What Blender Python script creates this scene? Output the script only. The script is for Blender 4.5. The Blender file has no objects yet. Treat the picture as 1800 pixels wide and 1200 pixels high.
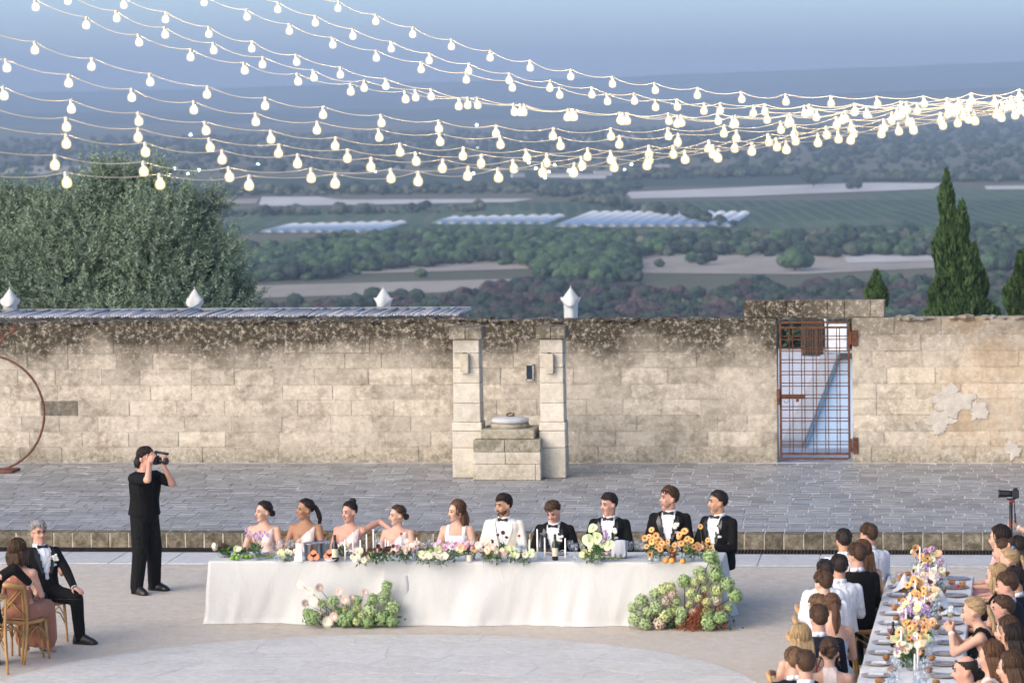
import bpy, bmesh, math, random
import numpy as np
from mathutils import Vector, Matrix, Euler, noise as mnoise
from mathutils.bvhtree import BVHTree

random.seed(7); np.random.seed(7)
SC = bpy.context.scene
COL = SC.collection
PI = math.pi

# ------------------------------------------------------------------ camera
FPX, YAW, PITCH, ROLL, CAM_H = 6060.0, 0.12563, 0.07395, -0.01368, 6.40
_f = Vector((-math.sin(YAW)*math.cos(PITCH), math.cos(YAW)*math.cos(PITCH), -math.sin(PITCH)))
_r = Vector((math.cos(YAW), math.sin(YAW), 0)); _u = _r.cross(_f)
CR = math.cos(ROLL)*_r + math.sin(ROLL)*_u
CU = -math.sin(ROLL)*_r + math.cos(ROLL)*_u
CF = _f
cam_data = bpy.data.cameras.new('camera'); cam = bpy.data.objects.new('camera', cam_data); COL.objects.link(cam)
cam_data.sensor_width = 36.0; cam_data.lens = FPX/1800*36
cam_data.clip_start = 0.5; cam_data.clip_end = 60000
mw = Matrix.Identity(4)
for i in range(3):
    mw[i][0], mw[i][1], mw[i][2] = CR[i], CU[i], -CF[i]
mw[0][3], mw[1][3], mw[2][3] = 0, 0, CAM_H
cam.matrix_world = mw
cam_data.dof.use_dof = True; cam_data.dof.focus_distance = 41.5; cam_data.dof.aperture_fstop = 3.6
SC.camera = cam

# ------------------------------------------------------------------ world, sun, exposure
SUN_EL, SUN_AZ = math.radians(27), math.radians(-42)   # low glow from behind the camera, a little to the left
world = bpy.data.worlds.new('World'); SC.world = world; world.use_nodes = True
wn, wl = world.node_tree.nodes, world.node_tree.links
wn.clear()
sky = wn.new('ShaderNodeTexSky'); sky.sky_type = 'NISHITA'; sky.sun_disc = False
sky.sun_elevation = SUN_EL; sky.sun_rotation = PI + SUN_AZ*-1
sky.altitude = 100; sky.air_density = 0.5; sky.dust_density = 2.0; sky.ozone_density = 6.0
bg = wn.new('ShaderNodeBackground'); bg.inputs['Strength'].default_value = 0.15
wo = wn.new('ShaderNodeOutputWorld'); tint = wn.new('ShaderNodeMix'); tint.data_type = 'RGBA'; tint.blend_type = 'MULTIPLY'; tint.inputs[0].default_value = 1.0
tint.inputs[7].default_value = (1.165, 1.0, .80, 1)      # thin evening overcast
wl.new(sky.outputs[0], tint.inputs[6]); wl.new(tint.outputs[2], bg.inputs[0]); wl.new(bg.outputs[0], wo.inputs[0])
sun_l = bpy.data.lights.new('sun', 'SUN'); sun_l.energy = 0.72; sun_l.angle = math.radians(75); sun_l.color = (1.0, 0.86, 0.64)
sun = bpy.data.objects.new('sun', sun_l); COL.objects.link(sun)
_sd = Vector((math.sin(SUN_AZ)*math.cos(SUN_EL), -math.cos(SUN_AZ)*math.cos(SUN_EL), math.sin(SUN_EL)))  # towards the sun
sun.rotation_euler = _sd.to_track_quat('Z', 'Y').to_euler(); sun.location = (0, -20, 30)
SC.view_settings.view_transform = 'Standard'; SC.view_settings.look = 'None'
SC.view_settings.exposure = 1.58; SC.view_settings.gamma = 1.0; SC.view_settings.use_curve_mapping = False
SC.render.engine = 'CYCLES'
SC.cycles.use_denoising = True; SC.cycles.max_bounces = 6; SC.cycles.diffuse_bounces = 3; SC.cycles.glossy_bounces = 2
SC.cycles.transmission_bounces = 4; SC.cycles.transparent_max_bounces = 12; SC.cycles.volume_bounces = 1
SC.cycles.sample_clamp_indirect = 4.0; SC.cycles.caustics_reflective = False; SC.cycles.caustics_refractive = False

ORDN = ['first', 'second', 'third', 'fourth', 'fifth', 'sixth', 'seventh', 'eighth', 'ninth', 'tenth', 'eleventh', 'twelfth', 'thirteenth', 'fourteenth', 'fifteenth', 'sixteenth', 'seventeenth', 'eighteenth', 'nineteenth', 'twentieth', 'twenty first', 'twenty second']
# ------------------------------------------------------------------ pixel helpers (photo pixels -> points on real planes)
def _ray(px, py): return CF + CR*((px-900)/FPX) - CU*((py-600)/FPX)
def GP(px, py, z=0.0):
    d = _ray(px, py); t = (z-CAM_H)/d.z; return Vector((t*d.x, t*d.y, z))
def WP(px, py, Y):
    d = _ray(px, py); t = Y/d.y; return Vector((t*d.x, Y, CAM_H + t*d.z))

# ------------------------------------------------------------------ materials
def srgb(h):
    if isinstance(h, str):
        h = h.lstrip('#'); v = [int(h[i:i+2], 16)/255 for i in (0, 2, 4)]
    else: v = [c/255 for c in h]
    return tuple(c/12.92 if c <= .04045 else ((c+.055)/1.055)**2.4 for c in v)
class NT:
    """small node helper"""
    def __init__(s, m): s.t = m.node_tree; s.n = s.t.nodes; s.l = s.t.links
    def add(s, typ, **kw):
        nd = s.n.new(typ)
        for k, v in kw.items():
            if k in nd.inputs: nd.inputs[k].default_value = v
            else: setattr(nd, k, v)
        return nd
    def link(s, a, b): s.l.new(a, b)
    def mix(s, fac, a, b, mode='MIX'):
        m = s.n.new('ShaderNodeMix'); m.data_type = 'RGBA'; m.blend_type = mode
        for sock, v in ((m.inputs[0], fac), (m.inputs[6], a), (m.inputs[7], b)):
            if isinstance(v, (int, float)): sock.default_value = v
            elif isinstance(v, tuple): sock.default_value = (*v[:3], 1)
            else: s.l.new(v, sock)
        return m.outputs[2]
    def math(s, op, a, b=0.0, clamp=False):
        m = s.n.new('ShaderNodeMath'); m.operation = op; m.use_clamp = clamp
        for sock, v in zip(m.inputs, (a, b)):
            if isinstance(v, (int, float)): sock.default_value = v
            else: s.l.new(v, sock)
        return m.outputs[0]
    def noise(s, vec, scale, detail=4, rough=.6, dist=0.0):
        nd = s.add('ShaderNodeTexNoise', Scale=scale, Detail=detail, Roughness=rough, Distortion=dist)
        if vec is not None: s.l.new(vec, nd.inputs['Vector'])
        return nd.outputs[0]
    def ramp(s, v, lo, hi, a=0.0, b=1.0):
        m = s.n.new('ShaderNodeMapRange'); s.l.new(v, m.inputs[0])
        for i, k in enumerate((lo, hi, a, b)): m.inputs[i+1].default_value = k
        m.clamp = True
        return m.outputs[0]
    def scalevec(s, vec, sc):
        m = s.n.new('ShaderNodeMapping'); s.l.new(vec, m.inputs[0]); m.inputs['Scale'].default_value = sc; return m.outputs[0]
def new_mat(name):
    m = bpy.data.materials.new(name); m.use_nodes = True; m.node_tree.nodes.clear()
    nt = NT(m); out = nt.add('ShaderNodeOutputMaterial'); bs = nt.add('ShaderNodeBsdfPrincipled')
    nt.link(bs.outputs[0], out.inputs[0]); return m, nt, bs, out
def set_in(bs, **kw):
    for k, v in kw.items(): bs.inputs[k.replace('_', ' ')].default_value = v
MATS = {}
def mat(name, col, rough=.6, var=.12, scale=8.0, bump=0.0, bscale=40.0, spec=.4, metal=0.0, rnd=0.0, coords='Object', sheen=0.0, sub=0.0, trans=0.0, col2=None, alpha=1.0, ior=1.45):
    """plain surface: base colour with noise mottling, optional per-object shift and fine relief"""
    if name in MATS: return MATS[name]
    m, nt, bs, out = new_mat(name)
    tc = nt.add('ShaderNodeTexCoord'); v = tc.outputs[coords]
    dark = tuple(max(0, c*(1-var)) for c in col); light = tuple(min(1, c*(1+var)) for c in col)
    if col2: dark = col2
    f = nt.ramp(nt.noise(v, scale), .35, .65)
    c = nt.mix(f, dark, light)
    if rnd > 0:
        oi = nt.add('ShaderNodeObjectInfo'); hsv = nt.add('ShaderNodeHueSaturation')
        nt.link(nt.ramp(oi.outputs['Random'], 0, 1, 1-rnd, 1+rnd), hsv.inputs['Value']); nt.link(c, hsv.inputs['Color']); c = hsv.outputs[0]
    nt.link(c, bs.inputs['Base Color'])
    set_in(bs, Roughness=rough, Metallic=metal, Specular_IOR_Level=spec, IOR=ior)
    if sheen: set_in(bs, Sheen_Weight=sheen, Sheen_Roughness=.5)
    if sub: set_in(bs, Subsurface_Weight=sub, Subsurface_Scale=.02)
    if trans: set_in(bs, Transmission_Weight=trans)
    if alpha < 1: set_in(bs, Alpha=alpha)
    if bump:
        b = nt.add('ShaderNodeBump', Strength=bump, Distance=.02); nt.link(nt.noise(v, bscale, 5), b.inputs['Height']); nt.link(b.outputs[0], bs.inputs['Normal'])
    MATS[name] = m; return m

# ------------------------------------------------------------------ mesh builder
class MB:
    """collects polygons; build() links them as ONE mesh object"""
    def __init__(s): s.v = []; s.f = []; s.m = []
    def add(s, verts, faces, mi=0):
        o = len(s.v); s.v.extend([tuple(p) for p in verts]); s.f.extend([tuple(i+o for i in f) for f in faces]); s.m.extend([mi]*len(faces)); return s
    def box(s, c, d, rz=0.0, mi=0, M=None):
        hx, hy, hz = d[0]/2, d[1]/2, d[2]/2
        vs = [Vector((x, y, z)) for x in (-hx, hx) for y in (-hy, hy) for z in (-hz, hz)]
        R = Matrix.Rotation(rz, 3, 'Z') if M is None else M
        vs = [R @ p + Vector(c) for p in vs]
        return s.add(vs, [(0,1,3,2), (4,6,7,5), (0,4,5,1), (2,3,7,6), (0,2,6,4), (1,5,7,3)], mi)
    def bevbox(s, c, d, b=.01, rz=0.0, mi=0):
        """box with a chamfer on every edge"""
        hx, hy, hz = d[0]/2, d[1]/2, d[2]/2; R = Matrix.Rotation(rz, 3, 'Z'); vs = []; idx = {}
        for sx in (-1, 1):
            for sy in (-1, 1):
                for sz in (-1, 1):
                    for ax in range(3):
                        p = [sx*(hx-b), sy*(hy-b), sz*(hz-b)]; p[ax] = (sx*hx, sy*hy, sz*hz)[ax]
                        idx[(sx, sy, sz, ax)] = len(vs); vs.append(R @ Vector(p) + Vector(c))
        F = []
        for ax in range(3):
            a, b2 = [i for i in range(3) if i != ax]
            for sg in (-1, 1):
                q = []
                for (p1, p2) in ((-1,-1), (1,-1), (1,1), (-1,1)):
                    k = [0, 0, 0]; k[ax] = sg; k[a] = p1; k[b2] = p2; q.append(idx[(*k, ax)])
                if (sg > 0) == (ax == 1): q = q[::-1]
                F.append(tuple(q))
        for ax in range(3):           # edge along ax
            a, b2 = [i for i in range(3) if i != ax]
            for s1 in (-1, 1):
                for s2 in (-1, 1):
                    k0 = [0,0,0]; k1 = [0,0,0]; k0[ax] = -1; k1[ax] = 1; k0[a] = k1[a] = s1; k0[b2] = k1[b2] = s2
                    F.append((idx[(*k0, a)], idx[(*k1, a)], idx[(*k1, b2)], idx[(*k0, b2)]))
        for sx in (-1, 1):
            for sy in (-1, 1):
                for sz in (-1, 1): F.append(tuple(idx[(sx, sy, sz, ax)] for ax in range(3)))
        return s.add(vs, F, mi)
    def tube(s, pts, rad, n=8, cap=True, mi=0, flat=1.0):
        """tapered tube along points; rad number or list; flat squashes one cross axis"""
        pts = [Vector(p) for p in pts]; k = len(pts)
        if isinstance(rad, (int, float)): rad = [rad]*k
        vs = []; up = Vector((0, 0, 1)); side = None
        for i, p in enumerate(pts):
            t = (pts[min(i+1, k-1)] - pts[max(i-1, 0)])
            t = t.normalized() if t.length > 1e-9 else Vector((0, 0, 1))
            if side is None:
                side = t.cross(up)
                if side.length < .05: side = t.cross(Vector((0, 1, 0)))
            side = (side - t*side.dot(t)).normalized(); bn = t.cross(side)
            for j in range(n):
                a = 2*PI*j/n; vs.append(p + (side*math.cos(a) + bn*math.sin(a)*flat)*rad[i])
        F = [(i*n+j, i*n+(j+1) % n, (i+1)*n+(j+1) % n, (i+1)*n+j) for i in range(k-1) for j in range(n)]
        if cap: F += [tuple(range(n))[::-1], tuple((k-1)*n+j for j in range(n))]
        return s.add(vs, F, mi)
    def lathe(s, prof, c=(0,0,0), n=16, mi=0, M=None):
        """profile (r,z) revolved about Z"""
        vs = []; c = Vector(c)
        for r, z in prof:
            for j in range(n):
                a = 2*PI*j/n; p = Vector((r*math.cos(a), r*math.sin(a), z)); vs.append((M @ p if M is not None else p) + c)
        F = [(i*n+j, i*n+(j+1) % n, (i+1)*n+(j+1) % n, (i+1)*n+j) for i in range(len(prof)-1) for j in range(n)]
        if prof[0][0] > 1e-5: F.append(tuple(range(n))[::-1])
        if prof[-1][0] > 1e-5: F.append(tuple((len(prof)-1)*n+j for j in range(n)))
        return s.add(vs, F, mi)
    def ellip(s, c, r, nu=12, nv=8, M=None, mi=0, noise=0.0, nf=6.0, seed=0):
        vs = []; c = Vector(c)
        if isinstance(r, (int, float)): r = (r, r, r)
        def pt(d):
            q = Vector((d.x*r[0], d.y*r[1], d.z*r[2]))
            if noise: q *= 1 + noise*mnoise.noise(d*nf + Vector((seed*3.1, seed*1.7, seed)))
            return (M @ q if M is not None else q) + c
        vs.append(pt(Vector((0, 0, -1))))
        for i in range(1, nv):
            a = -PI/2 + PI*i/nv
            for j in range(nu):
                b = 2*PI*j/nu; vs.append(pt(Vector((math.cos(a)*math.cos(b), math.cos(a)*math.sin(b), math.sin(a)))))
        vs.append(pt(Vector((0, 0, 1)))); L = len(vs)-1
        F = [(0, 1+(j+1) % nu, 1+j) for j in range(nu)]
        for i in range(nv-2):
            for j in range(nu):
                a = 1+i*nu+j; b = 1+i*nu+(j+1) % nu; F.append((a, b, b+nu, a+nu))
        F += [(L, 1+(nv-2)*nu+j, 1+(nv-2)*nu+(j+1) % nu) for j in range(nu)]
        return s.add(vs, F, mi)
    def mesh(s, name, mats, smooth=False):
        me = bpy.data.meshes.new(name); me.from_pydata(s.v, [], s.f)
        for m in (mats if isinstance(mats, (list, tuple)) else [mats]): me.materials.append(m)
        if len(set(s.m)) > 1: me.polygons.foreach_set('material_index', s.m)
        if smooth: me.polygons.foreach_set('use_smooth', [True]*len(me.polygons))
        me.update(); return me
    def build(s, name, mats, parent=None, smooth=False, loc=None):
        return link(name, s.mesh(name, mats, smooth), parent, loc)
def link(name, me, parent=None, loc=None, rot=None, scale=None):
    o = bpy.data.objects.new(name, me); COL.objects.link(o)
    if parent is not None: o.parent = parent
    if loc is not None: o.location = loc
    if rot is not None: o.rotation_euler = rot
    if scale is not None: o.scale = scale
    return o
def tag(o, label=None, cat=None, group=None, kind=None):
    if label: o['label'] = label
    if cat: o['category'] = cat
    if group: o['group'] = group
    if kind: o['kind'] = kind
    return o
def empty(name, loc=(0,0,0), rz=0.0, label=None, cat=None, group=None):
    o = bpy.data.objects.new(name, None); COL.objects.link(o); o.location = loc; o.rotation_euler = (0, 0, rz); o.empty_display_size = .1
    return tag(o, label, cat, group)
def copy_tree(o, parent=None):
    c = o.copy(); COL.objects.link(c); c.parent = parent
    for ch in list(o.children):
        if ch.name in KIDS.get(o.name, ()) or True: copy_tree(ch, c)
    return c
KIDS = {}
def leaf_mesh(name, P, A, B, mats, mi=None):
    """many little diamond leaves: P centre, A half-length vector, B half-width vector (N,3 arrays)"""
    N = len(P); V = np.empty((N, 4, 3)); V[:, 0] = P-A; V[:, 1] = P+B-A*.1; V[:, 2] = P+A; V[:, 3] = P-B-A*.1
    me = bpy.data.meshes.new(name); me.vertices.add(N*4); me.vertices.foreach_set('co', V.reshape(-1))
    me.loops.add(N*4); me.loops.foreach_set('vertex_index', np.arange(N*4, dtype=np.int32))
    me.polygons.add(N); me.polygons.foreach_set('loop_start', np.arange(0, N*4, 4, dtype=np.int32))
    for m in (mats if isinstance(mats, (list, tuple)) else [mats]): me.materials.append(m)
    if mi is not None: me.polygons.foreach_set('material_index', np.asarray(mi, dtype=np.int32))
    me.update(calc_edges=True); me.validate(); return me
def unit(a): return a/np.maximum(np.linalg.norm(a, axis=-1, keepdims=True), 1e-9)
# ================================================================== LANDSCAPE
ZP = -50.0
def leafmat(name, a, b, rough=.7, rnd=.25, scale=.9, spec=.2, transl=0.0):
    if name in MATS: return MATS[name]
    m, nt, bs, out = new_mat(name)
    tc = nt.add('ShaderNodeTexCoord'); geo = nt.add('ShaderNodeNewGeometry'); oi = nt.add('ShaderNodeObjectInfo')
    n = nt.ramp(nt.noise(geo.outputs['Position'], scale, 3), .35, .65)
    r = nt.math('FRACT', nt.math('ADD', oi.outputs['Random'], geo.outputs['Random Per Island']))
    f = nt.math('ADD', nt.math('MULTIPLY', n, .55), nt.math('MULTIPLY', r, .45))
    c = nt.mix(f, a, b)
    hsv = nt.add('ShaderNodeHueSaturation'); nt.link(c, hsv.inputs['Color'])
    nt.link(nt.ramp(nt.math('FRACT', nt.math('MULTIPLY', r, 7.31)), 0, 1, 1-rnd, 1+rnd), hsv.inputs['Value'])
    nt.link(hsv.outputs[0], bs.inputs['Base Color']); set_in(bs, Roughness=rough, Specular_IOR_Level=spec)
    MATS[name] = m; return m
def fieldmat(name, a, b, sx, sy, stripes=0.0):
    m, nt, bs, out = new_mat(name)
    geo = nt.add('ShaderNodeNewGeometry')
    v = nt.scalevec(geo.outputs['Position'], (sx, sy, 0))
    f = nt.ramp(nt.noise(v, 1.0, 5, .65), .3, .7)
    c = nt.mix(f, a, b)
    if stripes:       # planted rows with bare earth between
        sp = nt.add('ShaderNodeSeparateXYZ'); nt.link(geo.outputs['Position'], sp.inputs[0])
        ph = nt.math('ADD', nt.math('MULTIPLY', sp.outputs[0], 1.0), nt.math('MULTIPLY', sp.outputs[1], .12)); ph = nt.math('ADD', nt.math('MULTIPLY', ph, 6.2832/stripes), nt.math('MULTIPLY', f, 3.0))
        c = nt.mix(nt.math('MULTIPLY', nt.ramp(nt.math('SINE', ph), .2, .9), .45), c, (.16, .14, .10))
    nt.link(c, bs.inputs['Base Color']); set_in(bs, Roughness=.9, Specular_IOR_Level=.1)
    return m
def sheet(name, pts, m, kind='structure', label=None, cat=None):
    mb = MB(); mb.add(pts, [tuple(range(len(pts)))]); o = mb.build(name, m); tag(o, label, cat, None, kind); return o

M_PLAIN = fieldmat('plain_earth', (.075, .085, .05), (.17, .15, .10), .004, .0016)
def plain_patch():
    # one sheet from the foot of the hill to the far ridge, wide enough for the horizon
    return sheet('plain', [(-9000, 300, ZP), (9000, 300, ZP), (9000, 15000, ZP), (-9000, 15000, ZP)], M_PLAIN)
plain_patch()
# the hill the courtyard stands on falls away behind the terrace
M_HILL = fieldmat('hillside_scrub', (.05, .06, .03), (.12, .10, .06), .05, .05)
mb = MB(); NX, NY = 24, 10
for j in range(NY+1):
    t = j/NY; y = 83 + t*430
    z = -1.2 + (ZP-1+1.2)*(t*t*(3-2*t))
    for i in range(NX+1):
        x = -300 + 600*i/NX; mb.v.append((x, y, z + (0 if j in (0, NY) else 1.2*mnoise.noise(Vector((x*.02, y*.02, 0))))))
mb.f = [(j*(NX+1)+i, j*(NX+1)+i+1, (j+1)*(NX+1)+i+1, (j+1)*(NX+1)+i) for j in range(NY) for i in range(NX)]; mb.m = [0]*len(mb.f)
tag(mb.build('hillside', M_HILL), kind='structure')
# far ridges
def ridge(name, Y, prof, m, depth=1800):
    mb = MB(); xs = np.linspace(-60, 1860, 97)
    for px in xs:
        py = np.interp(px, [p[0] for p in prof], [p[1] for p in prof])
        py += 1.6*mnoise.noise(Vector((px*.012, Y*.001, 0))) + .9*mnoise.noise(Vector((px*.06, Y*.002, 3)))
        top = WP(px, py, Y); 
        for t, yy in ((0, -depth), (.35, -depth*.6), (.75, -depth*.25), (1, 0), (.2, depth*.6)):
            k = (Y+yy)/Y; mb.v.append((top.x*k, Y+yy, ZP-2 + (top.z-ZP+2)*t))
    n = 5
    mb.f = [(i*n+j, (i+1)*n+j, (i+1)*n+j+1, i*n+j+1) for i in range(len(xs)-1) for j in range(n-1)]; mb.m = [0]*len(mb.f)
    return tag(mb.build(name, m, smooth=True), kind='structure')
M_RIDGE = fieldmat('ridge_woodland', (.028, .045, .032), (.075, .085, .055), .003, .0012)
ridge('far_ridge', 10500, [(-60, 166), (0, 164), (330, 157), (600, 149), (900, 141), (1180, 132), (1450, 122), (1800, 108), (1860, 106)], M_RIDGE, 2600)
ridge('ridge_foothills', 7000, [(-60, 200), (300, 196), (700, 192), (1000, 186), (1300, 172), (1600, 160), (1800, 152), (1860, 150)], M_RIDGE, 1500)
# fields laid on the plain
M_PALE = fieldmat('pale_stubble_field', (.40, .38, .35), (.56, .53, .50), .02, .004)
M_SAND = fieldmat('dry_earth_field', (.27, .235, .195), (.38, .335, .28), .04, .01)
M_VINE = fieldmat('vineyard_green', (.024, .055, .026), (.055, .10, .045), .05, .008, 7.0)
M_LIGHTG = fieldmat('meadow_green', (.055, .09, .045), (.09, .13, .065), .03, .006, 11.0)
M_TEAL = fieldmat('dark_scrub_field', (.03, .05, .035), (.06, .08, .055), .01, .003)
def field(pxs, m, dz=.15):
    return sheet('field', [GP(x, y, ZP+dz) for x, y in pxs], m)
field([(-40, 380), (860, 356), (1400, 352), (1860, 352), (1860, 400), (1250, 400), (380, 412), (-40, 412)], M_VINE, .1)
field([(380, 378), (880, 362), (1000, 384), (640, 398), (380, 398)], M_LIGHTG, .25)
field([(1290, 392), (1500, 386), (1590, 383), (1585, 393), (1420, 402), (1300, 402)], M_LIGHTG, .25)
field([(1560, 336), (1860, 332), (1860, 352), (1500, 352)], M_LIGHTG, .3)
field([(460, 346), (560, 346), (600, 351), (940, 349), (900, 355), (480, 362), (455, 360)], M_PALE, .35)
field([(260, 352), (455, 349), (450, 358), (250, 362)], M_SAND, .35)
field([(1100, 338), (1350, 327), (1540, 321), (1655, 322), (1640, 332), (1300, 345), (1110, 349)], M_PALE, .35)
field([(1730, 327), (1860, 325), (1860, 332), (1735, 333)], M_PALE, .35)
field([(-40, 300), (60, 292), (150, 291), (175, 300), (120, 312), (-40, 313)], M_SAND, .35)
field([(-40, 322), (1000, 300), (1860, 300), (1860, 318), (1000, 330), (-40, 345)], M_TEAL, .1)
field([(640, 204), (1000, 197), (1140, 200), (900, 206), (650, 209)], M_PALE, .1)
field([(780, 242), (1130, 236), (1200, 246), (800, 252)], M_SAND, .1)
field([(560, 458), (700, 448), (980, 442), (1000, 470), (600, 482), (540, 475)], M_SAND, .2)
field([(440, 502), (900, 490), (900, 510), (440, 524)], M_SAND, .2)
field([(1120, 445), (1320, 440), (1480, 447), (1660, 446), (1660, 470), (1400, 482), (1130, 480)], M_SAND, .2)
field([(1480, 448), (1660, 447), (1660, 458), (1490, 462)], M_PALE, .35)
# white polytunnels: long barrel roofs side by side
M_TUN = mat('tunnel_film', (.55, .57, .60), .45, .06, .05)
def tunnels(x0, x1, yb, yt0, yt1, group):
    # rows run away from the camera: front ends between px x0..x1
    pa, pb = GP(x0, yb, ZP), GP(x1, yb, ZP); w = 5.0; n = max(1, int((pb-pa).length/w))
    far = GP((x0+x1)/2, (yt0+yt1)/2, ZP); L = max(10, far.y - pa.y)
    mb = MB(); prof = [(w*.48*math.cos(PI*k/6), 1.3*math.sin(PI*k/6)) for k in range(7)]
    for (xx, zz) in prof: mb.v.append((xx, 0, zz))
    for (xx, zz) in prof: mb.v.append((xx, L, zz))
    mb.f = [(i, i+1, i+8, i+7) for i in range(6)] + [tuple(range(7)), tuple(range(13, 6, -1))]; mb.m = [0]*8
    me = mb.mesh('polytunnel', M_TUN, True)
    for i in range(n):
        p = pa.lerp(pb, (i+.5)/n); s = 1.0
        yt = yt0 + (yt1-yt0)*(i+.5)/n; Li = max(8, GP(x0+(x1-x0)*(i+.5)/n, yt, ZP).y - p.y)
        o = link('polytunnel', me, None, p, None, (1, Li/L, 1)); o['group'] = group; o['category'] = 'polytunnel'; o['label'] = TL[group]
TL = {'left row of polytunnels': 'white plastic polytunnel in the short row left on the plain',
      'middle row of polytunnels': 'white plastic polytunnel in the middle row beyond the pine wood',
      'right row of polytunnels': 'white plastic polytunnel in the largest row right of centre'}
tunnels(455, 655, 409, 398, 393, 'left row of polytunnels')
tunnels(756, 958, 394, 385, 381, 'middle row of polytunnels')
tunnels(972, 1285, 399, 376, 376, 'right row of polytunnels')

# tree crowns of the plain: lobed, ragged shells with flat little faces that read as leaf clumps
def ico(sub):
    bm = bmesh.new(); bmesh.ops.create_icosphere(bm, subdivisions=sub, radius=1); v = np.array([x.co[:] for x in bm.verts]); f = [tuple(q.index for q in p.verts) for p in bm.faces]; bm.free(); return v, f
ICO3 = ico(3); ICO2 = ico(2)
def crown_mesh(name, m, seed, lobes=7, tall=.8, trunk=True, base=.18):
    rs = np.random.RandomState(seed); mb = MB()
    for k in range(lobes):
        a = rs.rand()*2*PI; rr = .62*math.sqrt(rs.rand()) if k else 0
        c = np.array([rr*math.cos(a), rr*math.sin(a), base + tall*(.35 + .5*rs.rand()*(1-rr*.7))])
        r = .30 + .22*rs.rand()
        V, F = ICO3 if k < 3 else ICO2
        sc = np.array([1, 1, .85])*r
        nz = np.array([mnoise.noise(Vector(p*3.1 + seed + k*7)) + .6*mnoise.noise(Vector(p*8.3 + seed*2 + k)) for p in V])
        P = c + V*sc*(1+.24*nz[:, None]) + rs.randn(len(V), 3)*.014
        mb.add(P, F)
    if trunk: mb.tube([(0, 0, -.05), (.02, 0, base+.3)], [.05, .03], 5, mi=0)
    return mb.mesh(name, m)
LM_PINE = leafmat('pine_wood_leaves', (.022, .050, .026), (.07, .115, .05), scale=.35)
LM_SCRUB = leafmat('grey_scrub_leaves', (.04, .052, .035), (.10, .115, .08), scale=.4)
LM_BROWN = leafmat('scorched_leaves', (.034, .027, .027), (.075, .055, .052), scale=.4)
LM_DARK = leafmat('dark_wood_leaves', (.014, .028, .02), (.04, .06, .038), scale=.35)
VAR = {}
for key, m, tall in (('pine', LM_PINE, 1.0), ('scrub', LM_SCRUB, .75), ('brown', LM_BROWN, .8), ('dark', LM_DARK, .95)):
    VAR[key] = [crown_mesh('crown_'+key, m, 11*i+len(key), 6+i % 3, tall) for i in range(5)]
def gn_scatter(name, keys, pts, scl, label, cat, seed=0):
    """one object: crown variants instanced on the given ground points"""
    rs = np.random.RandomState(seed)
    src = bpy.data.collections.new(name+'_sources')
    objs = []
    for k in keys:
        for me in VAR[k]:
            o = bpy.data.objects.new('crown_source', me); src.objects.link(o); objs.append(o)
    me = bpy.data.meshes.new(name); me.vertices.add(len(pts)); me.vertices.foreach_set('co', np.asarray(pts, dtype=np.float32).reshape(-1))
    for an, arr in (('scl', scl), ('rot', rs.rand(len(pts))*6.28)):
        at = me.attributes.new(an, 'FLOAT', 'POINT'); at.data.foreach_set('value', np.asarray(arr, dtype=np.float32))
    at = me.attributes.new('pick', 'INT', 'POINT'); at.data.foreach_set('value', rs.randint(0, len(objs), len(pts)).astype(np.int32))
    o = link(name, me)
    ng = bpy.data.node_groups.new(name+'_nodes', 'GeometryNodeTree')
    ng.interface.new_socket('Geometry', in_out='INPUT', socket_type='NodeSocketGeometry'); ng.interface.new_socket('Geometry', in_out='OUTPUT', socket_type='NodeSocketGeometry')
    N = ng.nodes; gi = N.new('NodeGroupInput'); go = N.new('NodeGroupOutput'); ci = N.new('GeometryNodeCollectionInfo'); ci.inputs['Collection'].default_value = src
    ci.inputs['Separate Children'].default_value = True; ci.inputs['Reset Children'].default_value = True
    ip = N.new('GeometryNodeInstanceOnPoints'); ip.inputs['Pick Instance'].default_value = True
    def attr(n, t):
        a = N.new('GeometryNodeInputNamedAttribute'); a.data_type = t; a.inputs['Name'].default_value = n; return a.outputs[0]
    L = ng.links; L.new(gi.outputs[0], ip.inputs['Points']); L.new(ci.outputs[0], ip.inputs['Instance'])
    L.new(attr('pick', 'INT'), ip.inputs['Instance Index'])
    cx = N.new('ShaderNodeCombineXYZ'); L.new(attr('rot', 'FLOAT'), cx.inputs['Z'])
    e2r = N.new('FunctionNodeEulerToRotation'); L.new(cx.outputs[0], e2r.inputs[0]); L.new(e2r.outputs[0], ip.inputs['Rotation'])
    cs = N.new('ShaderNodeCombineXYZ'); sc_ = attr('scl', 'FLOAT')
    for i in range(3): L.new(sc_, cs.inputs[i])
    L.new(cs.outputs[0], ip.inputs['Scale']); L.new(ip.outputs[0], go.inputs[0])
    md = o.modifiers.new('scatter', 'NODES'); md.node_group = ng
    return tag(o, label, cat, None, 'stuff')
def in_poly(x, y, poly):
    c = False; n = len(poly)
    for i in range(n):
        x1, y1 = poly[i]; x2, y2 = poly[i-1]
        if (y1 > y) != (y2 > y) and x < (x2-x1)*(y-y1)/(y2-y1)+x1: c = not c
    return c
def scatter_px(poly, spacing, seed, jit=.5):
    """jittered ground grid inside a photo-pixel outline"""
    rs = np.random.RandomState(seed); G = [GP(x, y, ZP) for x, y in poly]; P2 = [(g.x, g.y) for g in G]
    xs = [g.x for g in G]; ys = [g.y for g in G]; out = []
    y = min(ys)
    while y < max(ys):
        sp = spacing; x = min(xs)
        while x < max(xs):
            a, b = x + rs.randn()*sp*jit*.6, y + rs.randn()*sp*jit*.6
            if in_poly(a, b, P2): out.append((a, b, ZP-.3))
            x += sp
        y += spacing
    return out
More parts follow.
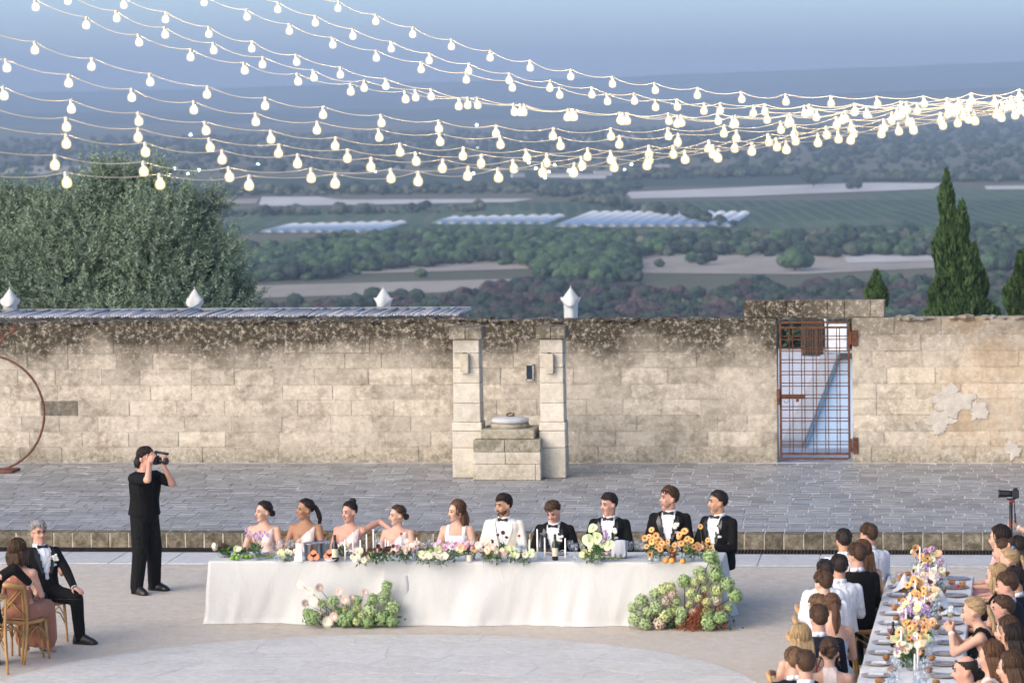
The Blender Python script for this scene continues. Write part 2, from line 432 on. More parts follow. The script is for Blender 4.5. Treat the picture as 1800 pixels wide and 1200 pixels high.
def wood(name, keys, polys, spacing, smin, smax, label, cat, seed):
    pts = []
    for i, p in enumerate(polys): pts += scatter_px(p, spacing*.86, seed+i)
    rs = np.random.RandomState(seed); scl = .46*(smin*.6 + (smax-smin*.6)*rs.rand(len(pts))**1.3)
    return gn_scatter(name, keys, pts, scl, label, cat, seed)
NEARP = [(300, 620), (300, 555), (440, 552), (520, 540), (600, 546), (680, 530), (760, 534), (860, 520), (960, 506), (1040, 512), (1130, 522), (1230, 530), (1330, 512), (1400, 520), (1500, 508), (1600, 512), (1860, 500), (1860, 640), (900, 640)]
wood('scorched_wood', ['brown', 'dark'], [NEARP], 5.6, 5.0, 9.5, 'dark scorched brown wood at the foot of the hill', 'wood', 3)
wood('scrub_thicket', ['scrub', 'pine'], [[(1100, 640), (1150, 540), (1300, 545), (1400, 530), (1860, 520), (1860, 640)], [(430, 640), (480, 560), (700, 570), (900, 565), (960, 640)], [(1500, 640), (1540, 498), (1860, 486), (1860, 640)]], 8.0, 4.5, 8.0, 'grey green scrub mixed into the near wood', 'scrub', 5)
wood('pine_wood', ['pine', 'pine', 'dark'], [[(400, 500), (400, 448), (520, 440), (620, 428), (800, 420), (950, 422), (1010, 420), (1120, 432), (1130, 468), (1080, 486), (960, 478), (850, 462), (700, 474), (560, 492)], [(940, 495), (960, 446), (1060, 440), (1130, 460), (1110, 500)]], 6.5, 7.0, 11.0, 'band of green pines across the middle of the plain', 'wood', 9)
wood('mixed_wood', ['pine', 'dark', 'dark', 'scrub'], [[(1080, 452), (1080, 432), (1300, 424), (1500, 422), (1660, 418), (1860, 414), (1860, 456), (1660, 452), (1400, 452), (1200, 450)], [(1700, 480), (1700, 440), (1860, 436), (1860, 486)]], 7.5, 7.0, 11.5, 'dark mixed wood right of centre below the orchards', 'wood', 21)
wood('far_tree_belts', ['dark', 'scrub'], [[(270, 345), (270, 338), (620, 335), (960, 334), (1100, 336), (1100, 340), (960, 340), (460, 345)], [(930, 348), (940, 338), (1090, 336), (1100, 348)], [(1480, 320), (1500, 312), (1860, 306), (1860, 320)], [(1090, 318), (1100, 308), (1500, 300), (1500, 308)], [(-40, 345), (-40, 316), (270, 318), (270, 350)], [(380, 384), (380, 380), (860, 370), (870, 373)], [(1000, 355), (1040, 350), (1300, 398), (1270, 400)]], 11.0, 7.0, 12.0, 'hazy belts of trees between the far fields', 'trees', 33)
wood('hazy_plain_trees', ['dark'], [[(-40, 312), (-40, 250), (400, 240), (900, 232), (1400, 225), (1860, 215), (1860, 300), (1000, 300)]], 32.0, 6.0, 12.0, 'far hazy woods covering the upper plain', 'woods', 41)
# trees that stand alone on the bare strips
def lone(px, py, w, key, i, label):
    g = GP(px, py, ZP-.3); s = w/(FPX/g.y)/1.6
    r = empty('lone_tree', g, random.random()*6, label, 'tree', 'trees standing alone on the dry strips')
    me = VAR[key][i % 5]; link('crown', me, r, (0, 0, 0), None, (s, s, s))
    mb = MB(); mb.tube([(0, 0, -.2), (.02*s, 0, s*.35), (-.03*s, .02*s, s*.6)], [.05*s, .04*s, .02*s], 6); mb.build('trunk', M_BARKFAR, r)
M_BARKFAR = mat('far_bark', (.07, .05, .04), .9)
for i, (x, y, w, k, lab) in enumerate([
        (763, 472, 34, 'dark', 'round dark tree alone left of the middle on the sandy strip'), (898, 466, 38, 'dark', 'broad dark bush alone on the sandy strip above the second parasol pair'),
        (740, 489, 24, 'pine', 'small green tree at the lower edge of the sandy strip'), (604, 472, 18, 'pine', 'leftmost little tree on the sandy strip beside the pine wood'),
        (1160, 472, 22, 'pine', 'slim green tree at the left end of the right sandy strip'), (1243, 468, 34, 'dark', 'dark tree in the middle of the right sandy strip'),
        (1310, 455, 30, 'pine', 'greenish bush at the upper edge of the right sandy strip'), (1398, 478, 62, 'pine', 'largest round green tree at the right end of the sandy strip'),
        (1212, 465, 30, 'pine', 'pale green tree left of the dark one on the right sandy strip'), (1468, 455, 26, 'dark', 'small dark tree by the pale right field'),
        (1500, 335, 28, 'dark', 'dark bush on the long pale field far right'), (1430, 330, 44, 'dark', 'broad dark tree above the long pale field'), (1120, 335, 24, 'dark', 'dark tree at the left tip of the long pale field')]):
    lone(x, y, w, k, i, lab)
# town lights: small lamps on masts on the far plain
M_TLAMP, _nt, _bs, _ = new_mat('street_lamp_glow'); set_in(_bs, Base_Color=(.8, .9, 1, 1), Emission_Color=(.75, .95, 1.0, 1), Emission_Strength=7.0)
M_TLAMP2, _nt, _bs, _ = new_mat('street_lamp_warm_glow'); set_in(_bs, Base_Color=(1, .9, .7, 1), Emission_Color=(1.0, .80, .5, 1), Emission_Strength=6.0)
M_MAST = mat('lamp_mast', (.2, .2, .2), .5)
for m_ in (M_TLAMP, M_TLAMP2): m_.cycles.emission_sampling = 'NONE'
def town_lamp(px, py, r, warm=False):
    g = GP(px, py+3, ZP); top = WP(px, py, g.y)
    e = empty('far_street_lamp', g, 0, 'small lit street lamp of the far town on the plain' if not warm else 'small warm lit lamp of the far town on the plain', 'street lamp', 'lit lamps of the far town' if not warm else 'warm lamps of the far town')
    h = top.z-g.z; mb = MB(); mb.ellip((0, 0, h), r, 10, 6); mb.build('lamp_head', M_TLAMP2 if warm else M_TLAMP, e, True)
    mb = MB(); mb.tube([(0, 0, 0), (0, 0, h-r*.8)], .25, 5); mb.build('mast', M_MAST, e)
rs = np.random.RandomState(4)
TOWN = [(448, 178), (556, 175), (521, 179), (883, 193), (335, 237), (760, 254), (454, 289), (307, 296), (330, 305), (350, 299), (298, 304), (660, 302), (663, 291), (832, 305), (840, 261), (838, 220), (1169, 157), (1380, 266), (1181, 286), (1190, 293), (975, 290), (1000, 300), (985, 308), (1022, 297), (1045, 302), (1060, 305), (1085, 291), (1098, 298), (942, 296), (952, 305), (965, 302), (1010, 311), (1030, 309), (1100, 302), (905, 300), (918, 306), (30, 200), (60, 160), (1530, 205), (930, 286), (1110, 289), (958, 312)]
for i, (x, y) in enumerate(TOWN):
    g = GP(x, y+3, ZP); town_lamp(x, y, (1.2 + 1.0*rs.rand())*g.y/6060*(.9 if y > 270 else 1.0), i % 7 == 3)
# a few pale sheds of the town
M_SHED = mat('far_shed_wall', (.42, .42, .43), .8); M_SHEDR = mat('far_shed_roof', (.30, .27, .26), .8)
SHED_LAB = ['long pale shed left in the far town', 'low pale shed in the middle of the far town', 'small pale building under the string lights', 'pale warehouse at the right end of the far town', 'small white farmhouse far left of the town', 'pale shed near the centre field edge']
for i, (x, y, w, h) in enumerate([(985, 312, 70, 7), (1035, 314, 60, 8), (1060, 309, 30, 8), (1165, 300, 26, 10), (910, 312, 24, 7), (690, 300, 26, 6)]):
    g = GP(x, y, ZP); k = g.y/6060
    e = empty('far_shed', g, .15*i, SHED_LAB[i], 'building'); W, H = w*k, h*k
    mb = MB(); mb.box((0, 0, H*.4), (W, W*.35, H*.8)); mb.build('wall', M_SHED, e)
    mb = MB(); mb.add([(-W*.52, -W*.19, H*.8), (W*.52, -W*.19, H*.8), (W*.52, W*.19, H*.8), (-W*.52, W*.19, H*.8), (-W*.52, 0, H*1.1), (W*.52, 0, H*1.1)], [(0, 1, 5, 4), (3, 4, 5, 2), (0, 4, 3), (1, 2, 5)]); mb.build('roof', M_SHEDR, e)
# the evening air
M_HAZE = bpy.data.materials.new('evening_haze'); M_HAZE.use_nodes = True; M_HAZE.node_tree.nodes.clear()
_nt = NT(M_HAZE); _o = _nt.add('ShaderNodeOutputMaterial'); _v = _nt.add('ShaderNodeVolumePrincipled'); _nt.link(_v.outputs[0], _o.inputs['Volume'])
_v.inputs['Color'].default_value = (.42, .54, .72, 1); _v.inputs['Density'].default_value = 1.7e-4; _v.inputs['Anisotropy'].default_value = 0.0
mb = MB(); mb.box((0, 7400, 37), (18600, 15400, 182)); hz = mb.build('haze', M_HAZE); tag(hz, 'blue evening haze lying over the plain', 'haze', None, 'stuff')
# ================================================================== COURTYARD
YK, ZT, YW = 47.0, .225, 56.0
XL, XR = -19.5, 5.0
# ---- materials
def stonemat(name, base, dark, light, lichen=0.0, ztop=2.58, foot=0.0, ochre=0.0, rnd=.10, bump=.5, plaster=0.0, lspread=.75):
    m, nt, bs, out = new_mat(name)
    geo = nt.add('ShaderNodeNewGeometry'); P = geo.outputs['Position']; oi = nt.add('ShaderNodeObjectInfo')
    r = nt.math('FRACT', nt.math('ADD', oi.outputs['Random'], geo.outputs['Random Per Island']))
    n1 = nt.noise(P, 1.7, 6, .65); n2 = nt.noise(P, 9.0, 6, .7); n3 = nt.noise(P, 38.0, 4, .7)
    c = nt.mix(nt.ramp(n1, .34, .66), dark, base); c = nt.mix(nt.ramp(n2, .42, .68), c, light)
    c = nt.mix(nt.math('MULTIPLY', nt.ramp(n3, .54, .72), .40), c, tuple(k*.45 for k in base))
    st_ = nt.math('MULTIPLY', nt.ramp(nt.noise(P, 2.8, 6, .7, .5), .54, .68), .55)
    c = nt.mix(st_, c, tuple(k*.55 for k in dark)) if bump >= .5 else c
    pit = nt.math('MULTIPLY', nt.ramp(nt.noise(P, 17.0, 6, .75), .60, .68), .45)
    c = nt.mix(pit, c, tuple(k*.40 for k in base))
    hsv = nt.add('ShaderNodeHueSaturation'); nt.link(c, hsv.inputs['Color']); nt.link(nt.ramp(r, 0, 1, 1-rnd, 1+rnd), hsv.inputs['Value']); c = hsv.outputs[0]
    sep = nt.add('ShaderNodeSeparateXYZ'); nt.link(P, sep.inputs[0]); X, Z = sep.outputs[0], sep.outputs[2]
    if plaster:       # worn lime coat that hides the coursing in clouds
        k = nt.ramp(nt.noise(P, 1.1, 6, .6, .4), .44, .58); c = nt.mix(nt.math('MULTIPLY', k, plaster), c, tuple(min(1, x*1.16) for x in light))
    if ochre:         # the orange-stained right end
        k = nt.math('MULTIPLY', nt.ramp(nt.noise(P, .9, 5, .6, .6), .42, .58), nt.ramp(X, -1.2, .4)); c = nt.mix(nt.math('MULTIPLY', k, ochre), c, (.50, .34, .19))
    if lichen:
        zz = nt.math('ADD', Z, nt.math('MULTIPLY', nt.math('SUBTRACT', nt.noise(P, 1.3, 4, .6), .5), 1.3))
        k = nt.ramp(zz, ztop-lspread, ztop-.30)
        k = nt.math('MULTIPLY', k, nt.ramp(X, -.6, -2.4, .45, 1.0))
        k2 = nt.ramp(nt.noise(P, 11.0, 7, .78), .33, .50)
        c = nt.mix(nt.math('MULTIPLY', nt.math('MULTIPLY', k, k2), lichen), c, (.055, .045, .030))
        vo = nt.add('ShaderNodeTexVoronoi', Scale=15.0, Randomness=1.0); nt.link(P, vo.inputs['Vector'])
        dots = nt.math('MULTIPLY', nt.ramp(vo.outputs['Distance'], .30, .18), nt.ramp(nt.noise(P, 4.0, 3), .50, .58))
        c = nt.mix(nt.math('MULTIPLY', nt.math('MULTIPLY', dots, k), .5), c, (.50, .47, .40))
    if foot:
        zz = nt.math('ADD', Z, nt.math('MULTIPLY', nt.math('SUBTRACT', nt.noise(P, 3.0, 5, .7), .5), .7))
        k = nt.math('MULTIPLY', nt.ramp(zz, .62, .26), nt.ramp(nt.noise(P, 14.0, 6, .75), .36, .62)); c = nt.mix(nt.math('MULTIPLY', k, foot), c, (.12, .105, .06))
    nt.link(c, bs.inputs['Base Color']); set_in(bs, Roughness=.92, Specular_IOR_Level=.15)
    if bump:
        b = nt.add('ShaderNodeBump', Strength=bump, Distance=.03)
        h = nt.math('ADD', nt.math('MULTIPLY', n2, .6), nt.math('ADD', nt.math('MULTIPLY', n3, .3), nt.math('MULTIPLY', pit, -1.2)))
        nt.link(h, b.inputs['Height']); nt.link(b.outputs[0], bs.inputs['Normal'])
    return m
M_WALL = stonemat('weathered_limestone', (.47, .41, .32), (.28, .235, .175), (.57, .51, .415), lichen=1.0, foot=.8, ochre=.45, plaster=.30, rnd=.2, lspread=.95)
M_MORTAR = stonemat('lime_mortar', (.52, .46, .37), (.37, .32, .25), (.60, .545, .455), lichen=.95, foot=.7, ochre=.35, rnd=.03, lspread=.95)
M_DARKBLOCK = stonemat('blackened_limestone', (.16, .14, .11), (.09, .08, .06), (.26, .23, .18), rnd=.05)
M_PILLAR = stonemat('pale_dressed_limestone', (.58, .525, .43), (.47, .42, .33), (.64, .59, .50), lichen=.35, ztop=2.62, foot=.35, rnd=.08, bump=.25, lspread=.55)
M_CAP = stonemat('lichened_cap_stone', (.47, .41, .31), (.26, .22, .16), (.54, .49, .40), lichen=.8, ztop=2.75, rnd=.1)
M_WELL = stonemat('well_limestone', (.54, .49, .39), (.38, .33, .25), (.60, .55, .46), foot=.5, rnd=.06, bump=.35)
M_WELLTOP = stonemat('mossy_well_slab', (.36, .32, .24), (.17, .15, .10), (.46, .42, .34), rnd=.06, bump=.5)
M_LID = mat('grey_concrete_lid', (.45, .45, .45), .85, .1, 6, .3)
M_KERB = stonemat('stained_kerb_stone', (.135, .115, .08), (.07, .06, .042), (.30, .26, .19), rnd=.22, bump=.6)
M_RUST = mat('rusted_iron', (.105, .042, .02), .75, .35, 14, .15, 60, .3, rnd=.06)
M_DRUST = mat('dark_rusted_iron', (.14, .055, .035), .8, .35, 10, .2, 60)
def pavermat(name, a, b, joint=None):
    m, nt, bs, out = new_mat(name)
    geo = nt.add('ShaderNodeNewGeometry'); P = geo.outputs['Position']; oi = nt.add('ShaderNodeObjectInfo')
    r = nt.math('FRACT', nt.math('ADD', oi.outputs['Random'], geo.outputs['Random Per Island']))
    n = nt.noise(P, 5.0, 5, .7); n2 = nt.noise(P, .5, 4, .6)
    f = nt.math('ADD', nt.math('MULTIPLY', r, .5), nt.math('MULTIPLY', n2, .6))
    c = nt.mix(nt.ramp(f, .15, .95), a, b)
    wear = nt.math('MULTIPLY', nt.ramp(nt.noise(nt.scalevec(P, (1, 2.2, 1)), 2.2, 6, .7), .58, .74), .55)
    c = nt.mix(wear, c, (.40, .41, .43))
    c = nt.mix(nt.math('MULTIPLY', nt.ramp(n, .45, .7), .3), c, tuple(k*.6 for k in a))
    nt.link(c, bs.inputs['Base Color']); set_in(bs, Specular_IOR_Level=.5); nt.link(nt.ramp(n, .3, .7, .38, .62), bs.inputs['Roughness'])
    b_ = nt.add('ShaderNodeBump', Strength=.35, Distance=.02); nt.link(nt.noise(P, 16.0, 5, .7), b_.inputs['Height']); nt.link(b_.outputs[0], bs.inputs['Normal'])
    return m
M_PAVE = pavermat('grey_basalt_paver', (.18, .173, .165), (.38, .37, .355))
M_JOINT = mat('pale_joint_grout', (.55, .55, .56), .9, .25, 3.0, coords='Object')
def gravelmat():
    m, nt, bs, out = new_mat('pale_gravel')
    geo = nt.add('ShaderNodeNewGeometry'); P = geo.outputs['Position']
    n0 = nt.noise(P, .35, 4, .6); n1 = nt.noise(nt.scalevec(P, (1, .7, 1)), 7.0, 6, .75); n2 = nt.noise(P, 55.0, 3, .8)
    c = nt.mix(nt.ramp(n0, .3, .7), (.57, .49, .40), (.66, .585, .495)); c = nt.mix(nt.ramp(n1, .40, .66), c, (.72, .65, .565))
    c = nt.mix(nt.math('MULTIPLY', nt.ramp(n2, .52, .66), .5), c, (.22, .19, .16))
    nt.link(c, bs.inputs['Base Color']); set_in(bs, Roughness=.95, Specular_IOR_Level=.1)
    b = nt.add('ShaderNodeBump', Strength=.8, Distance=.03); nt.link(nt.math('ADD', n2, nt.math('MULTIPLY', n1, .8)), b.inputs['Height']); nt.link(b.outputs[0], bs.inputs['Normal'])
    return m
M_GRAVEL = gravelmat()
M_FLAG = stonemat('pale_flagstone', (.59, .57, .53), (.50, .48, .44), (.65, .63, .59), rnd=.04, bump=.3)
M_BAND = stonemat('pale_paving_slab', (.53, .525, .51), (.45, .44, .43), (.58, .57, .56), rnd=.06, bump=.25)
# ---- ground
mb = MB(); mb.add([(-70, -40, 0), (70, -40, 0), (70, YK+.1, 0), (-70, YK+.1, 0)], [(0, 1, 2, 3)]); ground = tag(mb.build('courtyard_ground', M_GRAVEL), kind='structure')
# low ridges of loose gravel are relief of the sheet's material; the stone circle is set into it
CC, CRAD = Vector((-6.1, 35.35)), 4.25
mb = MB(); n = 96; mb.add([(CC.x+CRAD*math.cos(2*PI*i/n), CC.y+CRAD*math.sin(2*PI*i/n), .004) for i in range(n)], [tuple(range(n))])
circle = tag(mb.build('stone_circle', mat('sandy_joint', (.58, .55, .50), .95, .2, 5)), kind='structure')
def clip_poly(poly, p, q):
    """keep the side of the bisector nearer p"""
    mx, my = (p[0]+q[0])/2, (p[1]+q[1])/2; nx, ny = q[0]-p[0], q[1]-p[1]; out = []
    for i in range(len(poly)):
        a, b = poly[i], poly[(i+1) % len(poly)]; da = (a[0]-mx)*nx+(a[1]-my)*ny; db = (b[0]-mx)*nx+(b[1]-my)*ny
        if da <= 0: out.append(a)
        if (da < 0) != (db < 0) and abs(da-db) > 1e-9: t = da/(da-db); out.append((a[0]+(b[0]-a[0])*t, a[1]+(b[1]-a[1])*t))
    return out
rs = np.random.RandomState(12); seeds = []
while len(seeds) < 210:
    best = None
    for _ in range(12):
        a, r_ = rs.rand()*2*PI, CRAD*math.sqrt(rs.rand()); c = (CC.x+r_*math.cos(a), CC.y+r_*math.sin(a))
        d = min([((c[0]-s[0])**2+((c[1]-s[1])*1.5)**2) for s in seeds] or [9])
        if best is None or d > best[0]: best = (d, c)
    seeds.append(best[1])
for i, p in enumerate(seeds):
    poly = [(CC.x+CRAD*math.cos(2*PI*k/64), CC.y+CRAD*math.sin(2*PI*k/64)) for k in range(64)]
    for j, q in enumerate(seeds):
        if j != i and (p[0]-q[0])**2+(p[1]-q[1])**2 < 4: poly = clip_poly(poly, p, q)
    if len(poly) < 3: continue
    if len(poly) > 14: poly = poly[::max(1, len(poly)//12)]
    cx = sum(a[0] for a in poly)/len(poly); cy = sum(a[1] for a in poly)/len(poly)
    g = .003; dz = rs.uniform(-.001, .001); k = len(poly)
    inn = [(a[0]-cx, a[1]-cy) for a in poly]; sh = lambda f, z: [(x*(1-f/max(.1, math.hypot(x, y))), y*(1-f/max(.1, math.hypot(x, y))), z) for x, y in inn]
    v = sh(g, 0) + sh(g, .003+dz) + sh(g+.012, .0045+dz)
    mb = MB(); mb.add(v, [(a, (a+1) % k, k+(a+1) % k, k+a) for a in range(k)] + [(k+a, k+(a+1) % k, 2*k+(a+1) % k, 2*k+a) for a in range(k)] + [tuple(2*k+a for a in range(k))])
    mb.build('flagstone', M_FLAG, circle, loc=(cx, cy, .004))
# ---- pale slab band before the drain
Y0, Y1 = 45.40, 46.52
mb = MB(); mb.add([(XL-20, Y0, .003), (XR+20, Y0, .003), (XR+20, Y1, .003), (XL-20, Y1, .003)], [(0, 1, 2, 3)]); band = tag(mb.build('paving_band', M_JOINT), kind='structure')
mb = MB(); mb.bevbox((0, 0, .008), (.79, Y1-Y0-.02, .016), .004); me = mb.mesh('slab', M_BAND)
for i in range(34): link('slab', me, band, (-20.5+i*.8, (Y0+Y1)/2, .003), None, (1, 1, 1))
# ---- drain with slotted grate panels
M_GRATE = mat('dark_iron_grate', (.055, .042, .035), .6, .2, 10, metal=.3)
drain = empty('drain_channel', (0, 46.76, 0), 0, 'narrow dark drain with slotted iron grate along the kerb foot', 'drain')
mb = MB(); mb.box((-7, 0, .002), (26, .44, .004)); mb.build('channel', mat('drain_dark', (.012, .011, .010), .9), drain)
mb = MB()
for sy in (-.205, .205): mb.box((0, sy, .010), (.99, .03, .014))
for i in range(22): mb.box((-.47+i*.0447, 0, .011), (.016, .38, .012))
me = mb.mesh('grate_panel', M_GRATE)
for i in range(25): link('grate_panel', me, drain, (-19.5+i*1.0, 0, .004))
# ---- kerb
kerb = empty('terrace_kerb', (0, YK, 0), 0, 'low stained stone kerb stepping up to the paved terrace', 'kerb')
KM = []
for i in range(5):
    mb = MB(); mb.bevbox((0, .16, ZT/2), (.258, .32, ZT), .008 + .003*(i % 2)); me = mb.mesh('kerb_stone', M_KERB)
    for v in me.vertices: v.co.y += .006*mnoise.noise(v.co*9+Vector((i*5, 0, 0)))
    KM.append(me)
i = 0; x = XL
while x < XR:
    o = link('kerb_stone', KM[i % 5], kerb, (x+.135, .004*random.uniform(-1, 1), 0)); x += .27; i += 1
mb = MB(); mb.box((-7, .155, ZT/2-.002), (26, .294, ZT-.012)); mb.build('kerb_mortar', mat('kerb_joint', (.46, .42, .34), .9, .3, 6), kerb)
# ---- terrace: bed + pavers
mb = MB(); mb.add([(-70, YK+.3, ZT-.006), (70, YK+.3, ZT-.006), (70, 56.9, ZT-.006), (-70, 56.9, ZT-.006)], [(0, 1, 2, 3)]); terr = tag(mb.build('terrace_paving', M_JOINT), kind='structure')
mb = MB(); mb.bevbox((0, 0, -.02), (.282, .276, .04), .004); PAV = []
for i in range(4):
    me = mb.mesh('paver', M_PAVE)
    for v in me.vertices: v.co.x += .005*mnoise.noise(v.co*7+Vector((i*3, 1, 0))); v.co.y += .004*mnoise.noise(v.co*7+Vector((i*3, 9, 0)))
    PAV.append(me)
rows = int((56.0-YK-.33)/.294); rest = MB(); cnt = 0; rs = np.random.RandomState(5)
for r_ in range(rows):
    y = YK+.33+.147+r_*.294; x = XL + (.15 if r_ % 2 else 0) + rs.uniform(-.04, .04)
    while x < XR:
        w = .300 + rs.choice([0, 0, 0, .05, .10, -.03]); inview = GP(0, 0, 0) is not None
        pl = GP(-6, 0, ZT) if False else None
        z = ZT + rs.uniform(-.002, .003); xc = x + w/2
        if -13.75 < xc < 1.15 and cnt < 300 and r_ < 7:
            link('paver', PAV[cnt % 4], terr, (xc, y, z), (rs.uniform(-.006, .006), rs.uniform(-.006, .006), 0), ((w-.018)/.282, 1, 1)); cnt += 1
        else:
            t1, t2 = rs.uniform(-.004, .004, 2); hw, hd = (w-.018)/2, .138; b = .004
            v = [(xc+sx*(hw-bb), y+sy*(hd-bb), z-(.03 if lv == 0 else (b if lv == 1 else 0)) + sx*t1+sy*t2) for lv, bb in ((0, 0), (1, 0), (2, b)) for sx, sy in ((-1, -1), (1, -1), (1, 1), (-1, 1))]
            rest.add(v, [(k, (k+1) % 4, 4+(k+1) % 4, 4+k) for k in range(4)] + [(4+k, 4+(k+1) % 4, 8+(k+1) % 4, 8+k) for k in range(4)] + [(8, 9, 10, 11)])
        x += w
tag(rest.build('pavers', M_PAVE, terr), kind='stuff')
# ---- boundary wall
ZW = 2.585
gx0, gx1 = -2.735, -1.515       # gate opening
lx0, lx1, lz = -3.27, -.965, 2.868
wall = empty('courtyard_wall', (0, YW, 0), 0, 'long weathered limestone block wall with lichened top and a gate opening', 'wall')
mb = MB()
mb.box(((XL-10+gx0)/2, .252, (ZW-.02)/2), (gx0-XL+10, .476, ZW-.02)); mb.box(((XR+10+gx1)/2, .252, (ZW-.02)/2), (XR+10-gx1, .476, ZW-.02))
mb.box(((gx0+gx1)/2, .26, 2.64), (gx1-gx0, .455, .11))
mb.box(((lx0+lx1)/2, .26, (ZW-.02+lz-.02)/2), (lx1-lx0-.04, .44, lz-ZW))
mb.build('wall_core', M_MORTAR, wall)
def rough_block(name, m, seed, sub=4):
    """unit block -0.5..0.5 in X and Z, front face at y=0 with uneven skin, 12-50 triangles"""
    mb = MB(); nx, nz = 3, 2; V = []
    for j in range(nz+1):
        for i in range(nx+1):
            x, z = -.5+i/nx, -.5+j/nz; ed = (i in (0, nx)) or (j in (0, nz))
            V.append((x*(1-.015*random.random()) , (.004 if ed else -.004) + .006*mnoise.noise(Vector((x*4+seed*7, z*4, seed))), z*(1-.03*random.random() if j in (0, nz) else 1)))
    F = [(j*(nx+1)+i, j*(nx+1)+i+1, (j+1)*(nx+1)+i+1, (j+1)*(nx+1)+i) for j in range(nz) for i in range(nx)]
    rim = [0, 1, 2, 3, 7, 11, 10, 9, 8, 4]; o = len(V)
    V += [(V[k][0], .05, V[k][2]) for k in rim]; F += [(rim[(k+1) % 10], rim[k], o+k, o+(k+1) % 10) for k in range(10)]
    mb.add(V, F); return mb.mesh(name, m)
BLK = [rough_block('stone_block', M_WALL, s) for s in range(8)]; DBLK = rough_block('stone_block', M_DARKBLOCK, 20)
rs = np.random.RandomState(8); zrow = ZT-.01; rh = [.27, .25, .27, .26, .25, .27, .26, .27, .28]; sc = (ZW-ZT+.01)/sum(rh); nb = 0
for ri, h in enumerate(rh):
    h *= sc; x = -16.6 - rs.rand()*.5
    while x < 1.7:
        w = rs.uniform(.58, .92)
        if x < gx0 < x+w+.25: w = gx0-x
        elif gx0-.01 <= x < gx1: x = gx1; w = rs.uniform(.3, .7)
        if gx0 < x+w/2 < gx1: x += w; continue
        if w > .95:
            w = w/2
        if w > .1:
            dark = ri == 4 and -14.75 < x+w/2 < -14.0
            nm = DBLK if (abs(x+w/2+14.42) < .36 and ri == 3) else BLK[rs.randint(8)]
            link('stone_block', nm, wall, (x+w/2, rs.uniform(-.004, .006), zrow+h/2), None, (w-.012, rs.choice([1.0, .8, 1.2]), h-.008)); nb += 1
        x += w
    zrow += h
# jagged coping fragments along the wall head
mb = MB(); x = -16.6
for i in range(60): pass
x = lx0
while x < lx1-.05:
    w = min(rs.uniform(.22, .42), lx1-x)
    o = link('lintel_stone', BLK[rs.randint(8)], wall, (x+w/2, rs.uniform(-.02, -.008), (ZW+lz)/2+.005), None, (w-.012, 1.3, lz-ZW-.006)); x += w
for k, (a, b) in enumerate(((lx0, gx0), (gx1, lx1))): pass
mb = MB(); x = XL
cop = MB()
while x < XR:
    w = rs.uniform(.10, .32)
    if not (lx0-.15 < x < lx1) and rs.rand() < .8:
        cop.ellip((x+w/2, .2+rs.uniform(-.08, .08), ZW-.03), (w*.6, .26, rs.uniform(.022, .06)), 8, 5, noise=.4, nf=3, seed=x)
    x += w*.8
tag(cop.build('wall_head_rubble', M_WALL, wall), kind='stuff')
# flaking plaster at the right end
M_PLAST = mat('white_plaster_remnant', (.47, .43, .365), .9, .14, 6, .4, 30)
def plaster(px, py, rpx, seed, sx=1.0):
    c = WP(px, py, YW); r = rpx/108; mb = MB(); n = 48; pts = []
    for i in range(n):
        a = 2*PI*i/n; k = r*(.72+.55*mnoise.noise(Vector((math.cos(a)*1.7+seed, math.sin(a)*1.7, seed)))+.30*mnoise.noise(Vector((math.cos(a)*6+seed, math.sin(a)*6, seed))))
        pts.append((k*sx*math.cos(a), k*math.sin(a)))
    V = [(x, -.011, z) for x, z in pts] + [(x*1.03, .006, z*1.03) for x, z in pts] + [(0, -.016, 0)]
    F = [(i, (i+1) % n, 2*n) for i in range(n)] + [((i+1) % n, i, n+i, n+(i+1) % n) for i in range(n)]
    mb.add(V, F); mb.build('plaster_patch', M_PLAST, wall, loc=(c.x, 0, c.z))
plaster(1668, 700, 36, 2, 1.5); plaster(1650, 742, 22, 5, 1.6); plaster(1782, 790, 22, 9, .8); plaster(1720, 722, 22, 12, 1.0)
# window slit
p = WP(931, 654, YW); sl = empty('window_slit', (p.x, YW, p.z), 0, 'narrow dark glass slit in the wall between the two pillars', 'window')
mb = MB()
for (cx, cz, w, h) in ((-.06, 0, .025, .26), (.06, 0, .025, .26), (0, .13, .145, .03), (0, -.13, .145, .03)): mb.box((cx, -.018, cz), (w, .03, h))
mb.build('slit_frame', M_MORTAR, sl); mb = MB(); mb.box((0, -.012, 0), (.095, .014, .23)); mb.build('pane', mat('dark_blue_glass', (.02, .035, .06), .15, .1, 3, spec=.6), sl)
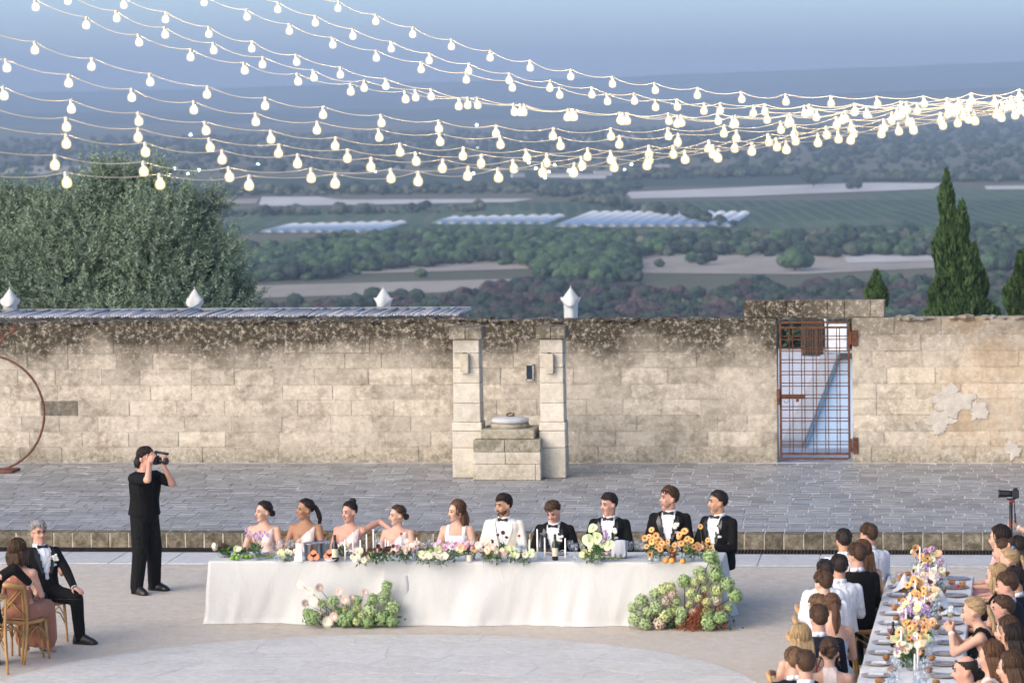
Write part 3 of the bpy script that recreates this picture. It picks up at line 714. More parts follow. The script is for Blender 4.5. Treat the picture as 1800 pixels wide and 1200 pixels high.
# ---- pillars of the well
def pillar(pxl, pxr, label):
    Yf = 53.72; a = WP(pxl, 840, Yf); b = WP(pxr, 840, Yf); w = b.x-a.x; cx = (a.x+b.x)/2; dep = .45
    e = empty('well_pillar', (cx, Yf+dep/2, ZT), 0, label, 'pillar', 'stone pillars of the old well')
    z1 = WP(cx, 741, Yf).z if False else 1.11 - ZT; H = 2.62-ZT
    mb = MB(); mb.bevbox((0, 0, z1*.27), (w, dep, z1*.54-.004), .012); mb.build('plinth_stone', M_PILLAR, e)
    mb = MB(); mb.bevbox((0, 0, z1*.54+z1*.15), (w-.004, dep-.004, z1*.30-.004), .012); mb.build('plinth_stone', M_PILLAR, e)
    mb = MB(); mb.bevbox((0, 0, z1*.92), (w, dep, z1*.16-.004), .014); mb.build('plinth_stone', M_PILLAR, e)
    zs = [z1, z1+.30, z1+.62, z1+.86, z1+1.09, H-.20]
    for i in range(len(zs)-1):
        mb = MB(); mb.bevbox((random.uniform(-.002, .002), 0, (zs[i]+zs[i+1])/2), (w-.045-.003*i, dep-.045, zs[i+1]-zs[i]-.004), .010); mb.build('shaft_stone', M_PILLAR, e)
    nC = 2
    for k in range(nC):
        mb = MB(); mb.bevbox(((k-.5)*(w+.05)/2, 0, H-.10), ((w+.05)/2-.004, dep+.05, .19), .014); mb.build('cap_stone', M_CAP, e)
    return e, cx, Yf, w
PL = pillar(796, 848, 'left pale limestone pillar with cap beside the old well'); PR = pillar(948.5, 995, 'right pale limestone pillar with cap beside the old well')
M_WLAMP = stonemat('stone_lamp_housing', (.50, .44, .34), (.40, .35, .26), (.55, .50, .40), rnd=.04, bump=.3)
for (e, cx, Yf, w), px, lab in ((PL, 817, 'small stone coloured wall lamp on the left well pillar'), (PR, 966, 'small stone coloured wall lamp on the right well pillar')):
    p = WP(px, 637, Yf); l = empty('wall_lamp', (p.x, Yf+.022, p.z), 0, lab, 'wall lamp', 'lamps on the well pillars')
    mb = MB(); mb.bevbox((0, -.045, 0), (.135, .09, .285), .010); mb.build('housing', M_WLAMP, l)
    mb = MB(); mb.bevbox((0, -.05, -.152), (.115, .08, .02), .004); mb.build('lens', mat('lamp_lens', (.6, .56, .48), .4), l)
    mb = MB(); mb.bevbox((0, -.05, .15), (.06, .07, .014), .003); mb.build('top_vent', mat('vent_dark', (.05, .045, .04), .6), l)
# ---- well head
Yb = 53.42; a = WP(832, 845, Yb); b = WP(951, 845, Yb); cx = (a.x+b.x)/2; w = b.x-a.x; dB = .95
well = empty('old_well', (cx, Yb+dB/2, ZT), 0, 'old square stone well with round concrete lid between the pillars', 'well')
zb = WP(890, 773, Yb).z-ZT; zs = WP(890, 757, Yb+.1).z-ZT
k = 0
for (x0, x1, z0, z1) in ((-.5, .42, 0, .40), (-.5, -.02, .40, .70), (.42, .5, 0, .40), (-.02, .5, .40, .70), (-.5, -.03, .70, 1.0), (-.03, .5, .70, 1.0)):
    mb = MB(); mb.bevbox(((x0+x1)/2*w, 0, (z0+z1)/2*zb), ((x1-x0)*w-.005, dB, (z1-z0)*zb-.004), .008); mb.build('base_stone', M_WELL if z0 < .7 else M_WELLTOP, well)
mb = MB(); mb.bevbox((0, .02, zb+.075), (w*.80, dB*.80, .15), .014); mb.build('upper_slab', M_WELLTOP, well)
mb = MB(); mb.lathe([(.30, .0), (.315, .03), (.30, .075), (.26, .08)], (0, .02, zb+.15), 20); me_o = mb.build('rim_stone', M_WELLTOP, well)
mb = MB(); mb.lathe([(.285, 0), (.30, .02), (.30, .05), (.27, .075), (.12, .095), (.0, .1)], (0, .02, zb+.23), 28); mb.build('lid', M_LID, well, True)
mb = MB(); mb.tube([(0+.055*math.cos(t), .02+.055*math.sin(t), zb+.35+.018*math.sin(t*1)) for t in np.linspace(0, 2*PI, 15)], .011, 6, False); mb.tube([(.05, .02, zb+.30), (.055, .02, zb+.36), (.05, .02, zb+.38)], .014, 6); mb.build('lifting_ring', M_RUST, well, True)
# ---- gate
gate = empty('iron_gate', (0, YW+.06, 0), 0, 'rusty brown iron lattice gate closed in the wall opening', 'gate')
def gx(cx): return WP(1340+cx/4.285, 690, YW+.06).x
def gz(cy): return WP(1433, 540+cy/4.285, YW+.06).z
L_, R_, T_, B_ = gx(138), gx(654), gz(112), gz(1140)
mb = MB()
def vbar(x, w, d=.03, z0=B_, z1=T_): mb.box((x, 0, (z0+z1)/2), (w, d, z1-z0))
for x in (L_, R_): vbar(x, .036, .044)
mb2 = MB()
for y in (112, 152, 1102, 1140): mb.box(((L_+R_)/2, 0, gz(y)), (R_-L_-.036, .040, .032))
mb.build('gate_frame', M_RUST, gate)
zt, zb_ = gz(152)-.016, gz(1102)+.016
for cxp in (205, 230, 297, 320, 383, 408, 475, 498, 562, 585):
    m2 = MB(); m2.box((gx(cxp), -.004, (zt+zb_)/2), (.014, .014, zt-zb_)); m2.build('vertical_bar', M_RUST, gate)
for cyp in (218, 242, 306, 330, 394, 418, 482, 507, 570, 594, 658, 684, 747, 772, 833, 857, 921, 945, 1010, 1033):
    m2 = MB(); m2.box(((L_+R_)/2, .010, gz(cyp)), (R_-L_-.036, .012, .014)); m2.build('horizontal_bar', M_RUST, gate)
m2 = MB(); m2.bevbox(((gx(133)+gx(325))/2, -.03, gz(670)), (gx(325)-gx(133), .03, .075), .006); m2.build('latch_plate', M_RUST, gate)
m2 = MB(); m2.bevbox((gx(265), -.05, gz(698)), (.05, .035, .05), .006); m2.tube([(gx(180)+.035*math.cos(t), -.055, gz(690)-.02+.035*math.sin(t)) for t in np.linspace(PI, 2*PI, 8)], .005, 5); m2.build('padlock', M_DRUST, gate)
for y0, y1 in ((170, 290), (976, 1098)):
    m2 = MB(); m2.bevbox((gx(700), -.075, (gz(y0)+gz(y1))/2), (.085, .03, gz(y0)-gz(y1)), .005); m2.bevbox((gx(668), -.045, (gz(y0)+gz(y1))/2), (.04, .06, (gz(y0)-gz(y1))*.8), .005); m2.build('hinge_plate', M_RUST, gate)
m2 = MB(); m2.bevbox((gx(122), -.075, gz(670)), (.05, .03, gz(610)-gz(730)), .005); m2.build('strike_plate', M_DRUST, gate)
# ---- iron ring sculpture at the left
rc = WP(-22, 726, 54.6); ring = empty('ring_sculpture', (rc.x, 54.6, ZT), 0, 'thin rusted iron ring sculpture on a flat base before the wall', 'sculpture')
rz_ = rc.z-ZT; mb = MB(); mb.tube([(.95*math.cos(t), 0, rz_+.95*math.sin(t)) for t in np.linspace(0, 2*PI, 49)], .02, 8, False); mb.build('ring', M_DRUST, ring, True)
mb = MB(); mb.bevbox((0, 0, .02), (.92, .5, .04), .006); mb.bevbox((0, 0, .06), (.30, .2, .05), .008); mb.build('base_plate', M_DRUST, ring)
mb = MB(); mb.tube([(.16, 0, rz_+.94), (.2, 0, rz_+1.08), (.26, 0, rz_+1.2), (.33, 0, rz_+1.26), (.45, 0, rz_+1.33), (.5, 0, rz_+1.5)], [.045, .035, .02, .016, .013, .008], 7); mb.tube([(.3, 0, rz_+1.24), (.27, 0, rz_+1.33), (.2, 0, rz_+1.37)], [.015, .012, .007], 6); mb.ellip((.47, 0, rz_+1.36), (.055, .03, .035), 8, 5)
mb.build('iron_branch', M_DRUST, ring, True)
# ---- terrace behind the wall: deck, pool, hedge, shelter
M_DECK = stonemat('pale_pool_deck', (.60, .60, .62), (.54, .54, .56), (.66, .66, .68), rnd=.04, bump=.15)
deck = tag((MB().add([(-70, 56.9, ZT-.02), (-2.42, 56.9, ZT-.02), (-2.42, 83, ZT-.02), (-70, 83, ZT-.02)], [(0, 1, 2, 3)]).add([(-2.42, 56.9, ZT-.02), (40, 56.9, ZT-.02), (40, 58.4, ZT-.02), (-2.42, 58.4, ZT-.02)], [(0, 1, 2, 3)]).add([(-2.42, 79, ZT-.02), (40, 79, ZT-.02), (40, 83, ZT-.02), (-2.42, 83, ZT-.02)], [(0, 1, 2, 3)])).build('pool_terrace', M_DECK), kind='structure')
mb = MB()
for i in range(18):
    mb = MB(); mb.bevbox((-2.62, 59.0+i*1.12, ZT), (.38, 1.10, .05), .008); mb.build('coping_slab', M_BAND, deck)
M_WATER, _nt, _bs, _ = new_mat('pool_water'); set_in(_bs, Base_Color=(.72, .78, .77, 1), Roughness=.3, Specular_IOR_Level=.6)
_b = _nt.add('ShaderNodeBump', Strength=.06, Distance=.05); _g = _nt.add('ShaderNodeNewGeometry'); _nt.link(_nt.noise(_g.outputs['Position'], 1.6, 3), _b.inputs['Height']); _nt.link(_b.outputs[0], _bs.inputs['Normal'])
mb = MB(); mb.add([(-2.42, 58.4, ZT-.16), (20, 58.4, ZT-.16), (20, 79, ZT-.16), (-2.42, 79, ZT-.16)], [(0, 1, 2, 3)]); tag(mb.build('pool_water', M_WATER), kind='structure')
M_TEALT = mat('teal_pool_tile', (.07, .22, .20), .3, .2, 12)
mb = MB(); mb.box((-2.425, 68.7, ZT-.11), (.03, 20.6, .17)); mb.box((8, 58.39, ZT-.11), (20.8, .03, .17)); mb.build('pool_tile_band', M_TEALT, deck)
# dark bamboo screen with arched head at the far end of the deck, and hedge
M_SCREEN = mat('dark_bamboo', (.05, .038, .028), .8, .3, 20)
scp = WP(1429, 640, 78); scr = empty('bamboo_screen', (scp.x, 78, ZT), 0, 'dark arched screen at the end of the pool deck behind the gate', 'screen')
for i in range(9):
    t = (i-4)/4.5; h = .75+.28*math.sqrt(max(0, 1-t*t)); m2 = MB(); m2.tube([(t*.24, 0, 0), (t*.24, 0, h)], .03, 6); m2.build('cane', M_SCREEN, scr)
lp = WP(1452, 640, 77); lm = empty('garden_shower', (lp.x, 77, ZT), 0, 'slim pale curved garden shower post behind the gate', 'shower')
m2 = MB(); m2.tube([(0, 0, 0), (0, 0, .85), (-.05, 0, 1.0), (-.16, 0, 1.14)], .025, 8); m2.build('post', mat('pale_metal', (.6, .6, .6), .4), lm, True); m2 = MB(); m2.lathe([(.06, 0), (.06, .03), (.02, .05)], (-.18, 0, 1.1), 10); m2.build('shower_head', MATS['pale_metal'], lm)
# low white wall piece beyond the pool
m2 = MB(); m2.bevbox((0, 0, .3), (.42, .3, .6), .01); q = WP(1473, 636, 79.6); tag(m2.build('garden_plinth', mat('white_render', (.72, .72, .72), .8), loc=(q.x, 79.6, ZT)), 'small white rendered block at the far pool edge', 'block')
# ================================================================== GARDEN BEHIND THE WALL
M_BARK = mat('olive_bark', (.12, .10, .08), .9, .3, 8, .6, 25)
def leaf2(name, a, b, rough=.5, spec=.35):
    m, nt, bs, out = new_mat(name); geo = nt.add('ShaderNodeNewGeometry')
    r = geo.outputs['Random Per Island']; c = nt.mix(r, a, b)
    n = nt.ramp(nt.noise(geo.outputs['Position'], 1.1, 3), .35, .65)
    c = nt.mix(nt.math('MULTIPLY', n, .5), c, tuple(x*.6 for x in a))
    nt.link(c, bs.inputs['Base Color']); set_in(bs, Roughness=rough, Specular_IOR_Level=spec); return m
M_OLIVE = leaf2('olive_leaf', (.125, .185, .105), (.27, .34, .24))
M_CYP = leaf2('cypress_leaf', (.030, .062, .020), (.085, .14, .048), .7, .2)
M_HEDGE = leaf2('hedge_leaf', (.015, .035, .018), (.045, .075, .035), .6)
def olive_tree(base, lobes, nshoot, label, seed=1):
    rs = np.random.RandomState(seed); e = empty('olive_tree', base, 0, label, 'tree'); b = np.array(base)
    sub_ = []
    for l in lobes:
        for _ in range(6):
            d = rs.randn(3); d /= np.linalg.norm(d); d[1] = -abs(d[1]); d[2] = d[2]*.8+.25; sub_.append((l[0]+d[0]*l[3]*.8, l[1]+d[1]*l[3]*.75, l[2]+d[2]*l[4]*.75, l[3]*.40, l[4]*.42))
    allobes = sub_+[(l[0], l[1], l[2], l[3]*.72, l[4]*.72) for l in lobes]
    PW = np.array([l[3]**2 for l in allobes]); PW = PW/PW.sum(); P, A, B = [], [], []
    for _ in range(nshoot):
        l = allobes[rs.choice(len(allobes), p=PW)]
        d = rs.randn(3); d /= np.linalg.norm(d); d[1] = d[1] if rs.rand() < .3 else -abs(d[1])
        rad = (.70 + .36*rs.rand()**.6)
        c0 = np.array(l[:3]) + d*np.array([l[3], l[3]*.9, l[4]])*rad
        dirv = unit(d*.65 + np.array([0, 0, .95]) + rs.randn(3)*.22); L = rs.uniform(.28, .72)
        nl = rs.randint(20, 32); t = np.linspace(0, 1, nl); cur = c0 + dirv*L*t[:, None] + np.array([0, 0, -.08])*(t**2)[:, None]
        ph = rs.rand()*6; ang = ph + np.arange(nl)*2.4
        s = unit(np.cross(dirv, [0.3, .2, 1])); u = np.cross(dirv, s)
        side = s*np.cos(ang)[:, None] + u*np.sin(ang)[:, None]
        ax = unit(side*.8 + dirv*.75 + rs.randn(nl, 3)*.15); ll = rs.uniform(.036, .062, nl)[:, None]*(1.15-.5*t[:, None])
        wd = unit(np.cross(ax, rs.randn(nl, 3)))*ll*.30
        P.append(cur + ax*ll); A.append(ax*ll); B.append(wd)
    me = leaf_mesh('crown', np.vstack(P)-b, np.vstack(A), np.vstack(B), M_OLIVE); link('crown', me, e)
    mb = MB()
    mb.tube([(0, 0, -.6), (.05, 0, .2), (-.05, .05, .8), (.05, 0, 1.3)], [.34, .26, .22, .2], 9)
    for l in lobes:
        c = Vector(l[:3])-Vector(base); s = Vector((.05*c.x, 0, 1.1)); m = s.lerp(c, .5)+Vector((0, 0, -.15)); mb.tube([s, m, c, c+(c-m)*.35], [.12, .08, .045, .015], 6)
    mb.build('trunk', M_BARK, e, True); return e
# lobes given by photo pixel at depth, radius in px
def lob(px, py, r, Y, rv=None):
    p = WP(px, py, Y); k = Y/6060; return (p.x, p.y, p.z, r*k, (rv or r)*k)
TY = 70.0
lobes = [lob(215, 385, 75, TY), (*lob(250, 330, 48, TY),), lob(190, 350, 50, TY), lob(130, 430, 85, TY-.4), lob(40, 420, 70, TY), lob(-40, 430, 80, TY+.4), lob(250, 460, 100, TY-1.0), lob(330, 420, 62, TY), lob(365, 375, 30, TY), lob(300, 390, 55, TY-.5), lob(345, 480, 75, TY-.5), lob(385, 520, 55, TY), lob(330, 545, 80, TY-1), lob(180, 540, 100, TY-1), lob(60, 520, 95, TY-.8), lob(-40, 540, 90, TY), lob(20, 370, 32, TY), lob(60, 385, 36, TY), lob(225, 560, 110, TY-1.2), lob(90, 470, 80, TY-.9), lob(420, 545, 40, TY-.2)]
olive_tree(GP(170, 780, ZT-.03).xyz if False else (WP(170, 600, TY).x, TY, ZT), lobes, 6600, 'large silvery olive tree rising behind the wall at the left')
def cypress(px, py_top, wpx, Y, label, seed, n, peaks, wob=.0):
    """columnar crown of upswept sprays around several leaders"""
    rs = np.random.RandomState(seed); base = np.array([WP(px, 600, Y).x, Y, ZT]); top = WP(px, py_top, Y).z; H = top-ZT; k = Y/6060; W = wpx*k
    e = empty('cypress_tree', tuple(base), 0, label, 'tree'); P, A, B = [], [], []
    for (ox, hf, wf) in peaks:
        h = H*hf; cnt = int(n*wf*hf)
        z = h*(1-np.sqrt(rs.rand(cnt))*.97); rad = W*.5*wf*np.clip(((h-z)/h)**.62*1.25, 0, 1.0)*(.9+.25*np.sin(z*5+ox*9))
        nspr = max(8, int(26*wf)); aidx = rs.randint(0, nspr, cnt); ang = aidx*2*PI/nspr + z*.7 + rs.randn(cnt)*.10
        rr = rad*(.66+.40*rs.rand(cnt)**.7 + .16*np.sin(z*7+aidx*2.1))
        p = np.stack([ox*W + rr*np.cos(ang), rr*np.sin(ang), z], 1)
        d = unit(np.stack([np.cos(ang)*.28, np.sin(ang)*.28, np.ones(cnt)], 1) + rs.randn(cnt, 3)*.16); l = rs.uniform(.07, .15, cnt)[:, None]
        P.append(p); A.append(d*l); B.append(unit(np.cross(d, rs.randn(cnt, 3)))*l*.30)
    link('crown', leaf_mesh('crown', np.vstack(P), np.vstack(A), np.vstack(B), M_CYP), e)
    mb = MB()
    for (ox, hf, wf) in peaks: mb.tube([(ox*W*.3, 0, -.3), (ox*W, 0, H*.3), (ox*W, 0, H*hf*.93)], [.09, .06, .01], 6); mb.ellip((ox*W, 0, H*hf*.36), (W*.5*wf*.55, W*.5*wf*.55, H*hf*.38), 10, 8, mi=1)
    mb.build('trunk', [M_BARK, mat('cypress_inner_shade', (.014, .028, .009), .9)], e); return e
cypress(1686, 296, 96, 88, 'tall dark cypress tree with a second leader behind the wall', 3, 26000, [(-.22, 1.0, .48), (.06, .80, .46), (.28, .52, .46), (-.16, .82, .62), (-.02, .72, .78), (.06, .50, 1.0)])
cypress(1541, 477, 30, 96, 'small cypress tip just showing above the gate lintel', 5, 5000, [(0, 1.0, 1.0), (.1, .7, .9)])
cypress(1796, 440, 44, 92, 'dark cypress tree cut by the right edge of the picture', 7, 9000, [(0, 1.0, .9), (.2, .9, .8), (-.15, .7, 1.0)])
# dark hedge closing the pool terrace
rs = np.random.RandomState(6); N = 9000
hx, hy, hzc = -1.2, 80.4, .0
p = np.stack([rs.uniform(-6, 3, N), 80.4+rs.randn(N)*.22, ZT+rs.rand(N)**.8*.62], 1); d = unit(rs.randn(N, 3)+[0, -.3, .5]); l = rs.uniform(.05, .09, N)[:, None]
hed = empty('garden_hedge', (hx, hy, ZT), 0, 'dark clipped hedge behind the pool seen through the gate', 'hedge'); link('foliage', leaf_mesh('foliage', p-np.array([hx, hy, ZT]), d*l, unit(np.cross(d, rs.randn(N, 3)))*l*.5, M_HEDGE), hed)
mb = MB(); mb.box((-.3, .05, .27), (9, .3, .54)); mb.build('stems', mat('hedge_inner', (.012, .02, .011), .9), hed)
# ---- bamboo pergola roof behind the left part of the wall
M_REED = mat('grey_bamboo', (.36, .36, .38), .7, .25, 9, .2, 30, rnd=.35)
pg = empty('pergola', (0, 57.3, 0), 0, 'low pergola roofed with grey bamboo canes behind the wall', 'pergola')
xa, xb = XL, WP(825, 552, 57.9).x; ya, yb_ = 56.50, 57.95; zr = 2.63
rs = np.random.RandomState(2)
mb = MB(); mb.tube([(0, 0, 0), (0, .5, 1/200), (0, 1, 0)], 1.0, 6); 
CANE = []
for r_ in (.018, .022, .026):
    mb = MB(); mb.tube([(0, 0, 0), (0, .72, .004), (0, yb_-ya, 0)], [r_, r_*.95, r_*.9], 6); CANE.append(mb.mesh('bamboo_cane', M_REED, True))
nc = 0; x = xb
while x > -16.6:
    link('bamboo_cane', CANE[rs.randint(3)], pg, (x, ya-57.3, zr+rs.uniform(-.012, .012)), (rs.uniform(-.012, .012), 0, rs.uniform(-.05, .05))); x -= rs.uniform(.036, .052); nc += 1
    if nc > 298: break
M_BEAM = mat('weathered_beam', (.25, .24, .23), .8, .2, 6)
mb = MB(); mb.box(((xa+xb)/2, yb_-57.3+.02, zr+.005), (xb-xa+.04, .04, .07)); mb.build('edge_batten', M_BEAM, pg)
mb = MB(); mb.box(((xa+xb)/2, yb_-57.3-.15, zr-.10), (xb-xa, .10, .12)); mb.build('beam', M_BEAM, pg)
for px in np.arange(xa+.5, xb, 3.4):
    mb = MB(); mb.box((px, yb_-57.3-.15, (zr-.16+ZT)/2), (.10, .10, zr-.16-ZT)); mb.build('post', M_BEAM, pg)
# ---- closed parasols
M_CANV = mat('cream_canvas', (.50, .50, .48), .85, .06, 5, .15, 20)
UL = ['closed cream parasol at the left picture edge before the olive tree', 'closed cream parasol in front of the olive tree crown', 'closed cream parasol above the right half of the pergola', 'closed cream parasol behind the right well pillar']
for i, (px, py) in enumerate(((17, 506), (342, 506), (674, 505), (1003, 504))):
    Yp = 63.5; t = WP(px, py, Yp); e = empty('closed_parasol', (t.x, Yp, ZT), .7*i, UL[i], 'parasol', 'closed parasols on the pool terrace'); H = t.z-ZT
    mb = MB(); n = 24; prof = [(.016, .0), (.055, -.055), (.095, -.115), (.135, -.18), (.172, -.245), (.166, -.27), (.122, -.285), (.115, -.42), (.118, -.8), (.12, -1.3), (.05, -1.36)]
    for r_, z in prof:
        for j in range(n):
            a = 2*PI*j/n; f = 1 + .13*math.sin(a*4+i+z*1.2)*min(1, -z*4); zz = z + (.075*math.sin(a*2+i*1.3+2) if -.28 < z < -.23 else 0)
            mb.v.append((r_*f*math.cos(a), r_*f*math.sin(a), H+zz-.02))
    mb.f = [(a*n+j, (a+1)*n+j, (a+1)*n+(j+1) % n, a*n+(j+1) % n) for a in range(len(prof)-1) for j in range(n)]; mb.m = [0]*len(mb.f); mb.build('folded_canopy', M_CANV, e, True)
    mb = MB(); mb.tube([(0, 0, 0), (0, 0, H-.05)], .022, 8); mb.build('pole', mat('parasol_pole', (.45, .40, .33), .6), e, True)
    mb = MB(); mb.lathe([(.012, -.03), (.014, .0), (.006, .02), (0, .025)], (0, 0, H), 8); mb.build('finial', MATS['parasol_pole'], e, True)
    mb = MB(); mb.lathe([(.30, 0), (.30, .06), (.05, .09)], (0, 0, 0), 16); mb.build('base', M_LID, e)
# ================================================================== CHAIRS AND PEOPLE
def copy_parts(root, loc, rz):
    c = root.copy(); COL.objects.link(c); c.location = loc; c.rotation_euler = (0, 0, rz)
    for ch in [o for o in ALLKIDS[root.name]]:
        d = ch.copy(); COL.objects.link(d); d.parent = c
    return c
ALLKIDS = {}
M_CHAIR = mat('honey_bentwood', (.42, .235, .085), .42, .18, 5, .05, 30, .5, rnd=.08)
M_CANE = mat('woven_seat', (.40, .25, .11), .7, .2, 30, .3, 80)
def make_chair():
    """bentwood cross-back chair; sitter faces -Y, back at +Y"""
    r = empty('crossback_chair', (0, 0, 0)); K = []
    mb = MB(); n = 16; prof = []
    for zz, f in ((.435, .96), (.445, 1.0), (.465, 1.0), (.475, .95)):
        for j in range(n):
            a = 2*PI*j/n; ca, sa = math.cos(a), math.sin(a); k = (abs(ca)**3.2+abs(sa)**3.2)**(-1/3.2)
            mb.v.append((.215*f*k*ca*(1.0 if sa < 0 else .92), .205*f*k*sa, zz))
    mb.f = [(a*n+j, a*n+(j+1) % n, (a+1)*n+(j+1) % n, (a+1)*n+j) for a in range(3) for j in range(n)] + [tuple(range(n))[::-1], tuple(3*n+j for j in range(n))]; mb.m = [0]*len(mb.f)
    K.append(mb.build('seat', M_CHAIR, r))
    mb = MB(); mb.lathe([(.17, .474), (.16, .481), (.0, .483)], n=16); K.append(mb.build('woven_pad', M_CANE, r))
    for s in (-1, 1):
        mb = MB(); mb.tube([(s*.185, -.165, .45), (s*.195, -.18, .25), (s*.205, -.20, 0)], [.018, .016, .013], 8); K.append(mb.build('front_leg', M_CHAIR, r, True))
        mb = MB(); mb.tube([(s*.205, .29, 0), (s*.185, .205, .25), (s*.18, .175, .46), (s*.19, .20, .66), (s*.20, .245, .84), (s*.19, .262, .88)], [.014, .017, .018, .017, .015, .014], 8); K.append(mb.build('rear_leg', M_CHAIR, r, True))
        mb = MB(); mb.tube([(s*.178, .18, .50), (s*.06, .215, .63), (-s*.06, .232, .74), (-s*.175, .245, .85)], .0105, 7); K.append(mb.build('cross_slat', M_CHAIR, r, True))
        mb = MB(); mb.tube([(s*.195, -.185, .20), (s*.19, -.12, .33), (s*.185, 0, .40), (s*.18, .10, .34), (s*.185, .21, .22)], .009, 6); K.append(mb.build('side_stretcher', M_CHAIR, r, True))
    for y in (-.185, .20):
        mb = MB(); mb.tube([(-.195, y, .20), (-.13, y*.96, .34), (0, y*.92, .40), (.13, y*.96, .34), (.195, y, .20)], .009, 6); K.append(mb.build('stretcher', M_CHAIR, r, True))
    mb = MB(); mb.tube([(-.20, .255, .865), (-.10, .285, .885), (0, .293, .89), (.10, .285, .885), (.20, .255, .865)], [.020, .024, .025, .024, .020], 8, flat=1.3); K.append(mb.build('top_rail', M_CHAIR, r, True))
    mb = MB(); mb.tube([(-.178, .18, .50), (0, .20, .50), (.178, .18, .50)], .012, 7); K.append(mb.build('back_rail', M_CHAIR, r, True))
    ALLKIDS[r.name] = K; return r
CH0 = make_chair(); CH_USED = [False]
def chair(x, y, rz, label, group):
    if not CH_USED[0]: o = CH0; CH_USED[0] = True; o.location = (x, y, 0); o.rotation_euler = (0, 0, rz)
    else: o = copy_parts(CH0, (x, y, 0), rz)
    tag(o, label, 'chair', group); return o

# ---- skin, hair, cloth materials
def skinmat(name, c):
    if name in MATS: return MATS[name]
    m, nt, bs, out = new_mat(name); tc = nt.add('ShaderNodeTexCoord')
    n = nt.ramp(nt.noise(tc.outputs['Object'], 14, 4), .35, .65)
    nt.link(nt.mix(n, c, (min(1, c[0]*1.06), c[1]*.90, c[2]*.84)), bs.inputs['Base Color'])
    set_in(bs, Roughness=.6, Specular_IOR_Level=.28, Subsurface_Weight=.12, Subsurface_Scale=.02, Subsurface_Radius=(1, .35, .2)); MATS[name] = m; return m
def hairmat(name, a, b, rough=.55):
    if name in MATS: return MATS[name]
    m, nt, bs, out = new_mat(name); tc = nt.add('ShaderNodeTexCoord')
    n = nt.noise(nt.scalevec(tc.outputs['Object'], (120, 120, 14)), 1.0, 3, .7)
    nt.link(nt.mix(nt.ramp(n, .3, .7), a, b), bs.inputs['Base Color']); set_in(bs, Roughness=rough, Specular_IOR_Level=.22)
    bp = nt.add('ShaderNodeBump', Strength=.9, Distance=.008); nt.link(n, bp.inputs['Height']); nt.link(bp.outputs[0], bs.inputs['Normal']); MATS[name] = m; return m
def clothmat(name, c, rough=.8, fold=.5, spec=.25, fscale=7.0, sheen=.08):
    if name in MATS: return MATS[name]
    m, nt, bs, out = new_mat(name); tc = nt.add('ShaderNodeTexCoord'); v = tc.outputs['Object']
    n = nt.noise(nt.scalevec(v, (1, 1, .55)), fscale, 3, .5, 1.2); n2 = nt.noise(v, 60, 2)
    nt.link(nt.mix(nt.ramp(n2, .3, .7), tuple(x*.93 for x in c), tuple(min(1, x*1.05) for x in c)), bs.inputs['Base Color'])
    set_in(bs, Roughness=rough, Specular_IOR_Level=spec, Sheen_Weight=sheen)
    bp = nt.add('ShaderNodeBump', Strength=fold, Distance=.05); nt.link(n, bp.inputs['Height']); nt.link(bp.outputs[0], bs.inputs['Normal']); MATS[name] = m; return m
SKIN = {'fair': skinmat('skin_fair', (.55, .355, .265)), 'rosy': skinmat('skin_rosy', (.52, .31, .235)), 'tan': skinmat('skin_tan', (.46, .27, .17)), 'brown': skinmat('skin_brown', (.34, .19, .115)), 'olive': skinmat('skin_olive', (.42, .26, .165))}
HAIR = {'dark': hairmat('hair_dark', (.010, .007, .006), (.030, .020, .015)), 'brown': hairmat('hair_brown', (.035, .019, .011), (.085, .045, .024)), 'light': hairmat('hair_light_brown', (.09, .05, .024), (.19, .11, .055)),
        'blonde': hairmat('hair_blonde', (.22, .14, .065), (.46, .33, .18)), 'grey': hairmat('hair_grey', (.16, .15, .14), (.36, .35, .34)), 'auburn': hairmat('hair_auburn', (.065, .030, .016), (.13, .065, .034))}
C_BLACK = clothmat('black_wool', (.0075, .0072, .0074), .85, .5, .12, sheen=0); C_NAVY = clothmat('navy_wool', (.010, .012, .020), .85, .5, .12, sheen=0); C_IVORY = clothmat('ivory_jacket', (.76, .71, .61), .8, .3)
C_WHITE = clothmat('white_shirt', (.74, .74, .76), .85, .9); C_SATIN = clothmat('black_satin', (.010, .010, .010), .35, .1, .5); C_BLUSH = clothmat('blush_satin', (.74, .60, .54), .5, .45, .45)
C_BRIDE = clothmat('bridal_white', (.84, .82, .79), .6, .2, .4); C_CHAR = clothmat('black_cotton', (.010, .010, .0105), .9, .9, .1, sheen=0); C_PINK = clothmat('pink_floral', (.72, .40, .42), .8, .4); C_RUST = clothmat('rust_dress', (.34, .14, .085), .7, .5)
C_BLUE = clothmat('pale_blue_dress', (.42, .50, .60), .6, .6, .4); C_RED = clothmat('red_floral_dress', (.42, .05, .03), .7, .4); C_LEATHER = mat('black_leather', (.012, .012, .012), .3, .1, 10, spec=.5)
C_DGREEN = clothmat('dark_teal_dress', (.02, .035, .045), .7, .4)
M_EYE = mat('dark_eye', (.018, .012, .010), .25, 0, 5, spec=.6); M_EYEW = mat('eye_white', (.62, .58, .55), .35, 0, 5); M_LIP = mat('lips', (.42, .14, .11), .45, .05, 5); M_LIPM = mat('lips_pale', (.40, .20, .15), .5, .05, 5)
M_METALD = mat('black_camera_body', (.014, .014, .015), .4, .1, 20, spec=.5); M_GOLD = mat('gold', (.75, .52, .2), .25, .05, 5, metal=1.0); M_PETALW = mat('ivory_petal', (.80, .77, .68), .7, .06, 12); M_GREENST = mat('green_stem', (.10, .17, .05), .6, .2, 8)

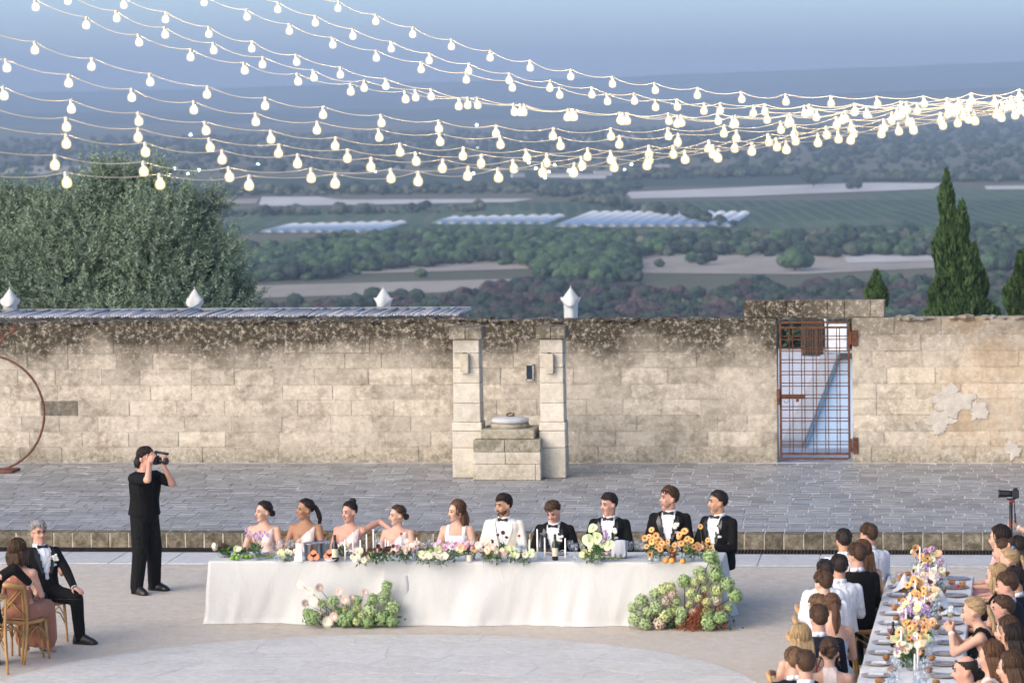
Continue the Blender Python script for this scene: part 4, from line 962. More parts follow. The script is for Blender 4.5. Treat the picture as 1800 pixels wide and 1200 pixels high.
# ---- meshing
_RM = bpy.data.objects.new('remesh_worker', bpy.data.meshes.new('remesh_worker'))
def remesh(mb, voxel, it=3, fac=.5):
    """union of closed pieces -> one continuous skin (vertices, quads)"""
    me = bpy.data.meshes.new('tmp'); me.from_pydata(mb.v, [], mb.f); o = _RM; o.data = me; o.modifiers.clear()
    if o.name not in COL.objects: COL.objects.link(o)
    r = o.modifiers.new('r', 'REMESH'); r.mode = 'VOXEL'; r.voxel_size = voxel
    s = o.modifiers.new('s', 'SMOOTH'); s.iterations = it; s.factor = fac
    dg = bpy.context.evaluated_depsgraph_get(); ev = o.evaluated_get(dg); m2 = ev.to_mesh()
    V = np.empty(len(m2.vertices)*3); m2.vertices.foreach_get('co', V); V = V.reshape(-1, 3)
    N = np.empty(len(m2.vertices)*3); m2.vertices.foreach_get('normal', N); N = N.reshape(-1, 3)
    F = np.empty(len(m2.loops), dtype=np.int32); m2.loops.foreach_get('vertex_index', F)
    ls = np.empty(len(m2.polygons), dtype=np.int32); m2.polygons.foreach_get('loop_total', ls)
    F = F.reshape(-1, 4) if (ls == 4).all() else np.array([list(p.vertices)+[p.vertices[-1]]*(4-len(p.vertices)) for p in m2.polygons])
    ev.to_mesh_clear(); bpy.data.meshes.remove(me) if False else None
    return V, F, N
def mesh_np(name, V, F, mats, smooth=True, extra=None):
    """quad arrays (+ optional MB of extra pieces) to a mesh"""
    used = np.unique(F); remap = -np.ones(len(V), dtype=np.int64); remap[used] = np.arange(len(used)); V = V[used]; F = remap[F]
    nf = len(F); me = bpy.data.meshes.new(name)
    if extra and extra.f:
        me.from_pydata([tuple(p) for p in V]+[tuple(p) for p in extra.v], [], [tuple(f) for f in F.tolist()]+[tuple(i+len(V) for i in f) for f in extra.f])
    else:
        me.vertices.add(len(V)); me.vertices.foreach_set('co', V.reshape(-1)); me.loops.add(nf*4); me.loops.foreach_set('vertex_index', F.reshape(-1).astype(np.int32)); me.polygons.add(nf); me.polygons.foreach_set('loop_start', np.arange(0, nf*4, 4, dtype=np.int32)); me.update(calc_edges=True)
    for m in (mats if isinstance(mats, (list, tuple)) else [mats]): me.materials.append(m)
    me.polygons.foreach_set('use_smooth', [smooth]*len(me.polygons)); me.update(); return me
def cap(mb, a, b, ra, rb, n=10):
    """tapered capsule"""
    a, b = Vector(a), Vector(b); t = (b-a); L = t.length; t = t/L if L > 1e-6 else Vector((0, 0, 1))
    ks = [-1, -.7, 0]; pts, rr = [], []
    for k in ks: pts.append(a+t*ra*k); rr.append(ra*math.sqrt(max(.002, 1-k*k)))
    for k in (0, .7, 1): pts.append(b+t*rb*k); rr.append(rb*math.sqrt(max(.002, 1-k*k)))
    mb.tube(pts, rr, n)
def loft(mb, rings, M, n=18, pw=2.4):
    """rings (h, half-width, half-depth, yoff) in the torso frame M"""
    V = []
    for h, w, d, yo in rings:
        for j in range(n):
            a = 2*PI*j/n; ca, sa = math.cos(a), math.sin(a); k = (abs(ca)**pw+abs(sa)**pw)**(-1/pw); V.append(M @ Vector((w*k*ca, yo+d*k*sa, h)))
    F = [(i*n+j, i*n+(j+1) % n, (i+1)*n+(j+1) % n, (i+1)*n+j) for i in range(len(rings)-1) for j in range(n)] + [tuple(range(n))[::-1], tuple((len(rings)-1)*n+j for j in range(n))]
    mb.add(V, F)
def ik(a, c, l1, l2, pole):
    a, c, pole = Vector(a), Vector(c), Vector(pole); d = c-a; L = min(d.length, (l1+l2)*.995); d.normalize(); c = a+d*L
    x = (l1*l1-l2*l2+L*L)/(2*L); h = math.sqrt(max(0, l1*l1-x*x)); p = (pole-d*pole.dot(d)); p = p.normalized() if p.length > 1e-6 else Vector((0, 0, -1)); return a+d*x+p*h, c
def hand_mesh(mb, wrist, direction, palm_n, side, curl=.5, s=1.0):
    """palm, four unequal bent fingers, thumb off the side of the palm"""
    w = Vector(wrist); d = Vector(direction).normalized(); n = Vector(palm_n); n = (n-d*n.dot(d)).normalized(); x = d.cross(n)*side
    M = Matrix((x, d, n)).transposed(); mb.ellip(w+d*.045*s, (.040*s, .055*s, .016*s), 10, 6, M)
    for i, (o, L) in enumerate(((-.028, .066), (-.009, .076), (.010, .071), (.028, .055))):
        p = w+d*.085*s+x*o*s; c = curl*(.8+.1*i)
        q = p+(d*math.cos(c*.6)+n*math.sin(c*.6))*L*.45*s; r = q+(d*math.cos(c*1.5)+n*math.sin(c*1.5))*L*.32*s; t = r+(d*math.cos(c*2.2)+n*math.sin(c*2.2))*L*.24*s
        mb.tube([p-d*.02*s, p, q, r, t], [.0095*s, .0095*s, .009*s, .008*s, .0055*s], 6)
    p = w+d*.03*s-x*.034*s; q = p+(d*.6-x*.7+n*.35)*.040*s; r = q+(d*.85-x*.2+n*.4)*.032*s; mb.tube([p, q, r], [.013*s, .011*s, .007*s], 6)
# shared little face parts (head frame, facing -Y)
def _fm(name, m, fn): mb = MB(); fn(mb); return mb.mesh(name, m, True)
EYE = _fm('eye', [M_EYEW, M_EYE], lambda b: (b.ellip((0, 0, 0), (.0135, .007, .0062), 8, 6), b.ellip((0, -.0045, -.0005), (.0085, .005, .0066), 8, 6, mi=1), b.tube([(-.0155, -.002, .001), (-.006, -.0075, .0065), (.006, -.0075, .0065), (.0155, -.002, .001)], .0026, 5, mi=1)))
LIPF = _fm('mouth', M_LIP, lambda b: (b.ellip((0, 0, .003), (.022, .008, .0045), 8, 5), b.ellip((0, .0005, -.005), (.019, .009, .006), 8, 5)))
LIPM = _fm('mouth', M_LIPM, lambda b: (b.ellip((0, 0, .002), (.021, .0065, .0035), 8, 5), b.ellip((0, .0005, -.004), (.018, .007, .0045), 8, 5)))
def hair_cap(mb, H, style, th, seed, recede=0.0):
    """scalp cap that dives under the skin along the hairline"""
    nu, nv = 36, 22; rs = np.random.RandomState(seed); c = Vector((0, .012, .032)); R = Vector((.0785, .100, .091)); V = []
    knot = [(0, .50+recede), (36, .44+recede), (56, .30+recede*.6), (70, .02), (84, -.30), (97, -.18), (112, -.52), (135, -.78), (180, -.86)]
    if style in ('long', 'half', 'bob'): knot = [(0, .60), (35, .56), (60, .20), (75, -.25), (95, -.70), (112, -.85), (135, -.9), (180, -.95)]
    if style in ('bun', 'topbun', 'pony', 'updo'): knot = [(0, .60), (40, .52), (62, .22), (80, -.05), (96, -.2), (112, -.45), (135, -.60), (180, -.68)]
    for i in range(nv+1):
        a = -PI/2+PI*i/nv
        for j in range(nu):
            b = 2*PI*j/nu; d = Vector((math.cos(a)*math.sin(b), -math.cos(a)*math.cos(b), math.sin(a)))
            phi = abs(math.degrees(math.atan2(d.x, -d.y))); t = np.interp(phi, [k[0] for k in knot], [k[1] for k in knot])
            k = min(1, max(0, (d.z-t)/.10+.5)); k = k*k*(3-2*k)
            thick = th*(.42+.75*max(0, d.z)) * (1+.9*max(0, -d.y+.2)*max(0, d.z) if style == 'short' else 1)
            if style == 'bald' : thick = th*.6 if d.z < .55 else -.02
            nz = .004*mnoise.noise(d*9+Vector((seed, 0, 0)))+.003*mnoise.noise(Vector((d.x*30, d.y*30, d.z*8)))
            f = -.016*(1-k)+(thick+nz)*k
            V.append(H @ (c+Vector((d.x*(R.x+f), d.y*(R.y+f), d.z*(R.z+f)))))
    F = [(i*nu+j, i*nu+(j+1) % nu, (i+1)*nu+(j+1) % nu, (i+1)*nu+j) for i in range(nv) for j in range(nu)]; mb.add(V, F)
def build_hair(H, style, seed, L=.32, T=None):
    mb = MB(); rs = np.random.RandomState(seed); th = {'short': .016, 'fade': .012, 'bald': .010, 'long': .017, 'half': .015, 'bob': .02}.get(style, .009)
    hair_cap(mb, H, 'short' if style == 'fade' else style, th, seed, .06 if style == 'recede' else 0)
    P = lambda *p: H @ Vector(p)
    down = Vector((0, 0, -1)); back = (H.to_3x3() @ Vector((0, 1, 0)))
    def strands(roots, L, r0, drift, n=5, wav=.012):
        for k, rt in enumerate(roots):
            p = P(*rt); pts = [p]; ph = rs.rand()*6
            for i in range(1, 7):
                t = i/6; q = p+down*L*t+back*drift*math.sin(min(1, t*1.6)*PI/2)+Vector((math.sin(ph+t*7)*wav, math.cos(ph+t*6)*wav, 0))*t; pts.append(q)
            mb.tube(pts, [r0*.8, r0, r0*1.05, r0, r0*.9, r0*.65, r0*.2], 7)
    if style == 'long' : strands([(sx*.078, y, .01) for sx in (-1, 1) for y in (-.01, .01, .03, .05, .07)]+[(x, .10, -.01) for x in (-.065, -.045, -.025, -.005, .015, .035, .055)]+[(x, .085, .02) for x in (-.05, -.02, .02, .05)], L, .021, .035)
    if style == 'bob': strands([(sx*.08, y, .02) for sx in (-1, 1) for y in (-.03, 0, .03, .06)]+[(x, .10, .0) for x in (-.06, -.03, 0, .03, .06)], .17, .026, .0)
    if style == 'half': strands([(sx*.06, .06, -.02) for sx in (-1, 1)]+[(x, .10, .0) for x in (-.045, -.015, .015, .045)]+[(.07, .04, -.03)], L, .025, .02)
    if style == 'pony':
        mb.ellip(P(0, .112, .035), .022, 8, 6); strands([(x, .128, .035+z) for x, z in ((-.018, 0), (.018, 0), (0, .018), (0, -.015), (.008, .01))], L, .020, .055)
    if style == 'bun': mb.ellip(P(0, .122, -.025), (.040, .034, .040), 10, 8, noise=.25, nf=4, seed=seed)
    if style == 'topbun': mb.ellip(P(0, .065, .128), (.044, .044, .038), 10, 8, noise=.25, nf=4, seed=seed)
    if style == 'updo':
        for k in range(16):
            a = rs.rand()*2*PI; mb.ellip(P(.05*math.cos(a)*rs.rand()**.5, .085+.035*rs.rand(), .035+.06*math.sin(a)), .022+.012*rs.rand(), 8, 6, noise=.3, nf=3, seed=k)
        strands([(sx*.082, -.02, -.01) for sx in (-1, 1)], .13, .007, .0, wav=.02)
    rad = lambda d, k: P(d.x*(.0785+k), .012+d.y*(.100+k), .032+d.z*(.091+k))
    if style in ('long', 'bob', 'half'):        # locks falling from the parting
        for k in range(70):
            az = rs.uniform(math.radians(62), math.radians(298)); pts = []
            for t in np.linspace(0, 1, 6):
                e_ = 1.45-t*2.2; a_ = az+.15*math.sin(t*4+k); d = Vector((math.sin(a_)*math.cos(e_), -math.cos(a_)*math.cos(e_), math.sin(e_))); pts.append(rad(d, th*(.42+.75*max(0, d.z))+.004+.004*rs.rand()))
            mb.tube(pts, [.002, .0045, .0055, .0055, .004, .0015], 4)
    if style in ('bun', 'pony', 'topbun'):      # combed back from the hairline
        tgt = Vector((0, .95, .25)).normalized() if style != 'topbun' else Vector((0, .55, .85)).normalized()
        for k in range(60):
            az = math.radians(rs.uniform(-105, 105)); e_ = .62 if abs(az) < .9 else (.15 if abs(az) < 1.4 else -.15); d0 = Vector((math.sin(az)*math.cos(e_), -math.cos(az)*math.cos(e_), math.sin(e_))); pts = []
            for t in np.linspace(.06, .97, 6): d = d0.lerp(tgt, t).normalized(); pts.append(rad(d, th*(.42+.75*max(0, d.z))+.0015+.003*rs.rand()))
            mb.tube(pts, [.0015, .0035, .004, .004, .0035, .0015], 4)
    if style in ('short', 'fade', 'updo'):      # combed locks that break up the cap
        nl = 120 if style == 'short' else 70
        for k in range(nl):
            az = rs.uniform(-2.3, 2.3); el = rs.uniform(.30, 1.25) if abs(az) < 1.3 else rs.uniform(-.1, 1.1); pts = []; rr_ = []
            fl = (.5 if abs(az) < 1.2 else .25)*(1 if style == 'short' else .5); side_ = rs.uniform(-.25, .25)
            for t in (0, .5, 1):
                e_ = el-fl*(t-.5); a_ = az+side_*(t-.5); d = Vector((math.sin(a_)*math.cos(e_), -math.cos(a_)*math.cos(e_), math.sin(e_))); lift = th*(.42+.75*max(0, d.z))+.001+.005*math.sin(t*PI)*rs.rand()+.003*rs.rand()
                pts.append(P(d.x*(.0785+lift), .012+d.y*(.100+lift), .032+d.z*(.091+lift*1.15)))
            mb.tube(pts, [.003, .0058, .0015], 4)
    return mb

TORSO = {'m': [(-.10, .135, .105, 0), (-.02, .165, .120, 0), (.08, .160, .112, 0), (.18, .152, .106, 0), (.30, .172, .116, -.005), (.40, .188, .118, 0), (.455, .165, .098, .008), (.495, .095, .075, .012), (.53, .058, .058, .012)],
         'f': [(-.10, .140, .110, 0), (-.02, .172, .125, 0), (.08, .150, .108, 0), (.17, .120, .092, 0), (.27, .138, .102, -.006), (.36, .152, .100, 0), (.42, .138, .082, .006), (.46, .078, .062, .010), (.50, .046, .048, .010)]}
def person(label, x, y, rz=0.0, sex='m', pose='sit', s=1.0, lean=0.0, side=0.0, twist=0.0, head=(0, 0, 0), hands=None, outfit='tux', hair=('short', 'dark'), skin='fair', top_z=None, voxel=.014, seed=0, poles=None, group=None, extras=(), hipz=.53, legs=None, hl=.32, palms=None, cuffs=True, cat='person', floor=0.0):
    hipz = hipz if pose == 'sit' else .93
    if pose == 'stand' and legs is None: legs = ((.10, .0), (-.10, .0))
    nb = .50 if sex == 'm' else .47
    if top_z is not None:       # stretch the upper body so that the crown sits at its height
        base_top = hipz + (nb+.268)*math.cos(lean)*math.cos(side); need = (top_z-floor)/base_top
        s = max(.90, min(1.10, need)); 
        hipz += ((top_z-floor)/s - base_top)
    root = empty('person', (x, y, floor), rz, label, cat, group); root.scale = (s, s, s)
    # --- frames
    T = Matrix.Translation((0, 0, hipz)) @ Matrix.Rotation(lean, 4, 'X') @ Matrix.Rotation(side, 4, 'Y')
    Tt = T @ Matrix.Rotation(twist, 4, 'Z')
    hy, hp, hr = head
    neckb = T @ Vector((0, .012, nb))
    H = Matrix.Translation(neckb+(T.to_3x3() @ Vector((0, -.014, .148)))) @ Matrix.Rotation(hy, 4, 'Z') @ Matrix.Rotation(hp, 4, 'X') @ Matrix.Rotation(hr, 4, 'Y')
    shw = .180 if sex == 'm' else .158; g = 1.0 if sex == 'm' else .90
    sh = [Tt @ Vector((sx*shw, .008, nb-.075)) for sx in (1, -1)]
    l1, l2 = (.285, .255) if sex == 'm' else (.265, .24)
    hands = hands or [(.13, -.30, hipz+.12), (-.11, -.31, hipz+.12)]; poles = poles or [(.55, .5, -.8), (-.55, .5, -.8)]
    arms = []
    for i in range(2):
        el, wr = ik(sh[i], hands[i], l1, l2, poles[i]); arms.append((sh[i], el, wr))
    if pose == 'sit':
        hp_ = [Vector((sx*.085, -.01, hipz-.01)) for sx in (1, -1)]
        lg = legs or [((.12, -.42), (.13, -.40)), ((-.12, -.42), (-.13, -.40))]
        kn = [Vector((lg[i][0][0], lg[i][0][1], .50/s if False else .50)) for i in range(2)]; an = [Vector((lg[i][1][0], lg[i][1][1], .085)) for i in range(2)]
    else:
        hp_ = [Vector((sx*.085, 0, hipz-.03)) for sx in (1, -1)]; an = [Vector((legs[i][0], legs[i][1], .085)) for i in range(2)]
        kn = [hp_[i].lerp(an[i], .5)+Vector((0, -.035, 0)) for i in range(2)]
    fdir = [Vector((.18*sx, -1, 0)).normalized() for sx in (1, -1)]
    if pose == 'sit' and legs: fdir = [Vector((lg[i][2][0], lg[i][2][1], 0)).normalized() if len(lg[i]) > 2 else fdir[i] for i in range(2)]
    # --- body skin
    mb = MB(); loft(mb, TORSO[sex], T)
    if sex == 'f':
        for sx in (1, -1): mb.ellip(T @ Vector((sx*.066, -.078, .285)), (.060, .052, .058), 10, 8)
    for i in range(2):
        mb.ellip(sh[i], .058*g, 10, 8); cap(mb, sh[i], arms[i][1], .051*g, .042*g); cap(mb, arms[i][1], arms[i][2], .042*g, .029*g)
        cap(mb, Tt @ Vector((0, .01, nb-.04)), sh[i], .055*g, .050*g)
        cap(mb, hp_[i], kn[i], .092, .062); cap(mb, kn[i], an[i], .058, .036); cap(mb, an[i], an[i]+fdir[i]*.13+Vector((0, 0, -.05)), .038, .03)
    nr = .061 if sex == 'm' else .047
    cap(mb, neckb+Vector((0, 0, -.03)), H @ Vector((0, .015, -.06)), nr*1.06, nr)
    E = lambda c, r: mb.ellip(H @ Vector(c), r, 14, 10, H.to_3x3())
    E((0, .012, .032), (.076, .097, .088)); E((0, -.022, -.040), (.060 if sex == 'm' else .056, .066, .082)); E((0, -.058, -.100), (.030 if sex == 'm' else .024, .026, .022)); E((0, -.070, .022), (.052, .026, .018))
    for sx in (1, -1): E((sx*.034, -.062, -.030), (.026, .026, .026)); E((sx*.080, .010, -.012), (.010, .020, .032))
    mb.tube([H @ Vector(p) for p in ((0, -.078, .018), (0, -.098, -.010), (0, -.112, -.034), (0, -.095, -.042))], [.010, .012, .016, .012], 8)
    V, F, N = remesh(mb, voxel, 2, .5)
    if outfit in ('tux', 'ivory', 'navy', 'shirt'):     # the trunk draws in under jacket and shirt
        Ma = np.array(T); Mi_ = np.array(T.inverted()); Lc = V @ Mi_[:3, :3].T+Mi_[:3, 3]; rad_ = np.hypot(Lc[:, 0], Lc[:, 1]-.012)
        k_ = ((Lc[:, 2] < nb-.012) | ((Lc[:, 2] < nb+.05) & (rad_ > .066))) & (Lc[:, 2] > -.02) & (np.abs(Lc[:, 0]) < .20) & (np.abs(Lc[:, 1]) < .15)
        Lc[k_, 2] -= .03; Lc[k_, 0] *= .86; Lc[k_, 1] *= .84; V = Lc @ Ma[:3, :3].T+Ma[:3, 3]
    hb = MB()
    for i in range(2):
        sx = 1 if i == 0 else -1; d = (arms[i][2]-arms[i][1]).normalized(); pn = (palms[i][0] if palms else (0, 0, -1)); dd = palms[i][1] if palms else d+Vector((0, 0, -.15)); hand_mesh(hb, arms[i][2]-d*.004, dd, pn, sx, palms[i][2] if palms else .45, g**.5)
    link('body', mesh_np('body', V, F, SKIN[skin], True, hb), root)
    # --- face
    Hl = H
    for sx in (1, -1):
        o = link('eye', EYE, root); o.matrix_local = Hl @ Matrix.Translation((sx*.031, -.0835, .003)) @ Matrix.Rotation(sx*.25, 4, 'Z')
        b = MB(); hb_, ha = (.0052, .86) if sex == 'm' else (.0036, 1.0)
        b.tube([Hl @ Vector((sx*(.014+.036*t), -.0955+.016*t*t, .021+.007*math.sin(t*2.4)*ha)) for t in (0, .33, .66, 1)], [hb_, hb_*1.1, hb_, hb_*.5], 5); b.build('eyebrow', HAIR[hair[1]] if hair[1] not in ('blonde', 'grey') else HAIR['light'], root, True)
    o = link('mouth', LIPF if sex == 'f' else LIPM, root); o.matrix_local = Hl @ Matrix.Translation((0, -.0885, -.066))
    hm = build_hair(H, hair[0], seed+3, hl); hm.build('hair', HAIR[hair[1]], root, True)
    # --- clothes
    def frame_coords(V, M): Mi = np.array(M.inverted()); return V @ Mi[:3, :3].T + Mi[:3, 3]
    def garment(name, fn, m, keep=None, vox=.017, it=3, off=0.0):
        b = MB(); fn(b); V, F, N = remesh(b, vox, it); 
        if off: V = V+N*off
        if keep is not None:
            C = V[F].mean(1); F = F[keep(frame_coords(C, T), C)]
        return link(name, mesh_np(name, V, F, m), root), V, F
    def torso_rings(dw, dd, hmin=-.10, hmax=.53, flare=0.0):
        R = [(h, w+dw, d+dd, yo) for h, w, d, yo in TORSO[sex] if hmin <= h <= hmax]
        if flare: R = [(R[0][0], R[0][1]+flare, R[0][2]+flare*.6, R[0][3])]+R[1:]
        return R
    def sleeve(b, i, r1, r2, r3, ext=1.0):
        b.ellip(sh[i], r1*1.02, 10, 8); cap(b, sh[i], arms[i][1], r1, r2); w = arms[i][1].lerp(arms[i][2], ext); cap(b, arms[i][1], w, r2, r3); cap(b, Tt @ Vector((0, .01, nb-.045)), sh[i], r1*.95, r1*.85)
    def trousers(m, r=(.104, .080, .066, .060), hem=None):
        def f(b):
            loft(b, [(h, w+.014, d+.014, yo) for h, w, d, yo in TORSO[sex] if h <= .09], T)
            for i in range(2): cap(b, hp_[i], kn[i], r[0], r[1]); e = kn[i].lerp(an[i], 1.10 if hem is None else hem); cap(b, kn[i], e, r[1]*.96, r[3])
        return garment('trousers', f, m, None, .018, 3)
    def shoes(m):
        for i in range(2):
            b = MB(); f = fdir[i]; sd = Vector((f.y, -f.x, 0)); ax = an[i]; rr = []
            for t, w, h0, hh in ((-.075, .030, .005, .08), (-.055, .044, 0, .12), (0, .047, 0, .135), (.06, .047, 0, .105), (.12, .050, 0, .078), (.17, .046, 0, .058), (.205, .028, .004, .036)):
                c = Vector((ax.x, ax.y, 0))+f*t; rr.append([c+sd*w+Vector((0, 0, h0)), c+sd*w*.95+Vector((0, 0, h0+hh*.5)), c+sd*w*.45+Vector((0, 0, hh)), c-sd*w*.45+Vector((0, 0, hh)), c-sd*w*.95+Vector((0, 0, h0+hh*.5)), c-sd*w+Vector((0, 0, h0))])
            for ring in rr: b.v += [tuple(p) for p in ring]
            b.f = [(a*6+j, a*6+(j+1) % 6, (a+1)*6+(j+1) % 6, (a+1)*6+j) for a in range(6) for j in range(6)]+[(5, 4, 3, 2, 1, 0), tuple(36+j for j in range(6))]; b.m = [0]*len(b.f); b.build('shoe', m, root, True)
    def collar(m, r=.070):
        b = MB(); n = 20
        for z, k in ((-.028, 1.10), (.022, 1.0), (.024, .93), (-.02, .95)):
            for j in range(n): a = 2*PI*j/n; b.v.append(T @ Vector((r*k*math.cos(a), .012+r*k*math.sin(a)*.95-(.004 if z > 0 else 0), nb+.006+z+.012*math.sin(a))))
        b.f = [(q*n+j, q*n+(j+1) % n, ((q+1) % 4)*n+(j+1) % n, ((q+1) % 4)*n+j) for q in range(4) for j in range(n)]; b.m = [0]*len(b.f); b.build('collar', m, root, True)
    def surf_pts(BV, uh, off):
        out = []
        for u, h in uh:
            o_ = T @ Vector((u, -.6, h)); d_ = T.to_3x3() @ Vector((0, 1, 0)); hit = BV.ray_cast(o_, d_)
            p = hit[0] if hit[0] is not None else T @ Vector((u, -.14, h)); out.append(Vector(p)-d_*off)
        return out
    if outfit in ('tux', 'ivory', 'navy'):
        jm = {'tux': C_BLACK, 'ivory': C_IVORY, 'navy': C_NAVY}[outfit]
        garment('shirt', lambda b: (loft(b, torso_rings(.004, .010, -.05, .50), T)), C_WHITE, None, .016, 2)
        vw = lambda h: np.where(h > .14, .012+.066*np.clip((h-.14)/.32, 0, 1)**.9, -1)
        def jf(b):
            loft(b, torso_rings(.020, .026, -.13, .51, .02), T)
            for i in range(2): sleeve(b, i, .060*g, .053*g, .042*g, .97)
            if pose == 'sit':
                for i in range(2): cap(b, hp_[i], hp_[i].lerp(kn[i], .28), .118, .108)
        keep = lambda L, C: ~((L[:, 1] < -.03) & (np.abs(L[:, 0]) < vw(L[:, 2])) & (L[:, 2] > .12)) & ~((L[:, 2] > nb+.015) & (np.hypot(L[:, 0], L[:, 1]) < .078))
        jo, JV, JF = garment('jacket', jf, jm, keep, .0145)
        BV = BVHTree.FromPolygons([tuple(p) for p in JV], [tuple(f) for f in JF.tolist()])
        for sx in (1, -1):
            hs = [.14, .20, .27, .34, .40, .45]; inn = [(sx*(float(vw(np.array(h)))+.002), h) for h in hs]; out_ = [(sx*(float(vw(np.array(h)))+w), h+dh) for h, w, dh in zip(hs, (.008, .028, .045, .058, .062, .035), (0, 0, 0, .005, .01, .02))]
            a = surf_pts(BV, [(u+sx*.006, h) for u, h in inn], .004); b_ = surf_pts(BV, out_, .010); b = MB(); b.v = [tuple(p) for p in a+b_]; b.f = [(k, k+1, 7+k, 6+k) if sx > 0 else (k+1, k, 6+k, 7+k) for k in range(5)]; b.m = [0]*5; b.build('lapel', C_SATIN if outfit != 'ivory' else C_IVORY, root, True)
        collar(C_WHITE); collar_j = None
        b = MB(); bp = T @ Vector((0, -.070, nb-.012)); Mx = T.to_3x3()
        for sx in (1, -1):
            pts = [Vector((0, 0, .010)), Vector((sx*.030, -.004, .020)), Vector((sx*.058, -.002, .026)), Vector((sx*.060, -.002, -.024)), Vector((sx*.030, -.004, -.018)), Vector((0, 0, -.010))]
            f_ = [bp+Mx @ (p+Vector((0, -.010, 0))) for p in pts]; k_ = [bp+Mx @ (p+Vector((0, .008, 0))) for p in pts]; b.add(f_+k_, [(0, 1, 4, 5), (1, 2, 3, 4), (11, 10, 7, 6), (10, 9, 8, 7), (0, 6, 7, 1), (1, 7, 8, 2), (2, 8, 9, 3), (3, 9, 10, 4), (4, 10, 11, 5)])
        b.ellip(bp+Mx @ Vector((0, -.012, 0)), (.012, .012, .013), 8, 6); b.build('bow_tie', C_SATIN, root)
        if 'flower' in extras:
            c = surf_pts(BV, [(.098, .36)], .02)[0]; b = MB(); rs = np.random.RandomState(seed)
            for k in range(9): q = c+Vector((rs.uniform(-.028, .028), rs.uniform(-.012, .004), rs.uniform(-.02, .035))); b.ellip(q, (.017, .010, .016), 7, 5, noise=.4, nf=3, seed=k+seed)
            b.build('boutonniere', M_PETALW, root); b = MB(); b.tube([c+Vector((0, 0, -.01)), c+Vector((-.02, 0, -.06))], [.006, .004], 5); b.build('boutonniere_stem', M_GREENST, root)
        if 'pocket' in extras:
            p = surf_pts(BV, [(.080, .275), (.125, .280), (.122, .300), (.100, .306), (.085, .297)], .010); b = MB(); b.add(p, [(0, 1, 2, 3, 4)]); b.build('pocket_square', C_WHITE, root)
        if 'studs' in extras:
            pass
        for i in range(2):
            b = MB(); d = (arms[i][2]-arms[i][1]).normalized(); b.tube([arms[i][2]-d*.025, arms[i][2]+d*.008], .036*g, 12); b.build('shirt_cuff', C_WHITE, root, True)
        trousers({'tux': C_BLACK, 'ivory': C_BLACK, 'navy': C_NAVY}[outfit]); shoes(C_LEATHER)
    elif outfit in ('shirt', 'tee'):
        sm = C_WHITE if outfit == 'shirt' else C_CHAR; ext = .96 if outfit == 'shirt' else .02
        def sf(b):
            loft(b, torso_rings(.018, .022, -.13 if outfit == 'tee' else -.06, .51, .012), T)
            for i in range(2):
                if outfit == 'shirt': sleeve(b, i, .062*g, .053*g, .040*g, .96)
                else: b.ellip(sh[i], .07, 10, 8); cap(b, sh[i], sh[i].lerp(arms[i][1], .72), .066, .066); cap(b, Tt @ Vector((0, .01, nb-.05)), sh[i], .062, .062)
        keep = lambda L, C: ~((L[:, 2] > nb+.012) & (np.hypot(L[:, 0], L[:, 1]) < .095))
        garment('shirt', sf, sm, keep, .0155)
        if outfit == 'shirt': collar(sm, .072)
        else:
            garment('vest', lambda b: loft(b, torso_rings(.030, .036, -.06, .50, .01), T), C_BLACK, lambda L, C: ~((L[:, 1] < -.02) & (np.abs(L[:, 0]) < .055)) & (L[:, 2] < nb-.03) & ~((np.abs(L[:, 0]) > .150) & (L[:, 2] > .26)), .016)
        trousers(C_BLACK if outfit == 'shirt' else C_CHAR, (.112, .098, .09, .078) if outfit == 'tee' else (.104, .080, .066, .060), 1.05 if outfit == 'tee' else None); shoes(C_LEATHER)
    else:      # dresses
        kind, dm = outfit
        def df(b):
            loft(b, torso_rings(.006, .007, -.10, .50), T)
            for sx in (1, -1): b.ellip(T @ Vector((sx*.066, -.080, .285)), (.064, .056, .062), 10, 8)
            cap(b, Tt @ Vector((0, .01, nb-.04)), sh[0], .060*g, .054*g); cap(b, Tt @ Vector((0, .01, nb-.04)), sh[1], .060*g, .054*g)
            b.ellip(sh[0], .060*g, 10, 8); b.ellip(sh[1], .060*g, 10, 8)
        strap = {'oneshoulder': lambda L: L[:, 2] < .30+.95*(L[:, 0]-(-.06))*(np.abs(L[:, 0]) < .5)*1.0, 'oneshoulder_r': lambda L: L[:, 2] < .30+.95*(-L[:, 0]+.06)}
        def keep(L, C):
            u, v, h = L[:, 0], L[:, 1], L[:, 2]; ins = np.abs(u) < .135
            if kind == 'oneshoulder': k = (h < .315+.85*(u+.02)) & (u < .125) & (h < nb+.01) & ~((u < .03) & (h > .36))
            elif kind == 'bride': k = ((h < .345) | ((np.abs(np.abs(u)-.098) < .018) & (h < nb+.02))) & ins
            elif kind == 'strapless': k = (h < .315) & ins
            elif kind == 'tank': k = ((h < .37) | ((np.abs(np.abs(u)-.10) < .032))) & ins & ~((v < 0) & (h > .40) & (np.abs(u) < .06))
            elif kind == 'halter': k = ((h < .33) | ((np.abs(u) < .06) & (h < nb+.03))) & ins
            else: k = (h < nb+.01) & (np.abs(u) < .16) & ~((np.hypot(u, v) < .08) & (h > nb-.03))
            return k
        garment('dress_bodice', df, dm, keep, .0125, 2)
        def skf(b):
            loft(b, [(h, w+.016, d+.016, yo) for h, w, d, yo in TORSO[sex] if h <= .09], T)
            for i in range(2): cap(b, hp_[i], kn[i], .118, .10); cap(b, kn[i], kn[i].lerp(an[i], .8), .10, .11)
            cap(b, (hp_[0]+hp_[1])/2, (kn[0]+kn[1])/2, .115, .10); cap(b, (kn[0]+kn[1])/2, (kn[0]+kn[1])/2*.2+(an[0]+an[1])/2*.8, .10, .10)
        garment('skirt', skf, dm, None, .02, 4)
